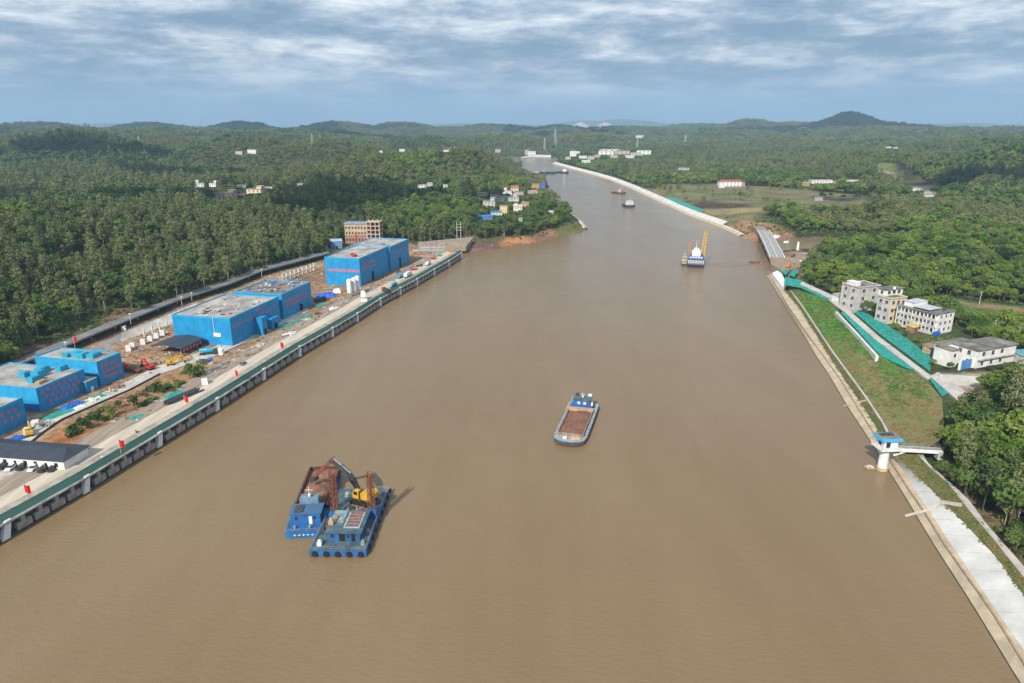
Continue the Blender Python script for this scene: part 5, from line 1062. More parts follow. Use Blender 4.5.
def workboat(px, py, rz, L_, B, label, hm, housem, hz=2.0, decks=2, load=None, name='work_boat', y0=.12, y1=.4, cat='boat', mast=6):
    t = thing(name, label, cat, tuple(at(px, py)), rz)
    g = MB(); hull_mesh(g, L_, B, hz, rake=.2); g.build('hull', hm, t)
    w_ = B * .36; z0 = hz
    for k in range(decks):
        g = MB(); s_ = 1 - .2 * k; g.box(-w_ * s_, w_ * s_, L_ * y0 + k * .8, L_ * y1 - k * .8, z0, z0 + 2.7); g.box(-w_ * s_ - .4, w_ * s_ + .4, L_ * y0 + k * .8 - .4, L_ * y1 - k * .8 + .4, z0 + 2.7, z0 + 2.95); dk = g.build('deckhouse' if k == 0 else 'wheelhouse', housem, t)
        for q in range(3): g = MB(); g.box(-w_ * .18, w_ * .18, -.05, .02, z0 + 1, z0 + 2); o = g.build('window', GLASS, dk); o.location = ((q - 1) * w_ * .55 * s_, L_ * y0 + k * .8, 0)
        z0 += 2.95
    if mast: g = MB(); g.tube((0, L_ * (y0 + .06), z0), (0, L_ * (y0 + .06), z0 + mast), .16, .08, 6); g.bar((-.9, L_ * (y0 + .06), z0 + mast * .6), (.9, L_ * (y0 + .06), z0 + mast * .6), .14); g.build('mast', WHITE, t)
    if load: g = MB(); sandfill(g, -B * .38, B * .38, L_ * (y1 + .05), L_ * .85, hz + .05, 1.6, int(px)); g.build('sand_load', load, t)
    return t
workboat(684, 265.8, -.26, 15, 5.5, 'small pale tender moored left of the white drilling barge', STEELDK, mat('pale yellow cabin', (.50, .46, .34), .7), 1.6, 2, mast=4)
workboat(630.5, 207.3, .1, 27, 15, 'white topped dark barge alone below the upper bend', NAVY, WHITE, 3.0, 2, SPOIL, 'river_barge', cat='barge')
workboat(624, 193.8, .75, 27, 12, 'brown barge with pale cabin near the right bank', mat('brown hull', (.10, .055, .04), .7), mat('weathered cream house', (.52, .42, .36), .7), 2.4, 2, SPOIL, 'river_barge', cat='barge', mast=8)
workboat(540.5, 174.3, 1.45, 34, 13, 'dark barge at the left end of the distant row', STEELDK, mat('weathered cream house', (.5, .4, .4), .7), 3.4, 1, SPOIL, 'river_barge', cat='barge', mast=5)
workboat(556, 173.6, 1.5, 48, 14, 'long dark barge in the middle of the distant row', NAVY, STEELGR, 4.0, 2, SPOIL, 'river_barge', y0=.55, y1=.7, cat='barge', mast=7)
workboat(568, 173.2, 1.2, 32, 14, 'dark barge with pale cabin at the right end of the distant row', NAVY, WHITE, 4.0, 2, None, 'river_barge', cat='barge', mast=0)
_q = at(634.5, 187.2) - at(628.5, 184.6); workboat(628.5, 184.6, math.atan2(-_q.x, _q.y), 60, 9, 'low dark boat moored at the right bank above the white concrete', STEELDK, STEELDK, 2.2, 1, None, 'river_barge', cat='barge', mast=0)
workboat(546.5, 187, .2, 26, 12, 'dark boat moored at the blue riverside shed', NAVY, STEELGR, 2.5, 1, None, mast=0)
# small float by the gauge tower
p = at(869.5, 468.3); t = thing('pontoon_boat', 'small cream box boat afloat beside the white gauge tower', 'boat', tuple(p), .12)
g = MB(); g.loftx([[(-1.6, -.9, -.2), (1.5, -.9, -.2), (1.5, .9, -.2), (-1.6, .9, -.2)], [(-1.9, -1.1, .5), (1.8, -1.1, .5), (1.8, 1.1, .5), (-1.9, 1.1, .5)]]); g.build('hull', SANDPALE, t)
g = MB(); g.box(-1.2, .9, -.8, .8, .5, .95); g.build('deck_box', mat('pale cream paint', (.66, .58, .44), .7), t); g = MB(); g.box(-.6, -.1, -.84, -.78, .55, .85); g.build('window', DARK, t)

# ------------------------------------------------------------------ gauge tower and its footbridge
p = at(881.5, 470, -.2); t = thing('gauge_tower', 'white river gauge tower with blue flat roof standing in the water by the bank', 'tower', (p.x, p.y, 0), .08)
g = MB(); g.tube((0, 0, -3), (0, 0, 8.6), 1.75, 1.55, 20); g.tube((0, 0, 7.6), (0, 0, 8.8), 1.56, 3.1, 20); g.build('column', WHITE, t)
g = MB(); g.tube((0, 0, -3), (0, 0, 1.2), 1.95, 1.9, 20); g.build('silt_stained_foot', TANCONC, t)
g = MB(); g.cbox(0.2, 0, 8.8, 7.4, 6.6, .4); g.build('platform', WHITE, t)
g = MB(); g.cbox(0.2, 0, 9.2, 5.2, 4.8, 3.3); hut = g.build('hut', WHITE, t)
g = MB(); g.box(-1.6, -.1, -2.5, -2.38, 9.9, 12.0); g.build('window', GLASS, hut)
g = MB(); g.box(-2.48, -2.38, -.8, .7, 10.2, 11.8); g.build('window', GLASS, hut)
g = MB(); g.box(2.78, 2.86, -.5, .5, 9.2, 11.3); g.build('door', DARK, hut)
rf = mat('sky blue roof edge', (.06, .40, .72), .5, .1)
g = MB(); n = 12; prf = [(-3.7, -3.2), (3.9, -3.2), (3.9, 3.2), (-3.7, 3.2)]
g.loftx([[(x, y, 12.5) for x, y in prf], [(x * .96, y * .96, 13.6) for x, y in prf]]); g.build('roof_fascia', rf, t)
g = MB(); g.box(-3.4, 3.6, -2.9, 2.9, 13.6, 13.68); g.build('roof', ROOFDARK, t)
for k in range(3): g = MB(); g.cbox(-1.8 + k * 1.7, .6, 13.68, 1.3, 2.0, .25); g.build('roof_panel', STEELDK, t)
g = MB(); rails(g, [(-3.4, 3.2, 9.2), (-3.4, -3.2, 9.2), (3.8, -3.2, 9.2)], 1.1); g.build('railing', WHITE, t)
e = at(942, 449.5, 9.0); a = Vector((p.x, p.y, 0)) + Vector((3.2, .3, 8.9)); d = e - a; d.z = 0
t = thing('footbridge', 'white footbridge from the gauge tower to the wooded bank', 'footbridge', tuple(a), math.atan2(d.y, d.x)); LB_ = d.length
g = MB(); g.box(0, LB_, -1.2, 1.2, -.25, .1); g.build('deck', GREYCONC, t)
for y in (-1.25, 1.05): g = MB(); g.box(0, LB_, y, y + .25, -1.1, .12); g.build('girder', WHITE, t)
for y in (-1.15, 1.15): g = MB(); rails(g, [(0, y, .1), (LB_, y, .1)], 1.15); g.build('railing', STEELGR, t)
g = MB(); g.bar((0, 0, -3), (4.2, 0, -1.1), 1.2, .9); g.build('bracket', WHITE, t)
g = MB(); g.cbox(LB_ - .8, 0, -3.4, 1.6, 3, 3.2); g.build('abutment', CONC, t)

# road bridge over the creek
n0, n1 = at(770, 257.5, 8), at(783, 255.3, 8); f0, f1 = at(758.6, 231, 8.6), at(768, 230.6, 8.6)
a, e = (n0 + n1) / 2, (f0 + f1) / 2; d = e - a; Lb = d.length; wB = 12.5
t = thing('road_bridge', 'pale concrete road bridge with white parapets crossing the muddy creek', 'bridge', (a.x, a.y, 0), math.atan2(d.y, d.x)); 
def bz_(x): q = x / Lb; return 8.0 + .8 * 4 * q * (1 - q) + .6 * q
NB = 16
g = MB(); g.loftx([[(x, -wB / 2, bz_(x)), (x, wB / 2, bz_(x)), (x, wB / 2, bz_(x) - 1.6), (x, -wB / 2, bz_(x) - 1.6)] for x in np.linspace(-6, Lb + 6, NB)]); g.build('deck', GREYCONC, t)
g = MB(); g.loftx([[(x, -wB / 2 + 1.9, bz_(x) + .03), (x, wB / 2 - 1.9, bz_(x) + .03), (x, wB / 2 - 1.9, bz_(x) - .2), (x, -wB / 2 + 1.9, bz_(x) - .2)] for x in np.linspace(-6, Lb + 6, NB)]); g.build('road_surface', mat('pale worn asphalt', (.36, .34, .33), .9), t)
for y in (-wB / 2, wB / 2 - .4): g = MB(); g.loftx([[(x, y - .1, bz_(x) + 1.2), (x, y + .5, bz_(x) + 1.2), (x, y + .5, bz_(x) - .9), (x, y - .1, bz_(x) - .9)] for x in np.linspace(-4, Lb + 4, NB)]); g.build('parapet', WHITE, t)
g = MB(); g.loftx([[(x, -.35, bz_(x) + .8), (x, .35, bz_(x) + .8), (x, .35, bz_(x)), (x, -.35, bz_(x))] for x in np.linspace(-4, Lb + 4, NB)]); g.build('median_barrier', WHITECONC, t)
for x in (Lb * .02, Lb * .26, Lb * .5, Lb * .74, Lb * .98):
    g = MB(); g.box(x - .8, x + .8, -wB / 2 + .8, wB / 2 - .8, bz_(x) - 2.6, bz_(x) - 1.6)
    for y in (-3.6, 3.6): g.tube((x, y, -3), (x, y, bz_(x) - 2.5), .8, n=12)
    g.build('pier', CONC, t)
loft('bridge_approach', [n0 + (n0 - f0).normalized() * -2, at(771, 264, 7.6), at(783, 271, 7.0)], [n1 + (n1 - f1).normalized() * -2, at(797, 259, 7.6), at(808, 265, 7.2)], mat('packed earth approach', (.36, .27, .20), .95, .4, .2, col2=(.24, .16, .11), detail=9), 20, 6, thick=8.5, wob=.12)
loft('bridge_approach', [f0 + (f0 - n0).normalized() * 2, at(752, 226, 7.0)], [f1 + (f1 - n1).normalized() * 2, at(764, 226, 7.0)], MATS['packed earth approach'], 12, 4, thick=6, wob=.1)
clear((a.x, a.y), 25); clear((e.x, e.y), 20); clear(((a.x + e.x) / 2, (a.y + e.y) / 2), 30)
for px, py, m, lb in ((769.5, 236, WHITE, 'white car crossing the road bridge'),): car(px, py, math.atan2(d.y, d.x), m, lb, kind='car', loc=Vector((a.x, a.y, 0)) + d.normalized() * (Lb * .8) + Vector((0, 0, bz_(Lb * .8) + .05)) + Vector((2.6, 0, 0)))
p = at(787, 251, 6); t = thing('road_sign', 'white road sign panel on a post at the near end of the road bridge', 'sign', tuple(p), .2); g = MB(); g.tube((0, 0, 0), (0, 0, 9), .2, n=6); g.build('pole', STEELGR, t); g = MB(); g.box(-4.5, .6, -.1, .1, 7.6, 9.6); g.build('sign_panel', WHITE, t)
tarp_heap(776, 237, 13, 6, 2.0, WHITE, 'white sheet covered heap beside the far end of the road bridge', 1.0, 'sheet_heap', z=6.2, cat='sheet')
p = at(797.5, 250, 5); g = MB(); g.tube((0, 0, 0), (0, 0, 7), 1.3, 1.0, 10); g.tube((0, 0, 7), (0, 0, 8), 1.0, .3, 10); o = g.build('gauge_pillar', WHITE); o.location = p; tag(o, 'small white pillar standing at the edge of the creek', 'pillar')
for k, (px, py, m, lb) in enumerate(((782, 266, STEELGR, 'grey steel heap by the bridge end'), (789, 263, TARP, 'blue covered heap among the machinery by the bridge'), (794, 265, RUST, 'rusty heap among the machinery by the bridge'), (800, 262, WHITE, 'white stores heap by the bridge approach'), (776, 259, ORANGE, 'orange earth covered heap on the bridge corner'))):
    heap(px, py, 2.2, 1.4, m, lb, 20, z=6.5)
excavator(at(788, 268, 6.8), 1.0, ORANGE, 'orange excavator working by the near end of the road bridge', 1.1)
t = thing('mud_barge', 'rusty spoil raft lying at the bank corner by the bridge', 'raft', tuple(at(759.5, 262.5, 0)), 1.5); g = MB(); hull_mesh(g, 9, 4, 1.0, rake=.1); g.build('hull', RUST, t); g = MB(); sandfill(g, -1.6, 1.6, 1, 7.5, 1.05, .7, 3); g.build('spoil_load', DIRT, t)

# ------------------------------------------------------------------ houses
def windows_on(t, wallx0, wallx1, z0, floors, fh, n, face='front', depth=0.0, m=GLASS, ww=1.3, wh=1.5, parent=None):
    g = MB(); g.box(-ww / 2, ww / 2, -.07, .02, 0, wh); g.box(-ww / 2 - .14, ww / 2 + .14, -.16, .0, -.18, -.02, 1); g.box(-ww / 2 - .14, ww / 2 + .14, -.12, .0, wh, wh + .14, 1); g.box(-.05, .05, -.1, 0, .02, wh - .02, 1)
    o0 = g.build('window', [m, mat('pale window frame', (.5, .49, .47), .7)], parent or t); first = True
    for f in range(floors):
        for k in range(n):
            x = wallx0 + (wallx1 - wallx0) * (k + .5) / n; o = o0 if first else put('window', o0.data, parent or t); first = False
            if face == 'front': o.location = (x, depth, z0 + f * fh)
            else: o.location = (depth, x, z0 + f * fh); o.rotation_euler = (0, 0, -math.pi / 2)
def near_house(name, label, nc, lc, rc, z, h, wallm, roofm, floors, nf, nl, parapet=.9, cat='house', sidem=None):
    N_, L_, R_ = at(*nc, z), at(*lc, z), at(*rc, z); u = R_ - N_; rz = math.atan2(u.y, u.x); W_ = u.length
    nn = Vector((-u.y, u.x, 0)).normalized(); D_ = max(6, (L_ - N_).dot(nn))
    t = thing(name, label, cat, (N_.x, N_.y, z), rz)
    g = MB(); g.box(0, W_, 0, D_, -1.5, h); g.build('wall', wallm, t)
    if sidem: g = MB(); g.box(-.08, 0, .0, D_, -1, h); g.build('side_wall', sidem, t)
    g = MB(); g.box(-.3, W_ + .3, -.3, D_ + .3, h, h + .3); g.build('roof', roofm, t)
    if parapet:
        g = MB(); g.box(-.2, W_ + .2, -.2, 0, h + .3, h + parapet); g.box(-.2, 0, 0, D_ + .2, h + .3, h + parapet); g.box(W_, W_ + .2, 0, D_ + .2, h + .3, h + parapet); g.box(0, W_, D_, D_ + .2, h + .3, h + parapet); g.build('parapet', wallm, t)
    fh = h / floors
    windows_on(t, 0.5, W_ - .5, fh * .35, floors, fh, nf, 'front', 0, ww=1.9, wh=fh * .42)
    if nl: windows_on(t, 0.5, D_ - .5, fh * .35, floors, fh, nl, 'side', -.09 if sidem else 0, ww=1.7, wh=fh * .4)
    c_ = N_ + u * .5 + nn * D_ * .5; clear(c_, max(W_, D_) * .72, max(W_, D_) * .8)
    return t, W_, D_
ZH = 8.5
H1, W1, D1 = near_house('village_house', 'bare grey three storey house at the end of the village row', (855, 311), (843.5, 305.5), (877, 308.5), ZH, 14.6, GREYWALL, ROOFDARK, 3, 2, 2)
g = MB(); g.box(1, 5.5, D1 * .3, D1 * .8, 14.9, 17.0); g.box(.7, 5.8, D1 * .3 - .3, D1 * .8 + .3, 17.0, 17.3); g.build('stair_head', WHITEWALL, H1)
H2, W2, D2 = near_house('village_house', 'cream fronted three storey house with a white rooftop storey', (887, 323), (879, 318.5), (903, 321), ZH, 14.2, CREAM, ROOFDARK, 3, 3, 2, sidem=GREYWALL)
g = MB(); g.box(3, W2 + 4, 7, D2 + 3, 14.5, 18.2); up = g.build('rooftop_storey', WHITEWALL, H2); g = MB(); g.box(2.2, W2 + 5, 6.2, D2 + 4, 18.2, 18.6); g.build('rooftop_slab', ROOFDARK, H2)
windows_on(H2, 4, W2 + 3, 15.4, 1, 4, 3, 'front', 7, ww=2.2, wh=1.9); windows_on(H2, 8, D2 + 2, 15.4, 1, 4, 1, 'side', 3, ww=1.6, wh=1.8)
g = MB(); g.tube((W2 * .6, D2 * .6, 18.6), (W2 * .6, D2 * .6, 19.9), .8, n=10); g.build('roof_tank', WHITE, H2)
for f in range(3): g = MB(); g.box(W2 * .35, W2 * .95, -1.5, -.02, 4.7 * f + .2, 4.7 * f + .45); g.box(W2 * .35, W2 * .95, -1.5, -1.38, 4.7 * f + .45, 4.7 * f + 1.4); g.build('balcony', CREAM, H2)
# long house with open galleries
N_, L_, R_ = at(932.5, 335, ZH), at(905, 322.5, ZH), at(951, 331, ZH); u = R_ - N_; rz = math.atan2(u.y, u.x); W_ = u.length; nn = Vector((-u.y, u.x, 0)).normalized(); D_ = (L_ - N_).dot(nn)
t = thing('gallery_house', 'long white house with open arcaded galleries down its side', 'house', tuple(N_), rz)
g = MB(); g.box(2.2, W_, 0, D_, -1.5, 11.5); g.build('wall', WHITEWALL, t); g = MB(); g.box(-.6, W_ + .5, -.5, D_ + .5, 11.5, 12); g.build('roof', ROOFDARK, t)
for f in range(3): g = MB(); g.box(0, 2.2, 0, D_, 3.8 * f - .1, 3.8 * f + .2); g.box(0, .2, 0, D_, 3.8 * f + .2, 3.8 * f + 1.3); g.build('gallery_floor', GREYWALL, t)
for k in range(11): g = MB(); g.box(0.02, .5, -.25, .25, 0, 11.5); o = g.build('gallery_column', WHITEWALL, t); o.location = (0, .3 + k * (D_ - .6) / 10, 0)
for f in range(3):
    for k in range(6): g = MB(); g.box(2.12, 2.22, -.6, .6, 0, 2.3); o = g.build('gallery_door', mat('brown door', (.13, .09, .07), .7), t); o.location = (0, 2.5 + k * (D_ - 4) / 6, 3.8 * f + .3)
windows_on(t, 3, W_ - 1, 1.5, 3, 3.8, 3, 'front', 0)
g = MB(); g.box(2.5, W_ - 3, D_ * .62, D_ * .9, 12, 14.6); g.build('upper_storey', WHITEWALL, t); g = MB(); g.box(1.0, W_ * .7, D_ * .2, D_ * .62, 12.9, 13.1); g.box(2, W_ - 2.6, D_ * .61, D_ * .92, 14.6, 14.8); g.build('upper_roof', mat('pale sheet roof', (.5, .52, .55), .5), t)
g = MB(); g.tube((W_ * .7, 3, 12), (W_ * .7, 3, 13.3), .9, n=10); g.build('roof_tank', STEELDK, t)
g = MB(); g.box(-1.2, 3, -2.4, -.6, 0, 2.2); g.build('blue_canopy', TARP, t)
clear(N_ + u * .5 + nn * D_ * .5, 22, 20); clear(N_ + nn * D_ * .85, 16, 14)
# courtyard house
N_, L_, R_ = at(975, 368, ZH), at(958, 360, ZH), at(1013, 361, ZH); u = R_ - N_; rz = math.atan2(u.y, u.x); W_ = u.length; nn = Vector((-u.y, u.x, 0)).normalized(); D_ = max(12, min(16, (L_ - N_).dot(nn)))
t = thing('courtyard_house', 'white two storey courtyard house with flat grey roofs and a blue gate', 'house', tuple(N_), rz); h = 8.6
g = MB(); g.box(0, W_, 0, D_, -1.5, h); g.build('wall', WHITEWALL, t); g = MB(); g.box(-.7, W_ + .7, -.7, D_ + .7, h, h + .5); g.build('roof', ROOFDARK, t)
g = MB(); g.box(.6, W_ - .6, -1.1, 0, 3.6, 3.95); g.build('balcony_slab', GREYCONC, t)
windows_on(t, 1, W_ * .75, 5.6, 1, 4, 3, 'front', 0, ww=1.8, wh=2); windows_on(t, 1, W_ * .75, 1.0, 1, 4, 3, 'front', 0, ww=1.6, wh=1.8); windows_on(t, 2, D_ - 1, 5.6, 1, 4, 2, 'side', 0, ww=1.5, wh=2)
g = MB(); g.box(-.06, .02, 3, 5, 0, 3.2); g.build('door', DARK, t)
g = MB(); g.box(-9.5, -4.5, 6, 15, -1.5, 7.8); wg = g.build('wing_wall', WHITEWALL, t); g = MB(); g.box(-9.9, -4.1, 5.6, 15.4, 7.8, 8.2); g.build('wing_roof', ROOFDARK, t)
g = MB(); g.box(-7.8, -6.4, 5.94, 6.02, 4.4, 6.2); g.build('window', GLASS, wg)
g = MB(); g.box(-6, W_ * .5, D_ + .3, D_ + 6, -1.5, 8.0); g.build('rear_wing', WHITEWALL, t); g = MB(); g.box(-6.5, W_ * .5 + .5, D_ + .8, D_ + 6.5, 8.0, 8.35); g.build('rear_roof', ROOFDARK, t)
g = MB(); g.box(-8.3, -1.0, 1.5, 1.9, -1, 4.2); g.build('gate', mat('blue sheet gate', (.08, .27, .55), .6, .2, .5), t)
g = MB(); g.box(-.98, -.02, 1.3, 2.1, -1, 4.6); g.box(-9.2, -8.32, 1.3, 2.1, -1, 4.6); g.build('gate_pier', WHITEWALL, t)
clear(N_ + u * .5 + nn * D_ * .5, 24, 20); clear(N_ - u.normalized() * 10 + nn * 10, 14, 14)
for px, py, sx, sy, h, rz_, wm__, rm, lb in ((931, 352, 7, 5, 3.2, .4, TIMBER, mat('rusty sheet roof', (.30, .20, .14), .8), 'low timber shed between the gallery house and the courtyard house'), (940, 351, 6, 4, 3.5, .4, WHITEWALL, BLUEROOF, 'low shed with blue roof beside the white wing of the courtyard house'),
                                         (912, 331, 6, 4, 3, .5, BRICK, mat('yellowish sheet roof', (.52, .42, .16), .7), 'low shed with yellowish roof in front of the gallery house'), (1021, 361, 7, 6, 4, .2, GREYWALL, mat('teal sheet roof', (.12, .34, .40), .6), 'teal roofed shed right of the courtyard house'), (838, 301, 6, 5, 4, .3, WHITEWALL, ROOFPALE, 'small pale hut beside the bare grey house')):
    p = at(px, py, ZH); t = thing('shed', lb, 'shed', tuple(p), rz_); g = MB(); g.cbox(0, 0, -1, sx, sy, h + 1); g.build('wall', wm__, t)
    g = MB(); g.add([(-sx / 2 - .4, -sy / 2 - .5, h - .1), (sx / 2 + .4, -sy / 2 - .5, h - .1), (sx / 2 + .4, sy / 2 + .4, h + .9), (-sx / 2 - .4, sy / 2 + .4, h + .9), (-sx / 2 - .4, -sy / 2 - .5, h - .25), (sx / 2 + .4, -sy / 2 - .5, h - .25), (sx / 2 + .4, sy / 2 + .4, h + .7), (-sx / 2 - .4, sy / 2 + .4, h + .7)], [(0, 1, 2, 3), (7, 6, 5, 4), (0, 4, 5, 1), (1, 5, 6, 2), (2, 6, 7, 3), (3, 7, 4, 0)]); g.build('roof', rm, t)
    g = MB(); g.box(-.5, .5, -sy / 2 - .05, -sy / 2 + .02, 0, 2); g.build('door', DARK, t); clear(p, 7, 6)
for px, py, lb in ((993, 335, 'grey utility pole behind the courtyard house'), (1017, 343, 'grey utility pole right of the courtyard house'), (979, 305, 'grey utility pole in the green field behind the village')):
    p = hit(px, py); t = thing('utility_pole', lb, 'pole', tuple(p)); g = MB(); g.tube((0, 0, 0), (0, 0, 9), .2, .14, 6); g.build('pole', WHITECONC, t); g = MB(); g.bar((-1.2, 0, 8.2), (1.2, 0, 8.2), .18); g.build('cross_arm', STEELGR, t); clear(p, 3, 6)

def far_house(px, py, wpx, hpx, label, wallm, roofm=ROOFDARK, rz=0.0, roof='flat', floors=2, dep=.75, name='distant_house', cat='house', group=None, add=0, nwin=3, tower=None):
    p = hit(px, py); sc = p.y / F_PX * 1.02; W_ = wpx * sc; H_ = hpx * sc; D_ = W_ * dep
    t = thing(name, label, cat, (p.x, p.y, p.z - .3), rz, group)
    g = MB(); g.box(-W_ / 2, W_ / 2, 0, D_, -2, H_); g.build('wall', wallm, t)
    if roof == 'flat': g = MB(); g.box(-W_ / 2 - .4, W_ / 2 + .4, -.4, D_ + .4, H_, H_ + .5); g.build('roof', roofm, t)
    else:
        r_ = H_ * .35; g = MB(); o_ = .6; g.add([(-W_ / 2 - o_, -o_, H_), (W_ / 2 + o_, -o_, H_), (W_ / 2 + o_, D_ + o_, H_), (-W_ / 2 - o_, D_ + o_, H_), (-W_ / 2 - o_, D_ / 2, H_ + r_), (W_ / 2 + o_, D_ / 2, H_ + r_)], [(0, 1, 5, 4), (2, 3, 4, 5), (0, 4, 3), (1, 2, 5), (0, 3, 2, 1)]); g.build('roof', roofm, t)
    if tower: g = MB(); x0 = W_ * tower; g.box(x0 - W_ * .16, x0 + W_ * .16, D_ * .2, D_ * .8, H_ + .5, H_ * 1.45); g.box(x0 - W_ * .18, x0 + W_ * .18, D_ * .15, D_ * .85, H_ * 1.45, H_ * 1.45 + .4); g.build('stair_head', wallm, t)
    fh = H_ / floors
    windows_on(t, -W_ / 2 + W_ * .06, W_ / 2 - W_ * .06, fh * .35, floors, fh, nwin, 'front', 0, ww=W_ / nwin * .3, wh=fh * .34)
    clear(p, W_ * .75 + 4, W_ * .9 + 10 + p.y * .02); SIGHT.append((p.x, p.y, W_ * .5 + 1, p.z + H_ * (.42 if p.y < 1200 else .2)))
    return t
V = 'promontory village houses'
for a in ((481.5, 198, 10, 5.0, 'cream house at the left end of the promontory village', CREAM, ROOFPALE, .2, 2, None), (489, 207.5, 13, 6.5, 'grey house below the cream house in the promontory village', GREYWALL, ROOFDARK, .1, 2, .25),
          (500, 203, 9, 7, 'tall grey house with dark roof in the promontory village', GREYWALL, ROOFDARK, 0, 3, None), (507.5, 195.5, 9, 5, 'white house at the top of the promontory village', WHITEWALL, ROOFDARK, .3, 2, -.2), (515, 192.5, 8, 5, 'cream topped house highest in the promontory village', CREAM, TILERED, .2, 2, None),
          (519, 197, 9, 5, 'pinkish house at the upper right of the promontory village', PINKWALL, ROOFDARK, .1, 2, None), (514.5, 203.5, 10, 6.5, 'bright white house in the middle of the promontory village', WHITE, ROOFPALE, .15, 2, .2), (503.5, 213.5, 8, 8, 'yellow house at the front of the promontory village', mat('yellow render', (.70, .55, .28), .8), ROOFDARK, .1, 3, None),
          (518, 212.5, 9, 6, 'white house at the front right of the promontory village', WHITEWALL, PINKWALL, .1, 2, -.2), (525, 207, 8, 4, 'low brown roofed house right of the white houses', PINKWALL, BRICK, 0, 1, None), (494.5, 200, 8, 5, 'pale house between the cream house and the tall grey house', WHITEWALL, ROOFDARK, .1, 2, None), (533, 195, 10, 4, 'low pinkish shed on the shore behind the promontory trees', PINKWALL, ROOFPALE, -.1, 1, None)):
    far_house(a[0], a[1], a[2] * .92, a[3] * .95, a[4], a[5], a[6], a[7] + random.uniform(-.5, .35), roof='gable' if a[6] in (TILERED, BRICK, PINKWALL) else 'flat', floors=a[8], tower=a[9], name='village_house')
far_house(486, 220, 13, 3.5, 'long blue roofed shed at the front of the promontory village', mat('faded blue wall', (.12, .25, .5), .8), BLUEROOF, .25, 'gable', 1, name='blue_shed', cat='shed')
far_house(497, 215.5, 10, 3, 'smaller blue roofed shed behind the long blue roofed shed', WHITEWALL, BLUEROOF, .2, 'gable', 1, name='blue_shed', cat='shed')
far_house(551, 214.5, 5, 3, 'small hut with white roof among the promontory trees', GREYWALL, WHITE, 0, 'flat', 1, name='hut', cat='hut', nwin=2)
far_house(520.5, 222, 3.5, 3.5, 'tiny pale hut beneath the promontory trees', GREYWALL, ROOFPALE, 0, 'flat', 1, name='hut', cat='hut', nwin=1)
far_house(535.5, 189, 7, 5, 'orange walled building on the riverside beyond the promontory', mat('orange render', (.55, .32, .14), .8), ROOFDARK, .1, floors=2, name='riverside_building', cat='building')
far_house(542.5, 189.5, 5.5, 6, 'blue sheet building on the riverside beyond the promontory', mat('blue wall', (.06, .14, .45), .7), TILERED, 0, floors=2, name='riverside_building', cat='building')
for a in ((199.5, 189, 8, 5.5, 'pale grey house at the left end of the forest hamlet', WHITEWALL, -.25), (213, 188.5, 7, 5, 'second pale grey house of the forest hamlet', WHITEWALL, .3), (224, 199.5, 16, 6, 'pink tinted house with a square tower in the forest hamlet', PINKWALL, .38), (214, 201.5, 6, 3, 'small white wall house left of the pink tinted house', WHITEWALL, None), (240, 199.5, 10, 4, 'dark roofed low house in the middle of the forest hamlet', mat('dark slate wall', (.14, .13, .15), .8), None),
          (254, 195.5, 15, 6, 'yellowish house at the right end of the forest hamlet', CREAM, .3), (241.5, 188, 8, 2.5, 'low white wall house behind the dark roofed house', WHITEWALL, None), (268.5, 190, 7, 3, 'small white house right of the yellowish house', WHITEWALL, None)):
    far_house(a[0], a[1], a[2], a[3], a[4], a[5], ROOFDARK, random.uniform(-.2, .3), tower=a[6])
for a in ((239, 155.5, 6, 2.8, 'cream house left of the bright white house on the far left ridge', CREAM), (252, 155, 8, 3.8, 'bright white house on the far left ridge', WHITE), (402, 152, 5, 2.6, 'small white house on the far ridge above the river hill', WHITE), (381, 153, 3, 2, 'tiny white house far left of the ridge house', WHITE),
          (422, 189, 8, 3.5, 'white house alone in the forest left of the promontory village', WHITEWALL), (430, 187.5, 6, 4.0, 'pale house right of the white forest house', GREYWALL), (445.5, 189, 4, 4, 'narrow pale house alone in the forest nearest the promontory village', WHITEWALL), (300, 185.5, 5, 2, 'low pale roof in the forest right of the hamlet', GREYWALL), (446, 152, 5, 1.6, 'pale house on the ridge right of the far white house', WHITEWALL)):
    far_house(a[0], a[1], a[2], a[3], a[4], a[5], ROOFPALE, random.uniform(-.2, .2))
far_house(731, 186.5, 20, 4.5, 'white farmhouse with red roof at the back of the farmland', WHITE, TILERED, .05, 'gable', 2, .5, nwin=5, name='farmhouse'); far_house(722, 188, 5, 5.5, 'white tower house left of the red roofed farmhouse', WHITE, ROOFPALE, 0, floors=3, nwin=2, name='farmhouse'); far_house(741, 186, 7, 3, 'low house with red roof right of the white farmhouse', PINKWALL, TILERED, 0, 'gable', 1, name='farmhouse')
far_house(822, 183.5, 20, 3, 'long pale factory shed with flat roof behind the farmland', WHITEWALL, ROOFPALE, .03, 'flat', 1, .4, nwin=6, name='factory_shed', cat='shed'); far_house(806, 186, 7, 4, 'tan shed left of the long pale factory shed', SANDPALE, ROOFDARK, 0, 'flat', 1, name='factory_shed', cat='shed'); far_house(852, 181.8, 9, 1.5, 'low white shed right of the long pale factory shed', WHITE, ROOFPALE, 0, 'flat', 1, .5, name='factory_shed', cat='shed')
far_house(820, 201, 6, 4, 'grey house among the trees behind the creek', GREYWALL, ROOFDARK, .2); far_house(918, 191, 9, 3, 'pale house on the bare ground under the right dark ridge', WHITEWALL, ROOFPALE, .1); far_house(930, 197, 8, 2.5, 'pale low house below the bare ground under the right ridge', WHITEWALL, ROOFPALE, .2); far_house(889, 148.7, 4, 1.5, 'tiny white house on the far right hillside', WHITE); far_house(896, 148.7, 3, 1.3, 'tiny white hut right of the house on the far right hillside', WHITE)
far_house(684, 170.5, 10, 2.5, 'grey house beside the road at the far foot of the right hills', GREYWALL, ROOFDARK, .1)
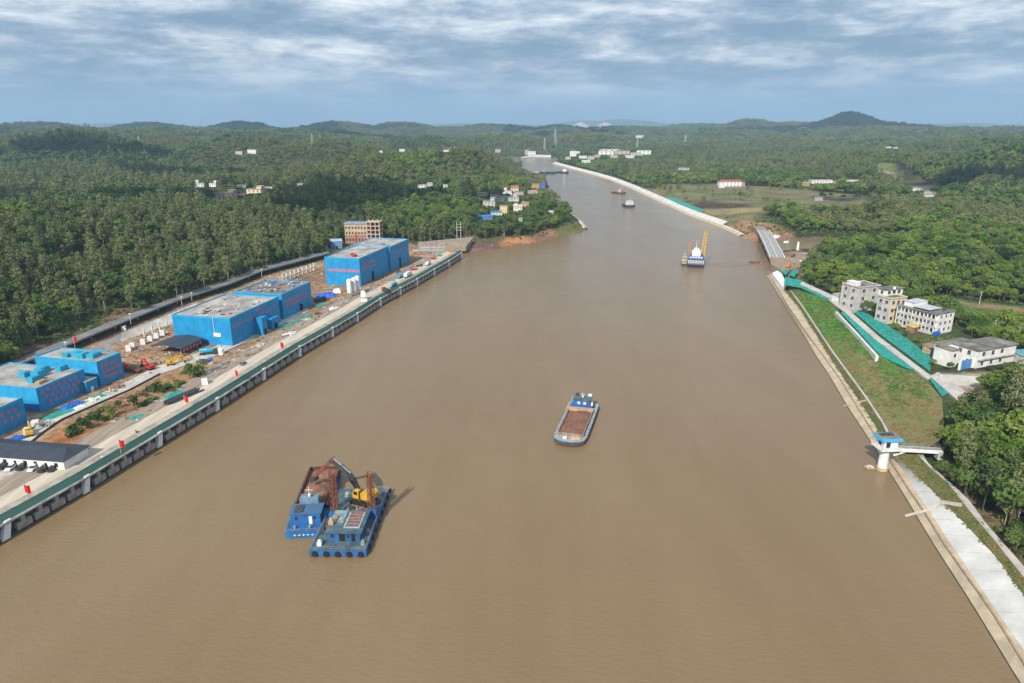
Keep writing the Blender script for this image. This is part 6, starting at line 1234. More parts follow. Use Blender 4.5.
# the far town at the bend
TOWN = [(573, 157.5, 6, 6, WHITE, 3), (568, 160, 5, 3, GREYWALL, 2), (583, 159, 7, 3, WHITEWALL, 2), (591, 160.5, 6, 4, GREYWALL, 2), (586, 163, 8, 2.5, WHITEWALL, 1), (597, 158, 5, 3, PINKWALL, 2), (606, 155.5, 14, 4, WHITEWALL, 2), (622, 155, 14, 3.5, PINKWALL, 2), (636, 156, 10, 3, GREYWALL, 2), (644, 155.5, 13, 4.5, WHITE, 2), (630, 158.5, 8, 3, WHITEWALL, 2), (614, 158.5, 7, 3, GREYWALL, 2), (532, 156, 7, 4, WHITEWALL, 2), (527, 155, 4, 4.5, PINKWALL, 3), (577, 154, 5, 2.5, WHITEWALL, 2), (498, 153, 5, 3.5, PINKWALL, 3), (612, 151.5, 20, 1.8, WHITEWALL, 1), (640, 138.5, 7, 2.5, WHITE, 1)]
TL = ['tall white block at the left of the far town', 'low grey block at the left water edge of the far town', 'white block right of the tall white block in the far town', 'grey block in the lower middle of the far town', 'low white shed nearest the water in the far town', 'small pinkish block behind the grey block of the far town', 'broad white block in the middle of the far town', 'broad pinkish block in the middle of the far town', 'grey block left of the big white hall in the far town', 'big white hall at the right end of the far town', 'low white block before the big hall of the far town', 'low grey block before the broad white block of the far town',
      'white block on the far bank by the white embankment', 'pinkish tower block left of the white embankment block', 'pale block behind the tall white block of the far town', 'pinkish house alone on the far bank left of the embankment', 'long low white roof at the back of the far town', 'bright white hall beyond the far town near the long bridge']
for (px, py, wp, hp_, m, fl), lb in zip(TOWN, TL): far_house(px, py, wp, hp_, lb, m, ROOFPALE, random.uniform(-.15, .15), floors=fl, dep=.5, name='town_block', cat='building')
em = loft('white_embankment', ats([(520, 158.2), (535, 156.6), (551, 156.8)], 1.5), ats([(522, 156.6), (535, 154.6), (551, 155)], 6), WHITECONC, 12, thick=1.5, kind=None); tag(em, 'bright white embankment on the far bank at the river bend', 'embankment')

# lattice towers and poles on the hills
def pylon(px, py, hpx, label, arms=True, twin=False):
    p = hit(px, py); H_ = hpx * p.y / F_PX * 1.02; t = thing('power_pylon', label, 'pylon', (p.x, p.y, p.z - 1), .3); g = MB(); w_ = H_ * .07; th_ = max(.3, p.y * .00028)
    for sx in (-1, 1):
        for sy in (-1, 1): g.bar((sx * w_, sy * w_, 0), (sx * w_ * .25, sy * w_ * .25, H_), th_)
    for k in range(8):
        a, b_ = 1 - .75 * k / 8, 1 - .75 * (k + 1) / 8
        for sy in (-1, 1): g.bar((-w_ * a, sy * w_ * a, H_ * k / 8), (w_ * b_, sy * w_ * b_, H_ * (k + 1) / 8), th_ * .6); g.bar((w_ * a, sy * w_ * a, H_ * k / 8), (-w_ * b_, sy * w_ * b_, H_ * (k + 1) / 8), th_ * .6)
    g.build('lattice', TOWERSTEEL, t)
    if arms: g = MB(); [g.bar((-w_ * 2.2, 0, H_ * q), (w_ * 2.2, 0, H_ * q), th_) for q in (.78, .9)]; g.build('cross_arm', TOWERSTEEL, t)
pylon(312.5, 147, 12, 'tall pale lattice pylon on the left ridge, left of the pair', False); pylon(320.5, 142, 7, 'shorter pale pylon behind the tall left ridge pylon', False); pylon(685, 146, 10, 'pale pylon on the right hillside beyond the farmland'); pylon(555, 149, 18, 'tall pale pylon beyond the river bend', False); pylon(544.5, 152, 13, 'slim pale pylon left of the tall pylon beyond the river bend', False); pylon(637, 151, 12, 'slim pale pylon rising from the far town', False); pylon(139, 143, 6, 'small lattice pylon on the far left hills')
p = hit(459, 240); t = thing('power_pole_pair', 'pair of pale concrete poles with cross beams at the end of the quay', 'pole', tuple(p)); g = MB()
for x in (-2, 2): g.tube((x, 0, 0), (x, 0, 18), .3, .22, 6)
for z_ in (9, 12, 15): g.bar((-2.6, 0, z_), (2.6, 0, z_), .3)
g.build('frame', WHITECONC, t); clear(p, 5, 8)
# cable stayed bridge and long road bridge far away
t = None
p0 = Vector((0, 7200, 0)); t = thing('cable_stayed_bridge', 'pale cable stayed bridge with two pylons far off on the horizon', 'bridge', (0, 7200, 0))
for px in (577.5, 601):
    x0 = (px - 512) / F_PX * 7200; H_ = 146
    g = MB(); g.bar((x0 - 9, 0, 0), (x0, 0, H_), 6); g.bar((x0 + 9, 0, 0), (x0, 0, H_), 6); g.build('pylon', WHITE, t)
    g = MB()
    for k in range(1, 12):
        for s in (-1, 1): g.bar((x0, 0, H_ - k * 3.5), (x0 + s * (128 - k * 9), 0, 82), 1.6)
    g.build('stay_cables', WHITE, t)
g = MB(); g.box((560 - 512) / F_PX * 7200, (622 - 512) / F_PX * 7200, -8, 8, 78, 82); g.build('deck', WHITECONC, t)
t = thing('viaduct', 'long pale road viaduct far beyond the town', 'bridge', (0, 4300, 0)); x0, x1 = (612 - 512) / F_PX * 4300, (668 - 512) / F_PX * 4300
g = MB(); g.box(x0, x1, -6, 6, 22, 25); g.build('deck', WHITECONC, t)
for k in range(8): g = MB(); g.box(-1.5, 1.5, -4, 4, -4, 22); o = g.build('pier', WHITECONC, t); o.location = (x0 + (x1 - x0) * (k + .5) / 8, 0, 0)

# ------------------------------------------------------------------ clouds that shade the hills (they hang high above and behind the camera)
CLM = bpy.data.materials.new('cloud'); CLM.use_nodes = True; CLM.node_tree.nodes['Principled BSDF'].inputs['Base Color'].default_value = (.85, .86, .88, 1); CLM.node_tree.nodes['Principled BSDF'].inputs['Roughness'].default_value = 1
CH = 1350.0
def cloud(tx, ty, rx, ry, seed, n=None):
    off_ = CH / math.tan(SUN_EL); rnd = random.Random(seed); g = MB(); cx, cy = tx - SHADOW_DIR.x * off_, ty - SHADOW_DIR.y * off_
    n = n or max(14, int(rx * ry / 9000))
    for k in range(min(n, 60)):
        a = rnd.uniform(0, 6.28); q = math.sqrt(rnd.random()); r_ = min(rx, ry) * rnd.uniform(.22, .5) * (1 - .4 * q)
        g.blob((cx + rx * .85 * q * math.cos(a), cy + ry * .85 * q * math.sin(a), CH + rnd.uniform(-40, 40)), r_, nu=12, nv=8, jit=.12, rnd=rnd, zs=.45)
    tag(g.build('cloud', CLM, smooth=True), kind='structure')
for k, c_ in enumerate(((-250, 1000, 330, 250), (-700, 880, 200, 130), (-1300, 2000, 430, 230), (-700, 1500, 180, 90), (880, 1260, 210, 110), (560, 1130, 90, 50), (-1300, 4500, 1100, 330), (900, 5000, 900, 330), (2900, 6000, 1700, 650), (-2800, 6300, 2300, 900), (300, 6500, 1500, 700), (1500, 3300, 350, 110), (-2300, 3400, 500, 200), (2900, 3900, 450, 160))): cloud(*c_, seed=k + 3)

# ------------------------------------------------------------------ air between here and the far hills
hzm = bpy.data.materials.new('haze'); hzm.use_nodes = True; t = hzm.node_tree; t.nodes.clear()
ov = nd(t, 'ShaderNodeOutputMaterial'); pv = nd(t, 'ShaderNodeVolumePrincipled'); t.links.new(pv.outputs[0], ov.inputs['Volume'])
pv.inputs['Color'].default_value = (.50, .74, 1.0, 1); pv.inputs['Density'].default_value = 7.5e-5; pv.inputs['Anisotropy'].default_value = 0.05
g = MB(); g.box(-34000, 34000, -3000, 34000, -420, 620); hzo = g.build('haze', hzm); tag(hzo, kind='stuff')

# ------------------------------------------------------------------ trees
def leafmat(name, col, c2, tr=0.22):
    m = bpy.data.materials.new(name); m.use_nodes = True; t = m.node_tree; b = t.nodes['Principled BSDF']
    b.inputs['Roughness'].default_value = .75; b.inputs['Specular IOR Level'].default_value = .2
    oi = nd(t, 'ShaderNodeObjectInfo'); ge = nd(t, 'ShaderNodeNewGeometry')
    n = nd(t, 'ShaderNodeTexNoise'); n.inputs['Scale'].default_value = .16; n.inputs['Detail'].default_value = 4; t.links.new(ge.outputs['Position'], n.inputs['Vector'])
    nb = nd(t, 'ShaderNodeTexNoise'); nb.inputs['Scale'].default_value = .006; nb.inputs['Detail'].default_value = 3; t.links.new(ge.outputs['Position'], nb.inputs['Vector'])
    a = nd(t, 'ShaderNodeMath', operation='MULTIPLY_ADD'); t.links.new(oi.outputs['Random'], a.inputs[0]); a.inputs[1].default_value = .85; t.links.new(n.outputs['Fac'], a.inputs[2])
    a2 = nd(t, 'ShaderNodeMath', operation='MULTIPLY_ADD'); t.links.new(nb.outputs['Fac'], a2.inputs[0]); a2.inputs[1].default_value = 1.3; t.links.new(a.outputs[0], a2.inputs[2])
    r = nd(t, 'ShaderNodeMapRange'); r.inputs[1].default_value = 1.05; r.inputs[2].default_value = 1.72; t.links.new(a2.outputs[0], r.inputs[0])
    mx = nd(t, 'ShaderNodeMix', data_type='RGBA'); t.links.new(r.outputs[0], mx.inputs[0]); mx.inputs[6].default_value = (*col, 1); mx.inputs[7].default_value = (*c2, 1)
    t.links.new(mx.outputs[2], b.inputs['Base Color'])
    td = nd(t, 'ShaderNodeBsdfTranslucent'); t.links.new(mx.outputs[2], td.inputs[0]); ms = nd(t, 'ShaderNodeMixShader'); ms.inputs[0].default_value = tr
    t.links.new(b.outputs[0], ms.inputs[1]); t.links.new(td.outputs[0], ms.inputs[2]); t.links.new(ms.outputs[0], t.nodes['Material Output'].inputs[0]); return m
LEAF_B = leafmat('broadleaf foliage', (.036, .080, .020), (.120, .185, .048))
LEAF_L = leafmat('bright foliage', (.080, .150, .022), (.190, .265, .050))
LEAF_E = leafmat('grey green foliage', (.075, .112, .042), (.205, .235, .092))
BARK_P = mat('pale bark', (.34, .30, .25), .9, .3, .8); BARK_D = mat('brown bark', (.11, .08, .055), .9, .3, .8)
def leaves(rng, cen, rad, n, size, flat=.75):
    """many leaf-sized faces on the skins of a few clumps"""
    cen = np.array(cen); rad = np.array(rad); k = rng.choice(len(cen), n, p=(rad ** 2) / (rad ** 2).sum())
    d = rng.normal(size=(n, 3)); d[:, 2] += .35; d /= np.linalg.norm(d, axis=1)[:, None]
    p = cen[k] + d * (rad[k] * rng.uniform(.55, 1.08, n))[:, None] * np.array((1, 1, flat))
    nr_ = d + rng.normal(size=(n, 3)) * .55; nr_ /= np.linalg.norm(nr_, axis=1)[:, None]
    a = np.cross(nr_, rng.normal(size=(n, 3))); a /= np.linalg.norm(a, axis=1)[:, None]; b_ = np.cross(nr_, a)
    s_ = (size * rng.uniform(.55, 1.25, n))[:, None]; q = rng.uniform(.6, 1, n)[:, None]
    v = np.stack([p - a * s_ * .5, p + b_ * s_ * .4 * q + nr_ * s_ * .12, p + a * s_ * .5, p - b_ * s_ * .4 * q + nr_ * s_ * .12], 1).reshape(-1, 3)
    return v, [(4 * i, 4 * i + 1, 4 * i + 2, 4 * i + 3) for i in range(n)]
def tree_shape(kind, seed, n, size):
    """returns crown mesh builder, trunk mesh builder. kinds: broad, tall (eucalyptus), small"""
    rng = np.random.default_rng(seed); rnd = random.Random(seed); cr, tk = MB(), MB(); cen, rad = [], []
    if kind == 'broad':
        H_, R = 9.0 * rnd.uniform(.85, 1.2), 4.0 * rnd.uniform(.85, 1.2)
        for k in range(11):
            a = k * 2.4 + rnd.uniform(-.4, .4); q = R * .68 * math.sqrt((k + .5) / 11); cen.append((q * math.cos(a), q * math.sin(a), H_ * (.78 - .34 * (q / R) ** 2) + rnd.uniform(-.9, .9))); rad.append(R * rnd.uniform(.26, .46))
        tk.tube((0, 0, -1.5), (0, 0, H_ * .5), .38, .26, 7)
        for c_ in cen[2::2]: tk.tube((0, 0, H_ * rnd.uniform(.25, .45)), c_, .16, .05, 5)
    elif kind == 'tall':
        H_, R = 14.0 * rnd.uniform(.85, 1.15), 2.9 * rnd.uniform(.85, 1.25)
        for k in range(16):
            z_ = H_ * (.46 + .5 * k / 15) + rnd.uniform(-.6, .6); a = k * 2.4 + rnd.uniform(-.6, .6); q = R * .66 * math.sin(math.pi * (.22 + .72 * k / 15)) * rnd.uniform(.5, 1.1); cen.append((q * math.cos(a), q * math.sin(a), z_)); rad.append(R * rnd.uniform(.26, .48))
        tk.tube((0, 0, -1.5), (rnd.uniform(-.3, .3), 0, H_ * .92), .2, .06, 6)
        for c_ in cen[::2]: tk.tube((0, 0, c_[2] - 1.6), c_, .07, .03, 4)
    elif kind == 'young':
        H_, R = 6.6 * rnd.uniform(.85, 1.15), 3.2 * rnd.uniform(.85, 1.2)
        for k in range(8): a = k * 2.4; q = R * .6 * math.sqrt((k + .4) / 8); cen.append((q * math.cos(a), q * math.sin(a), H_ * (.38 + .45 * (1 - q / R)) + rnd.uniform(-.6, .6))); rad.append(R * rnd.uniform(.34, .52))
        tk.tube((0, 0, -1), (0, 0, H_ * .8), .13, .05, 5)
    else:
        H_, R = 4.8 * rnd.uniform(.85, 1.2), 2.4 * rnd.uniform(.85, 1.2)
        for k in range(7): a = k * 2.4; q = R * .6 * math.sqrt((k + .4) / 7); cen.append((q * math.cos(a), q * math.sin(a), H_ * .52 + rnd.uniform(-1.0, 1.1))); rad.append(R * rnd.uniform(.36, .56))
        tk.tube((0, 0, -.8), (0, 0, H_ * .6), .16, .1, 6)
        for c_ in cen[::2]: tk.tube((0, 0, H_ * .3), c_, .07, .03, 4)
    v, f = leaves(rng, cen, rad, n, size); cr.add(v.tolist(), f); return cr, tk
LEAF_Y = leafmat('olive plantation foliage', (.100, .135, .038), (.205, .220, .080))
SPEC = (('broad', LEAF_B, BARK_D), ('broad', LEAF_L, BARK_D), ('tall', LEAF_E, BARK_P), ('young', LEAF_Y, BARK_P))
NS = len(SPEC)
PROTO = bpy.data.collections.new('tree kinds')          # only the scatter below uses it
NEAR, FARK = {}, {}
order = 0
def proto_obj(cr, tk, lm, bm_, nm):
    g = MB(); g.v = cr.v + tk.v; b_ = len(cr.v); g.f = cr.f + [tuple(i + b_ for i in f) for f in tk.f]; g.m = [0] * len(cr.f) + [1] * len(tk.f)
    me_ = bpy.data.meshes.new(nm); me_.from_pydata(g.v, [], g.f); me_.materials.append(lm); me_.materials.append(bm_); me_.polygons.foreach_set('material_index', g.m); me_.update()
    o = bpy.data.objects.new(nm, me_); PROTO.objects.link(o)
PARTS = {}
for si, (kd, lm, bm_) in enumerate(SPEC):
    for v_ in range(4):
        cr_, tk_ = tree_shape(kd, 100 * si + v_, 760 if kd == 'broad' else 620, .95 if kd == 'broad' else .8)
        proto_obj(cr_, tk_, lm, bm_, 'tree_kind_%02d' % (si * 4 + v_))
        mc_ = bpy.data.meshes.new('crown'); mc_.from_pydata(cr_.v, [], cr_.f); mc_.materials.append(lm); mc_.update()
        mt_ = bpy.data.meshes.new('trunk'); mt_.from_pydata(tk_.v, [], tk_.f); mt_.materials.append(bm_); mt_.update(); PARTS[si * 4 + v_] = (mc_, mt_)
for si, (kd, lm, bm_) in enumerate(SPEC):
    for v_ in range(3):
        cr_, tk_ = tree_shape(kd, 500 + 100 * si + v_, 150 if kd == 'broad' else 110, 2.0 if kd == 'broad' else 1.5); proto_obj(cr_, tk_, lm, bm_, 'tree_kind_%02d' % (4 * NS + si * 3 + v_))
for si, (kd, lm, bm_) in enumerate(SPEC):               # far clumps: the tops of some dozen trees
    for v_ in range(3):
        rng = np.random.default_rng(900 + si * 10 + v_); c3, r3 = [], []
        for k in range(16): a = rng.uniform(0, 6.28); q = 11 * math.sqrt(rng.random()); c3.append((q * math.cos(a), q * math.sin(a), rng.uniform(5, 11))); r3.append(rng.uniform(2.2, 4.0))
        v, f = leaves(rng, c3, r3, 190, 3.4); cr_ = MB(); cr_.add(v.tolist(), f); tk_ = MB()
        for c_ in c3[::3]: tk_.tube((c_[0], c_[1], -3), (c_[0], c_[1], c_[2]), .35, .2, 5)
        proto_obj(cr_, tk_, lm, bm_, 'tree_kind_%02d' % (7 * NS + si * 3 + v_))

def ring_points(d0, d1, sp, half=.82):
    """jittered grid of points between two distances from the river reach, inside a wide wedge"""
    xs = np.arange(-d1, d1, sp); ys = np.arange(40, d1, sp); gx, gy = np.meshgrid(xs, ys); gx = gx.ravel() + RNG.uniform(-.48, .48, gx.size) * sp; gy = gy.ravel() + RNG.uniform(-.48, .48, gy.size) * sp
    D = np.hypot(gx, gy); k = (D >= d0) & (D < d1) & (np.abs(gx) < (gy + 60) * half + 40); return gx[k], gy[k]
BANKZONE = [(p.x, p.y) for p in [Vector((80, -60, 0)), Vector((124, -20, 0))] + ats(T5L, 6.5)[1:] + ats([(932, 458), (941, 444), (948, 425), (950, 404), (962, 398), (978, 414), (990, 410), (978, 393), (1004, 390), (1012, 376), (1018, 366), (1000, 352), (970, 338), (950, 350), (930, 345), (905, 325), (880, 318), (860, 312), (842, 300), (803, 279), (785, 270)], 8.0) + [RB[-1] - Vector((60, 0, 0))]]
FIELD = [(p.x, p.y) for p in ats([(925, 297), (960, 299), (1035, 308), (1040, 332), (1000, 327), (960, 322)], 8)]
CREEKZ = [(p.x, p.y) for p in ats([(738, 232), (766, 229), (790, 234), (815, 235), (835, 236), (838, 252), (815, 257), (800, 268), (795, 278), (770, 278)], 6)]
PROMSHORE = [(p.x, p.y) for p in ats([(462, 254), (466, 243), (500, 239.5), (535, 236), (560, 229), (578, 222), (590, 226), (594, 232), (545, 243), (500, 251)], 4)]
CUT = [[(p.x, p.y) for p in ats(q, 8)] for q in ([(702, 216), (724, 221), (750, 215), (775, 218), (792, 226), (798, 237), (765, 241), (738, 238)], [(30, 366), (70, 350), (128, 321), (122, 311), (70, 333), (20, 358)], [(845, 256), (900, 262), (905, 266), (850, 262)], [(880, 176), (935, 190), (930, 198), (905, 194), (860, 176)])]
def plant(gx, gy, edge=1.0):
    dr = sdist(gx, gy, RIVERXY); ok = dr > 9
    right = gx > np.interp(gy, [-300, 123, 250, 560, 830, 1200, 2400], [0, 20, 30, 80, 200, 180, 60])
    ok &= np.where(right & (gy > 735), dr > 20, True); ok &= ~((gx > 25) & (gx < 110) & (gy > 780) & (gy < 1180) & (dr < 20) & ~right)
    hedge = (fbm(gx / 95 + 3, gy / 30 + 8, 3) > .64); ok &= (sdist(gx, gy, FARM) > 4 + 30 * (fbm(gx / 40, gy / 40, 2) - .5)) | (hedge & (RNG.random(gx.size) < .16))
    for poly, m in ((PLAT, 2.5), (BANKZONE, 1.5), (FIELD, 2), (CREEKZ, 2), (PROMSHORE, 2)) + tuple((c, 2) for c in CUT): ok &= sdist(gx, gy, poly) > m
    ok &= ~((sdist(gx, gy, ROADXY, False) < 10) & (gx < 0))
    for x, y, r_ in CLEAR:
        ok &= (gx - x) ** 2 + (gy - y) ** 2 > r_ * r_
    # natural gaps
    gap = fbm(gx / 60 + 77, gy / 60 + 33, 3); ok &= (gap > .30) | (RNG.random(gx.size) < .3)
    gx, gy = gx[ok], gy[ok]; return gx, gy
def mixk(gx, gy):
    """0 dark broadleaf, 1 bright broadleaf, 2 eucalyptus"""
    e = fbm(gx / 170 + 12, gy / 170 + 57, 3); b_ = fbm(gx / 110 + 91, gy / 110 + 5, 3); r_ = RNG.random(gx.size)
    pe = np.clip((e - .49) * 11, .05, .8); left_front = (gx < -60) & (gy < 620); pe = np.where(left_front, np.clip(pe * .8 + .03, 0, .6), pe)
    pe = np.where((gx > 0) & (gy < 900), pe * .3, pe)
    pb = np.clip((b_ - .42) * 6, .10, .8); pb = np.where((gx > 100) & (gy < 900), np.maximum(pb, .45), pb)
    kd = np.where(r_ < pe, 2, np.where(RNG.random(gx.size) < pb, 1, 0))
    D = np.hypot(gx, gy); z_ = fbm(gx / 260 + 44, gy / 340 + 66, 3)          # plantations of young trees cover whole slopes
    py_ = np.clip((z_ - np.interp(D, [500, 900, 2000, 4000], [.66, .58, .53, .50])) * 14, 0, .93) * (D > 520)
    py_ = np.where((gx > 0) & (D > 1900), np.maximum(py_, np.clip((z_ - .42) * 8, 0, .9)), py_)
    py_ = np.where((gx > -330) & (gx < 60) & (gy > 1180) & (gy < 1750), np.maximum(py_, .85 * np.clip((fbm(gx / 90, gy / 90, 2) - .3) * 6, 0, 1)), py_)
    return np.where(RNG.random(gx.size) < py_, 3, kd)
bands = [(60, 420, 4.5, 0), (420, 900, 5.2, 0), (900, 1800, 5.7, 1), (1800, 3200, 8.2, 1), (3200, 5200, 17, 2), (5200, 8200, 24, 2)]
allx, ally, allk, alls = [], [], [], []
for d0, d1, sp, lod in bands:
    x, y = plant(*ring_points(d0, d1, sp)); kd = mixk(x, y); n = len(x)
    keep = np.where(kd >= 2, True, RNG.random(n) < (.78 if lod < 2 else 1)); x, y, kd = x[keep], y[keep], kd[keep]; n = len(x)
    i_ = np.where(lod == 0, kd * 4 + RNG.integers(0, 4, n), np.where(lod == 1, 4 * NS + kd * 3 + RNG.integers(0, 3, n), 7 * NS + kd * 3 + RNG.integers(0, 3, n)))
    s_ = RNG.choice((.58, .78, 1.0, 1.3, 1.62), n, p=(.16, .26, .28, .18, .12)) * RNG.uniform(.88, 1.12, n) * (1.0 if lod == 0 else (1.08 if d1 < 2000 else (1.15 if lod == 1 else (.9 if d1 < 6000 else .95))))
    s_ = np.where((x > 110) & (y < 420) & (kd < 2), s_ * 1.05, s_)
    allx.append(x); ally.append(y); allk.append(i_); alls.append(s_)
tx, ty, tk, ts = map(np.concatenate, (allx, ally, allk, alls)); tz = ground(tx, ty)
low = np.full(len(tx), 1e9)
for sx, sy, hw_, zb in SIGHT:      # the growth before a house stays as low as the photograph shows it
    L2 = sx * sx + sy * sy; q = (tx * sx + ty * sy) / L2; lat = np.abs(tx * sy - ty * sx) / math.sqrt(L2)
    k = (q > .35) & (q < 1.0) & (lat < hw_ * np.clip(q, .5, 1) + 4); low = np.where(k, np.minimum(low, CAM_H + (zb - CAM_H) * q - tz), low)
full = np.where((tk < 8), 11.0, np.where(tk < 12, 16.5, np.where(tk < 16, 7.5, np.where(tk < 22, 11.0, np.where(tk < 25, 16.5, np.where(tk < 28, 7.5, 15.0)))))) * ts
swap = (low < full) & (tk < 28); tk = np.where(swap & (tk >= 8) & (tk < 12), tk - 8, tk); tk = np.where(swap & (tk >= 22) & (tk < 25), tk - 6, tk); full = np.where(swap & ~((tk >= 12) & (tk < 16)) & ~(tk >= 25), 11.0 * ts, full)
ts = np.where(low < full, ts * np.clip(low / full, .05, 1), ts); keep = ~((low < full) & (low < 3.0)); tx, ty, tz, tk, ts = tx[keep], ty[keep], tz[keep], tk[keep], ts[keep]
# the three hundred that show largest stand as trees of their own
D3 = np.sqrt(tx ** 2 + ty ** 2 + (CAM_H - tz) ** 2); cyv = ty * math.cos(PITCH) + (CAM_H - tz) * math.sin(PITCH); czv = -ty * math.sin(PITCH) + (CAM_H - tz - 6) * math.cos(PITCH)
upx = 512 + F_PX * tx / cyv; upy = 341.5 + F_PX * ((CAM_H - tz - 6) * math.cos(PITCH) - ty * math.sin(PITCH)) / (ty * math.cos(PITCH) + (CAM_H - tz - 6) * math.sin(PITCH))
inv = (upx > -6) & (upx < 1032) & (upy > 60) & (upy < 690) & (tk < 4 * NS)
hgt = np.where(tk >= 12, 6.5, np.where(tk >= 8, 14, 10)) * ts; ang = np.where(inv, hgt / D3, 0); top = np.argsort(-ang)[:285]; top = top[ang[top] > 0]
ZONES = lambda x, y: 0 if (x > 0 and y < 300) else (1 if x > 0 else (2 if y < 420 else 3))
ZT = ('in the wood beside the bank path and footbridge', 'among the village houses behind the green slope', 'on the wooded slope above the left road', 'in the wood farther along the left road')
KT = (('dark green broadleaf tree', 'broadleaf_tree'), ('bright green broadleaf tree', 'broadleaf_tree'), ('tall slim tree with pale trunk', 'slender_tree'), ('small olive green tree', 'plantation_tree'))
for i in top:
    q = int(tk[i]); z_ = ZONES(tx[i], ty[i]); kt = KT[q // 4]
    t = thing(kt[1], kt[0] + ' ' + ZT[z_], 'tree', (tx[i], ty[i], tz[i] - .1), RNG.uniform(0, 6.28), kt[0] + 's ' + ZT[z_]); s_ = float(ts[i]); t.scale = (s_, s_, s_ * RNG.uniform(.9, 1.12))
    put('crown', PARTS[q][0], t); put('trunk', PARTS[q][1], t)
rest = np.ones(len(tx), bool); rest[top] = False
def scatter(name, x, y, z, k, s_, coll):
    n = len(x); me_ = bpy.data.meshes.new(name); me_.vertices.add(n); me_.vertices.foreach_set('co', np.stack([x, y, z - .1], -1).astype(np.float32).ravel())
    a = me_.attributes.new('pick', 'INT', 'POINT'); a.data.foreach_set('value', k.astype(np.int32))
    a = me_.attributes.new('turn', 'FLOAT_VECTOR', 'POINT'); rv = np.zeros((n, 3), np.float32); rv[:, 2] = RNG.uniform(0, 6.28, n); rv[:, :2] = RNG.normal(0, .04, (n, 2)); a.data.foreach_set('vector', rv.ravel())
    a = me_.attributes.new('size', 'FLOAT_VECTOR', 'POINT'); sv = np.stack([s_, s_, s_ * RNG.uniform(.85, 1.15, n)], -1).astype(np.float32); a.data.foreach_set('vector', sv.ravel())
    o = bpy.data.objects.new(name, me_); COL.objects.link(o)
    ng = bpy.data.node_groups.new(name + ' scatter', 'GeometryNodeTree'); ng.interface.new_socket('Geometry', in_out='INPUT', socket_type='NodeSocketGeometry'); ng.interface.new_socket('Geometry', in_out='OUTPUT', socket_type='NodeSocketGeometry')
    gi, go_ = ng.nodes.new('NodeGroupInput'), ng.nodes.new('NodeGroupOutput'); ip = ng.nodes.new('GeometryNodeInstanceOnPoints'); ci = ng.nodes.new('GeometryNodeCollectionInfo')
    ci.inputs['Collection'].default_value = coll; ci.inputs['Separate Children'].default_value = True; ci.inputs['Reset Children'].default_value = True
    ip.inputs['Pick Instance'].default_value = True
    for nm, dt, sk in (('pick', 'INT', 'Instance Index'), ('turn', 'FLOAT_VECTOR', 'Rotation'), ('size', 'FLOAT_VECTOR', 'Scale')):
        na_ = ng.nodes.new('GeometryNodeInputNamedAttribute'); na_.data_type = dt; na_.inputs['Name'].default_value = nm; ng.links.new([s for s in na_.outputs if s.enabled and s.name == 'Attribute'][0], ip.inputs[sk])
    ng.links.new(gi.outputs[0], ip.inputs['Points']); ng.links.new(ci.outputs[0], ip.inputs['Instance']); ng.links.new(ip.outputs[0], go_.inputs[0])
    md = o.modifiers.new('scatter', 'NODES'); md.node_group = ng; tag(o, kind='stuff'); return o
print('TREES', len(tx), 'individual', len(top))
scatter('forest', tx[rest], ty[rest], tz[rest], tk[rest], ts[rest], PROTO)
# low growth under and before the trees, along banks and lanes
SHR = bpy.data.collections.new('shrub kinds')
for v_, lm in enumerate((LEAF_B, LEAF_L, LEAF_B, LEAF_E)):
    rng = np.random.default_rng(40 + v_); c3 = [(rng.uniform(-1, 1), rng.uniform(-1, 1), rng.uniform(.2, .9)) for _ in range(5)]; v, f = leaves(rng, c3, [rng.uniform(.6, 1.0) for _ in range(5)], 60, .8)
    me_ = bpy.data.meshes.new('shrub_kind'); me_.from_pydata(v.tolist(), [], f); me_.materials.append(lm); me_.update(); SHR.objects.link(bpy.data.objects.new('shrub_kind_%d' % v_, me_))
gx, gy = ring_points(60, 950, 4.2); dr = sdist(gx, gy, RIVERXY); ok = (dr > 7) & (sdist(gx, gy, PLAT) > 1.5) & (sdist(gx, gy, BANKZONE) > .5)
for x, y, r_ in CLEAR[::2]: ok &= (gx - x) ** 2 + (gy - y) ** 2 > (r_ * .75) ** 2
ok &= ~((sdist(gx, gy, ROADXY, False) < 7) & (gx < 0)); ok &= (sdist(gx, gy, CREEKZ) > 0) | (RNG.random(gx.size) < .08); ok &= (sdist(gx, gy, FIELD) > 0) | (RNG.random(gx.size) < .12); ok &= (sdist(gx, gy, FARM) > 0) | (RNG.random(gx.size) < .10); ok &= (sdist(gx, gy, PROMSHORE) > 0) | (RNG.random(gx.size) < .12)
ok &= fbm(gx / 18 + 7, gy / 18 + 3, 3) > .42
gx, gy = gx[ok], gy[ok]
BK = [(p.x, p.y) for p in ats([(52, 440), (95, 413), (150, 388), (186, 372), (208, 370), (186, 386), (150, 403), (100, 430), (80, 442)], ZP)]
xs_, ys_ = [p[0] for p in BK], [p[1] for p in BK]; bx_, by_ = RNG.uniform(min(xs_), max(xs_), 420), RNG.uniform(min(ys_), max(ys_), 420); k = inside(bx_, by_, BK) & (fbm(bx_ / 9 + 2, by_ / 9 + 5, 2) > .53)
gx, gy = np.concatenate([gx, bx_[k]]), np.concatenate([gy, by_[k]])
scatter('undergrowth', gx, gy, ground(gx, gy), RNG.integers(0, 4, len(gx)), RNG.uniform(.5, 1.5, len(gx)), SHR)
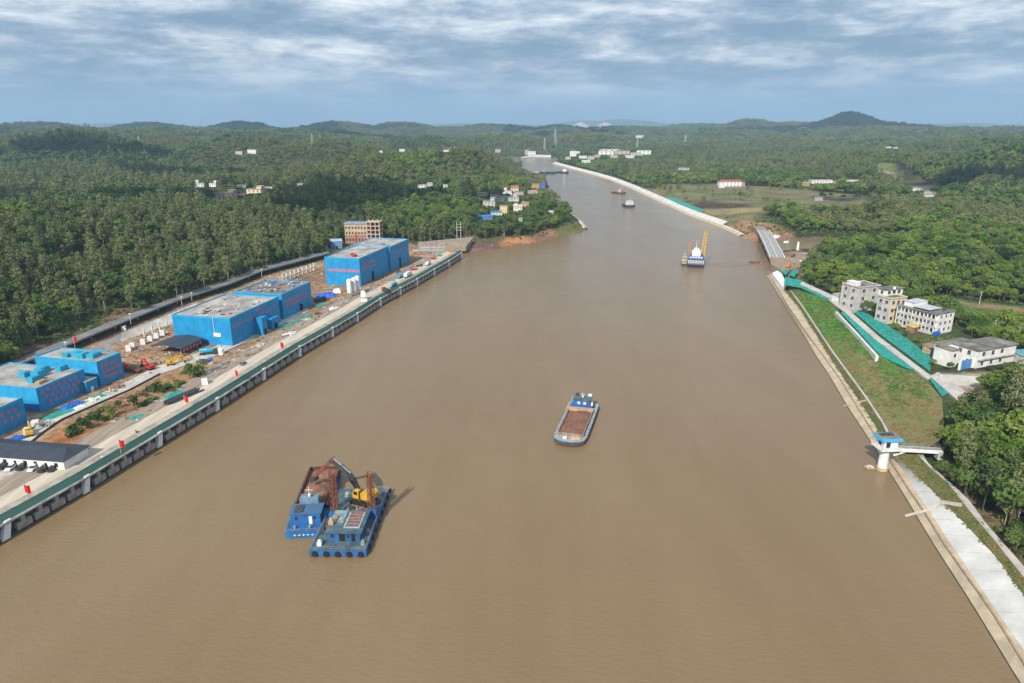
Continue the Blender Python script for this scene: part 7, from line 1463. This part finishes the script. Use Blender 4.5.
# young trees set out on the quay embankment and single trees by the houses
SM = []
for v_ in range(3):
    cr_, tk_ = tree_shape('small', 70 + v_, 260, .75); mc_ = bpy.data.meshes.new('crown'); mc_.from_pydata(cr_.v, [], cr_.f); mc_.materials.append((LEAF_B, LEAF_L, LEAF_B)[v_]); mt_ = bpy.data.meshes.new('trunk'); mt_.from_pydata(tk_.v, [], tk_.f); mt_.materials.append(BARK_D); SM.append((mc_, mt_))
for k, (px, py, s_, lb) in enumerate(((135, 409, 1.15, 'dark young tree on the orange bank below the far lettered blue block'), (113, 416, 1.05, 'young tree on the orange bank left of the dark young tree'), (158, 394, 1.25, 'bushy young tree on the bank left of the black pipes'), (190, 379, 1.5, 'taller young tree behind the black pipe pile, left of the pair'), (201, 374.5, 1.6, 'taller young tree behind the black pipe pile, right of the pair'),
                         (98, 423, .9, 'thin young tree on the orange bank by the service road'), (83, 431, 1.1, 'yellowish young tree at the near end of the orange bank'), (90, 428, .8, 'small young tree between the yellowish and the thin young tree'), (119, 408, .75, 'low shrub like tree on the rubble of the orange bank'))):
    t = thing('young_tree', lb, 'tree', tuple(at(px, py, ZP)), k * 1.3); t.scale = (s_ * .95, s_ * .95, s_ * 1.15); put('crown', SM[k % 3][0], t); put('trunk', SM[k % 3][1], t)
for k, (px, py, q, s_, lb) in enumerate(((866, 315, 0, .95, 'dark tree left of the pair between the grey house and the cream house'), (875, 317, 0, 1.05, 'dark tree right of the pair between the grey house and the cream house'), (896, 331, 1, .6, 'small bright tree at the foot of the cream house'), (925, 350, 0, .6, 'small dark tree before the gallery house'), (917, 344, 1, .55, 'small bright tree in the yard of the gallery house'), (949, 371, 1, .5, 'small tree before the blue gate of the courtyard house'), (932, 366, 1, .45, 'small tree at the upper edge of the wide green net'), (905, 337, 0, .5, 'low dark tree between the cream house and the gallery house'),
                         (1006, 373, 0, .55, 'dark tree at the right corner of the courtyard house'), (990, 372, 0, .45, 'low dark tree against the front wall of the courtyard house'), (956, 323, 1, .7, 'bright tree behind the end wall of the gallery house'))):
    t = thing('broadleaf_tree', lb, 'tree', tuple(at(px, py, 8.0)), k * 1.1); t.scale = (s_,) * 3; put('crown', PARTS[q * 4 + k % 4][0], t); put('trunk', PARTS[q * 4 + k % 4][1], t)

# small debris strewn over the building yard
DEB = bpy.data.collections.new('debris kinds')
for v_, m in enumerate((WHITECONC, GREYCONC, TIMBER, RUST, DARKCONC, DIRT, TARP, SPOIL)):
    g = MB(); rnd = random.Random(v_ + 5)
    for k in range(4): g.bar((rnd.uniform(-.8, .8), rnd.uniform(-.8, .8), .15), (rnd.uniform(-1.2, 1.2), rnd.uniform(-1.2, 1.2), rnd.uniform(.15, .6)), rnd.uniform(.3, .9), rnd.uniform(.15, .45))
    o = g.build('debris_kind_%d' % v_, m); COL.objects.unlink(o); DEB.objects.link(o)
gx, gy = ring_points(150, 700, 3.0); k = sdist(gx, gy, PLAT) < -2; gx, gy = gx[k], gy[k]; dr = sdist(gx, gy, RIVERXY); srd = sdist(gx, gy, [(p.x, p.y) for p in ats(SR, 6.5)], False)
inb = np.zeros(gx.size, bool)
for o in (B2A, B2B, B1A, B1B, B3A, B3B, B3C):
    w_ = [c for c in o.children if c.name.startswith('wall') and 'char' not in c.name][0].data; xs = [v.co.x for v in w_.vertices]; ys = [v.co.y for v in w_.vertices]; c_, s_ = math.cos(o.rotation_euler.z), math.sin(o.rotation_euler.z)
    lx = (gx - o.location.x) * c_ + (gy - o.location.y) * s_; ly = -(gx - o.location.x) * s_ + (gy - o.location.y) * c_; inb |= (lx > min(xs) - 1) & (lx < max(xs) + 1) & (ly > min(ys) - 1) & (ly < max(ys) + 1)
dens = np.where(dr < 15, .05, np.where(fbm(gx / 14 + 4, gy / 14 + 9, 2) > .46, .75, .2)); k = ~inb & (RNG.random(gx.size) < dens) & (srd > 3.5) & ~((gx < -150) & (gy < 250)); gx, gy = gx[k], gy[k]
scatter('debris', gx, gy, np.full(gx.size, ZP + .05), RNG.choice(8, gx.size, p=(.2, .2, .16, .06, .06, .18, .01, .13)), RNG.uniform(.25, .9, gx.size), DEB)

# silt drifting downstream of the drilling barge
pm_ = bpy.data.materials.new('silt plume'); pm_.use_nodes = True; t = pm_.node_tree; b = t.nodes['Principled BSDF']; b.inputs['Roughness'].default_value = .25; b.inputs['Base Color'].default_value = (.34, .20, .13, 1)
tcn = nd(t, 'ShaderNodeTexCoord'); mpn = nd(t, 'ShaderNodeMapping'); t.links.new(tcn.outputs['Object'], mpn.inputs[0]); mpn.inputs[3].default_value = (1 / 42, 1 / 11, 0)
ln = nd(t, 'ShaderNodeVectorMath', operation='LENGTH'); t.links.new(mpn.outputs[0], ln.inputs[0]); no = nd(t, 'ShaderNodeTexNoise'); no.inputs['Scale'].default_value = .12; no.inputs['Detail'].default_value = 5; t.links.new(tcn.outputs['Object'], no.inputs['Vector'])
ad_ = nd(t, 'ShaderNodeMath', operation='MULTIPLY_ADD'); t.links.new(no.outputs['Fac'], ad_.inputs[0]); ad_.inputs[1].default_value = 1.1; t.links.new(ln.outputs['Value'], ad_.inputs[2])
mr_ = nd(t, 'ShaderNodeMapRange'); mr_.interpolation_type = 'SMOOTHSTEP'; mr_.inputs[1].default_value = .5; mr_.inputs[2].default_value = 1.55; mr_.inputs[3].default_value = .8; mr_.inputs[4].default_value = 0; t.links.new(ad_.outputs[0], mr_.inputs[0]); t.links.new(mr_.outputs[0], b.inputs['Alpha'])
g = MB(); n = 40; g.add([(48 * math.cos(2 * math.pi * k / n), 14 * math.sin(2 * math.pi * k / n), 0) for k in range(n)], [tuple(range(n))]); o = g.build('silt_plume', pm_); o.location = at(735, 264.5, .02); o.rotation_euler = (0, 0, .02); tag(o, kind='stuff')

# tufts of grass on the slope and the verges
TUF = bpy.data.collections.new('tuft kinds')
for v_, c_ in enumerate(((.075, .185, .028), (.11, .19, .045), (.17, .165, .06), (.24, .19, .085))):
    m = mat('grass blades %d' % v_, c_, .9, .3, .5); rng = np.random.default_rng(v_ + 300); v, f = leaves(rng, [(rng.uniform(-.8, .8), rng.uniform(-.8, .8), .05) for _ in range(6)], [.35] * 6, 34, .5, .5)
    me_ = bpy.data.meshes.new('tuft_kind'); me_.from_pydata(v.tolist(), [], f); me_.materials.append(m); me_.update(); TUF.objects.link(bpy.data.objects.new('tuft_kind_%d' % v_, me_))
def face_points(o, n):
    V_ = np.array([v.co for v in o.data.vertices]); F_ = np.array([list(p.vertices) for p in o.data.polygons]); ar = np.linalg.norm(np.cross(V_[F_[:, 1]] - V_[F_[:, 0]], V_[F_[:, 3]] - V_[F_[:, 0]]), axis=1); k = RNG.choice(len(F_), n, p=ar / ar.sum()); a, b_ = RNG.random((n, 1)), RNG.random((n, 1)); q = V_[F_[k]]
    return (q[:, 0] * (1 - a) + q[:, 1] * a) * (1 - b_) + (q[:, 3] * (1 - a) + q[:, 2] * a) * b_
gp_ = face_points(gm_o, 5200); pat = fbm(gp_[:, 0] / 11 + 3, gp_[:, 1] / 26 + 9, 3); dryv = pat + np.interp(gp_[:, 1], [260, 330, 420], [.12, .0, -.14]); kk = np.where(dryv > .60, 3, np.where(dryv > .50, 2, np.where(dryv > .38, 1, 0))); sel = RNG.random(len(gp_)) < np.clip(.25 + 1.2 * np.abs(pat - .5) * 2, 0, 1)
vg = [face_points(bpy.data.objects[n_], c_) for n_, c_ in (('grass_verge', 900), ('planting_strip', 900))]; vp = np.concatenate(vg); vk = RNG.choice(4, len(vp), p=(.1, .2, .4, .3))
gp_ = np.concatenate([gp_[sel], vp]); kk = np.concatenate([kk[sel], vk])
scatter('grass_tufts', gp_[:, 0], gp_[:, 1], gp_[:, 2] + .1, kk, RNG.uniform(.5, 1.25, len(gp_)), TUF)
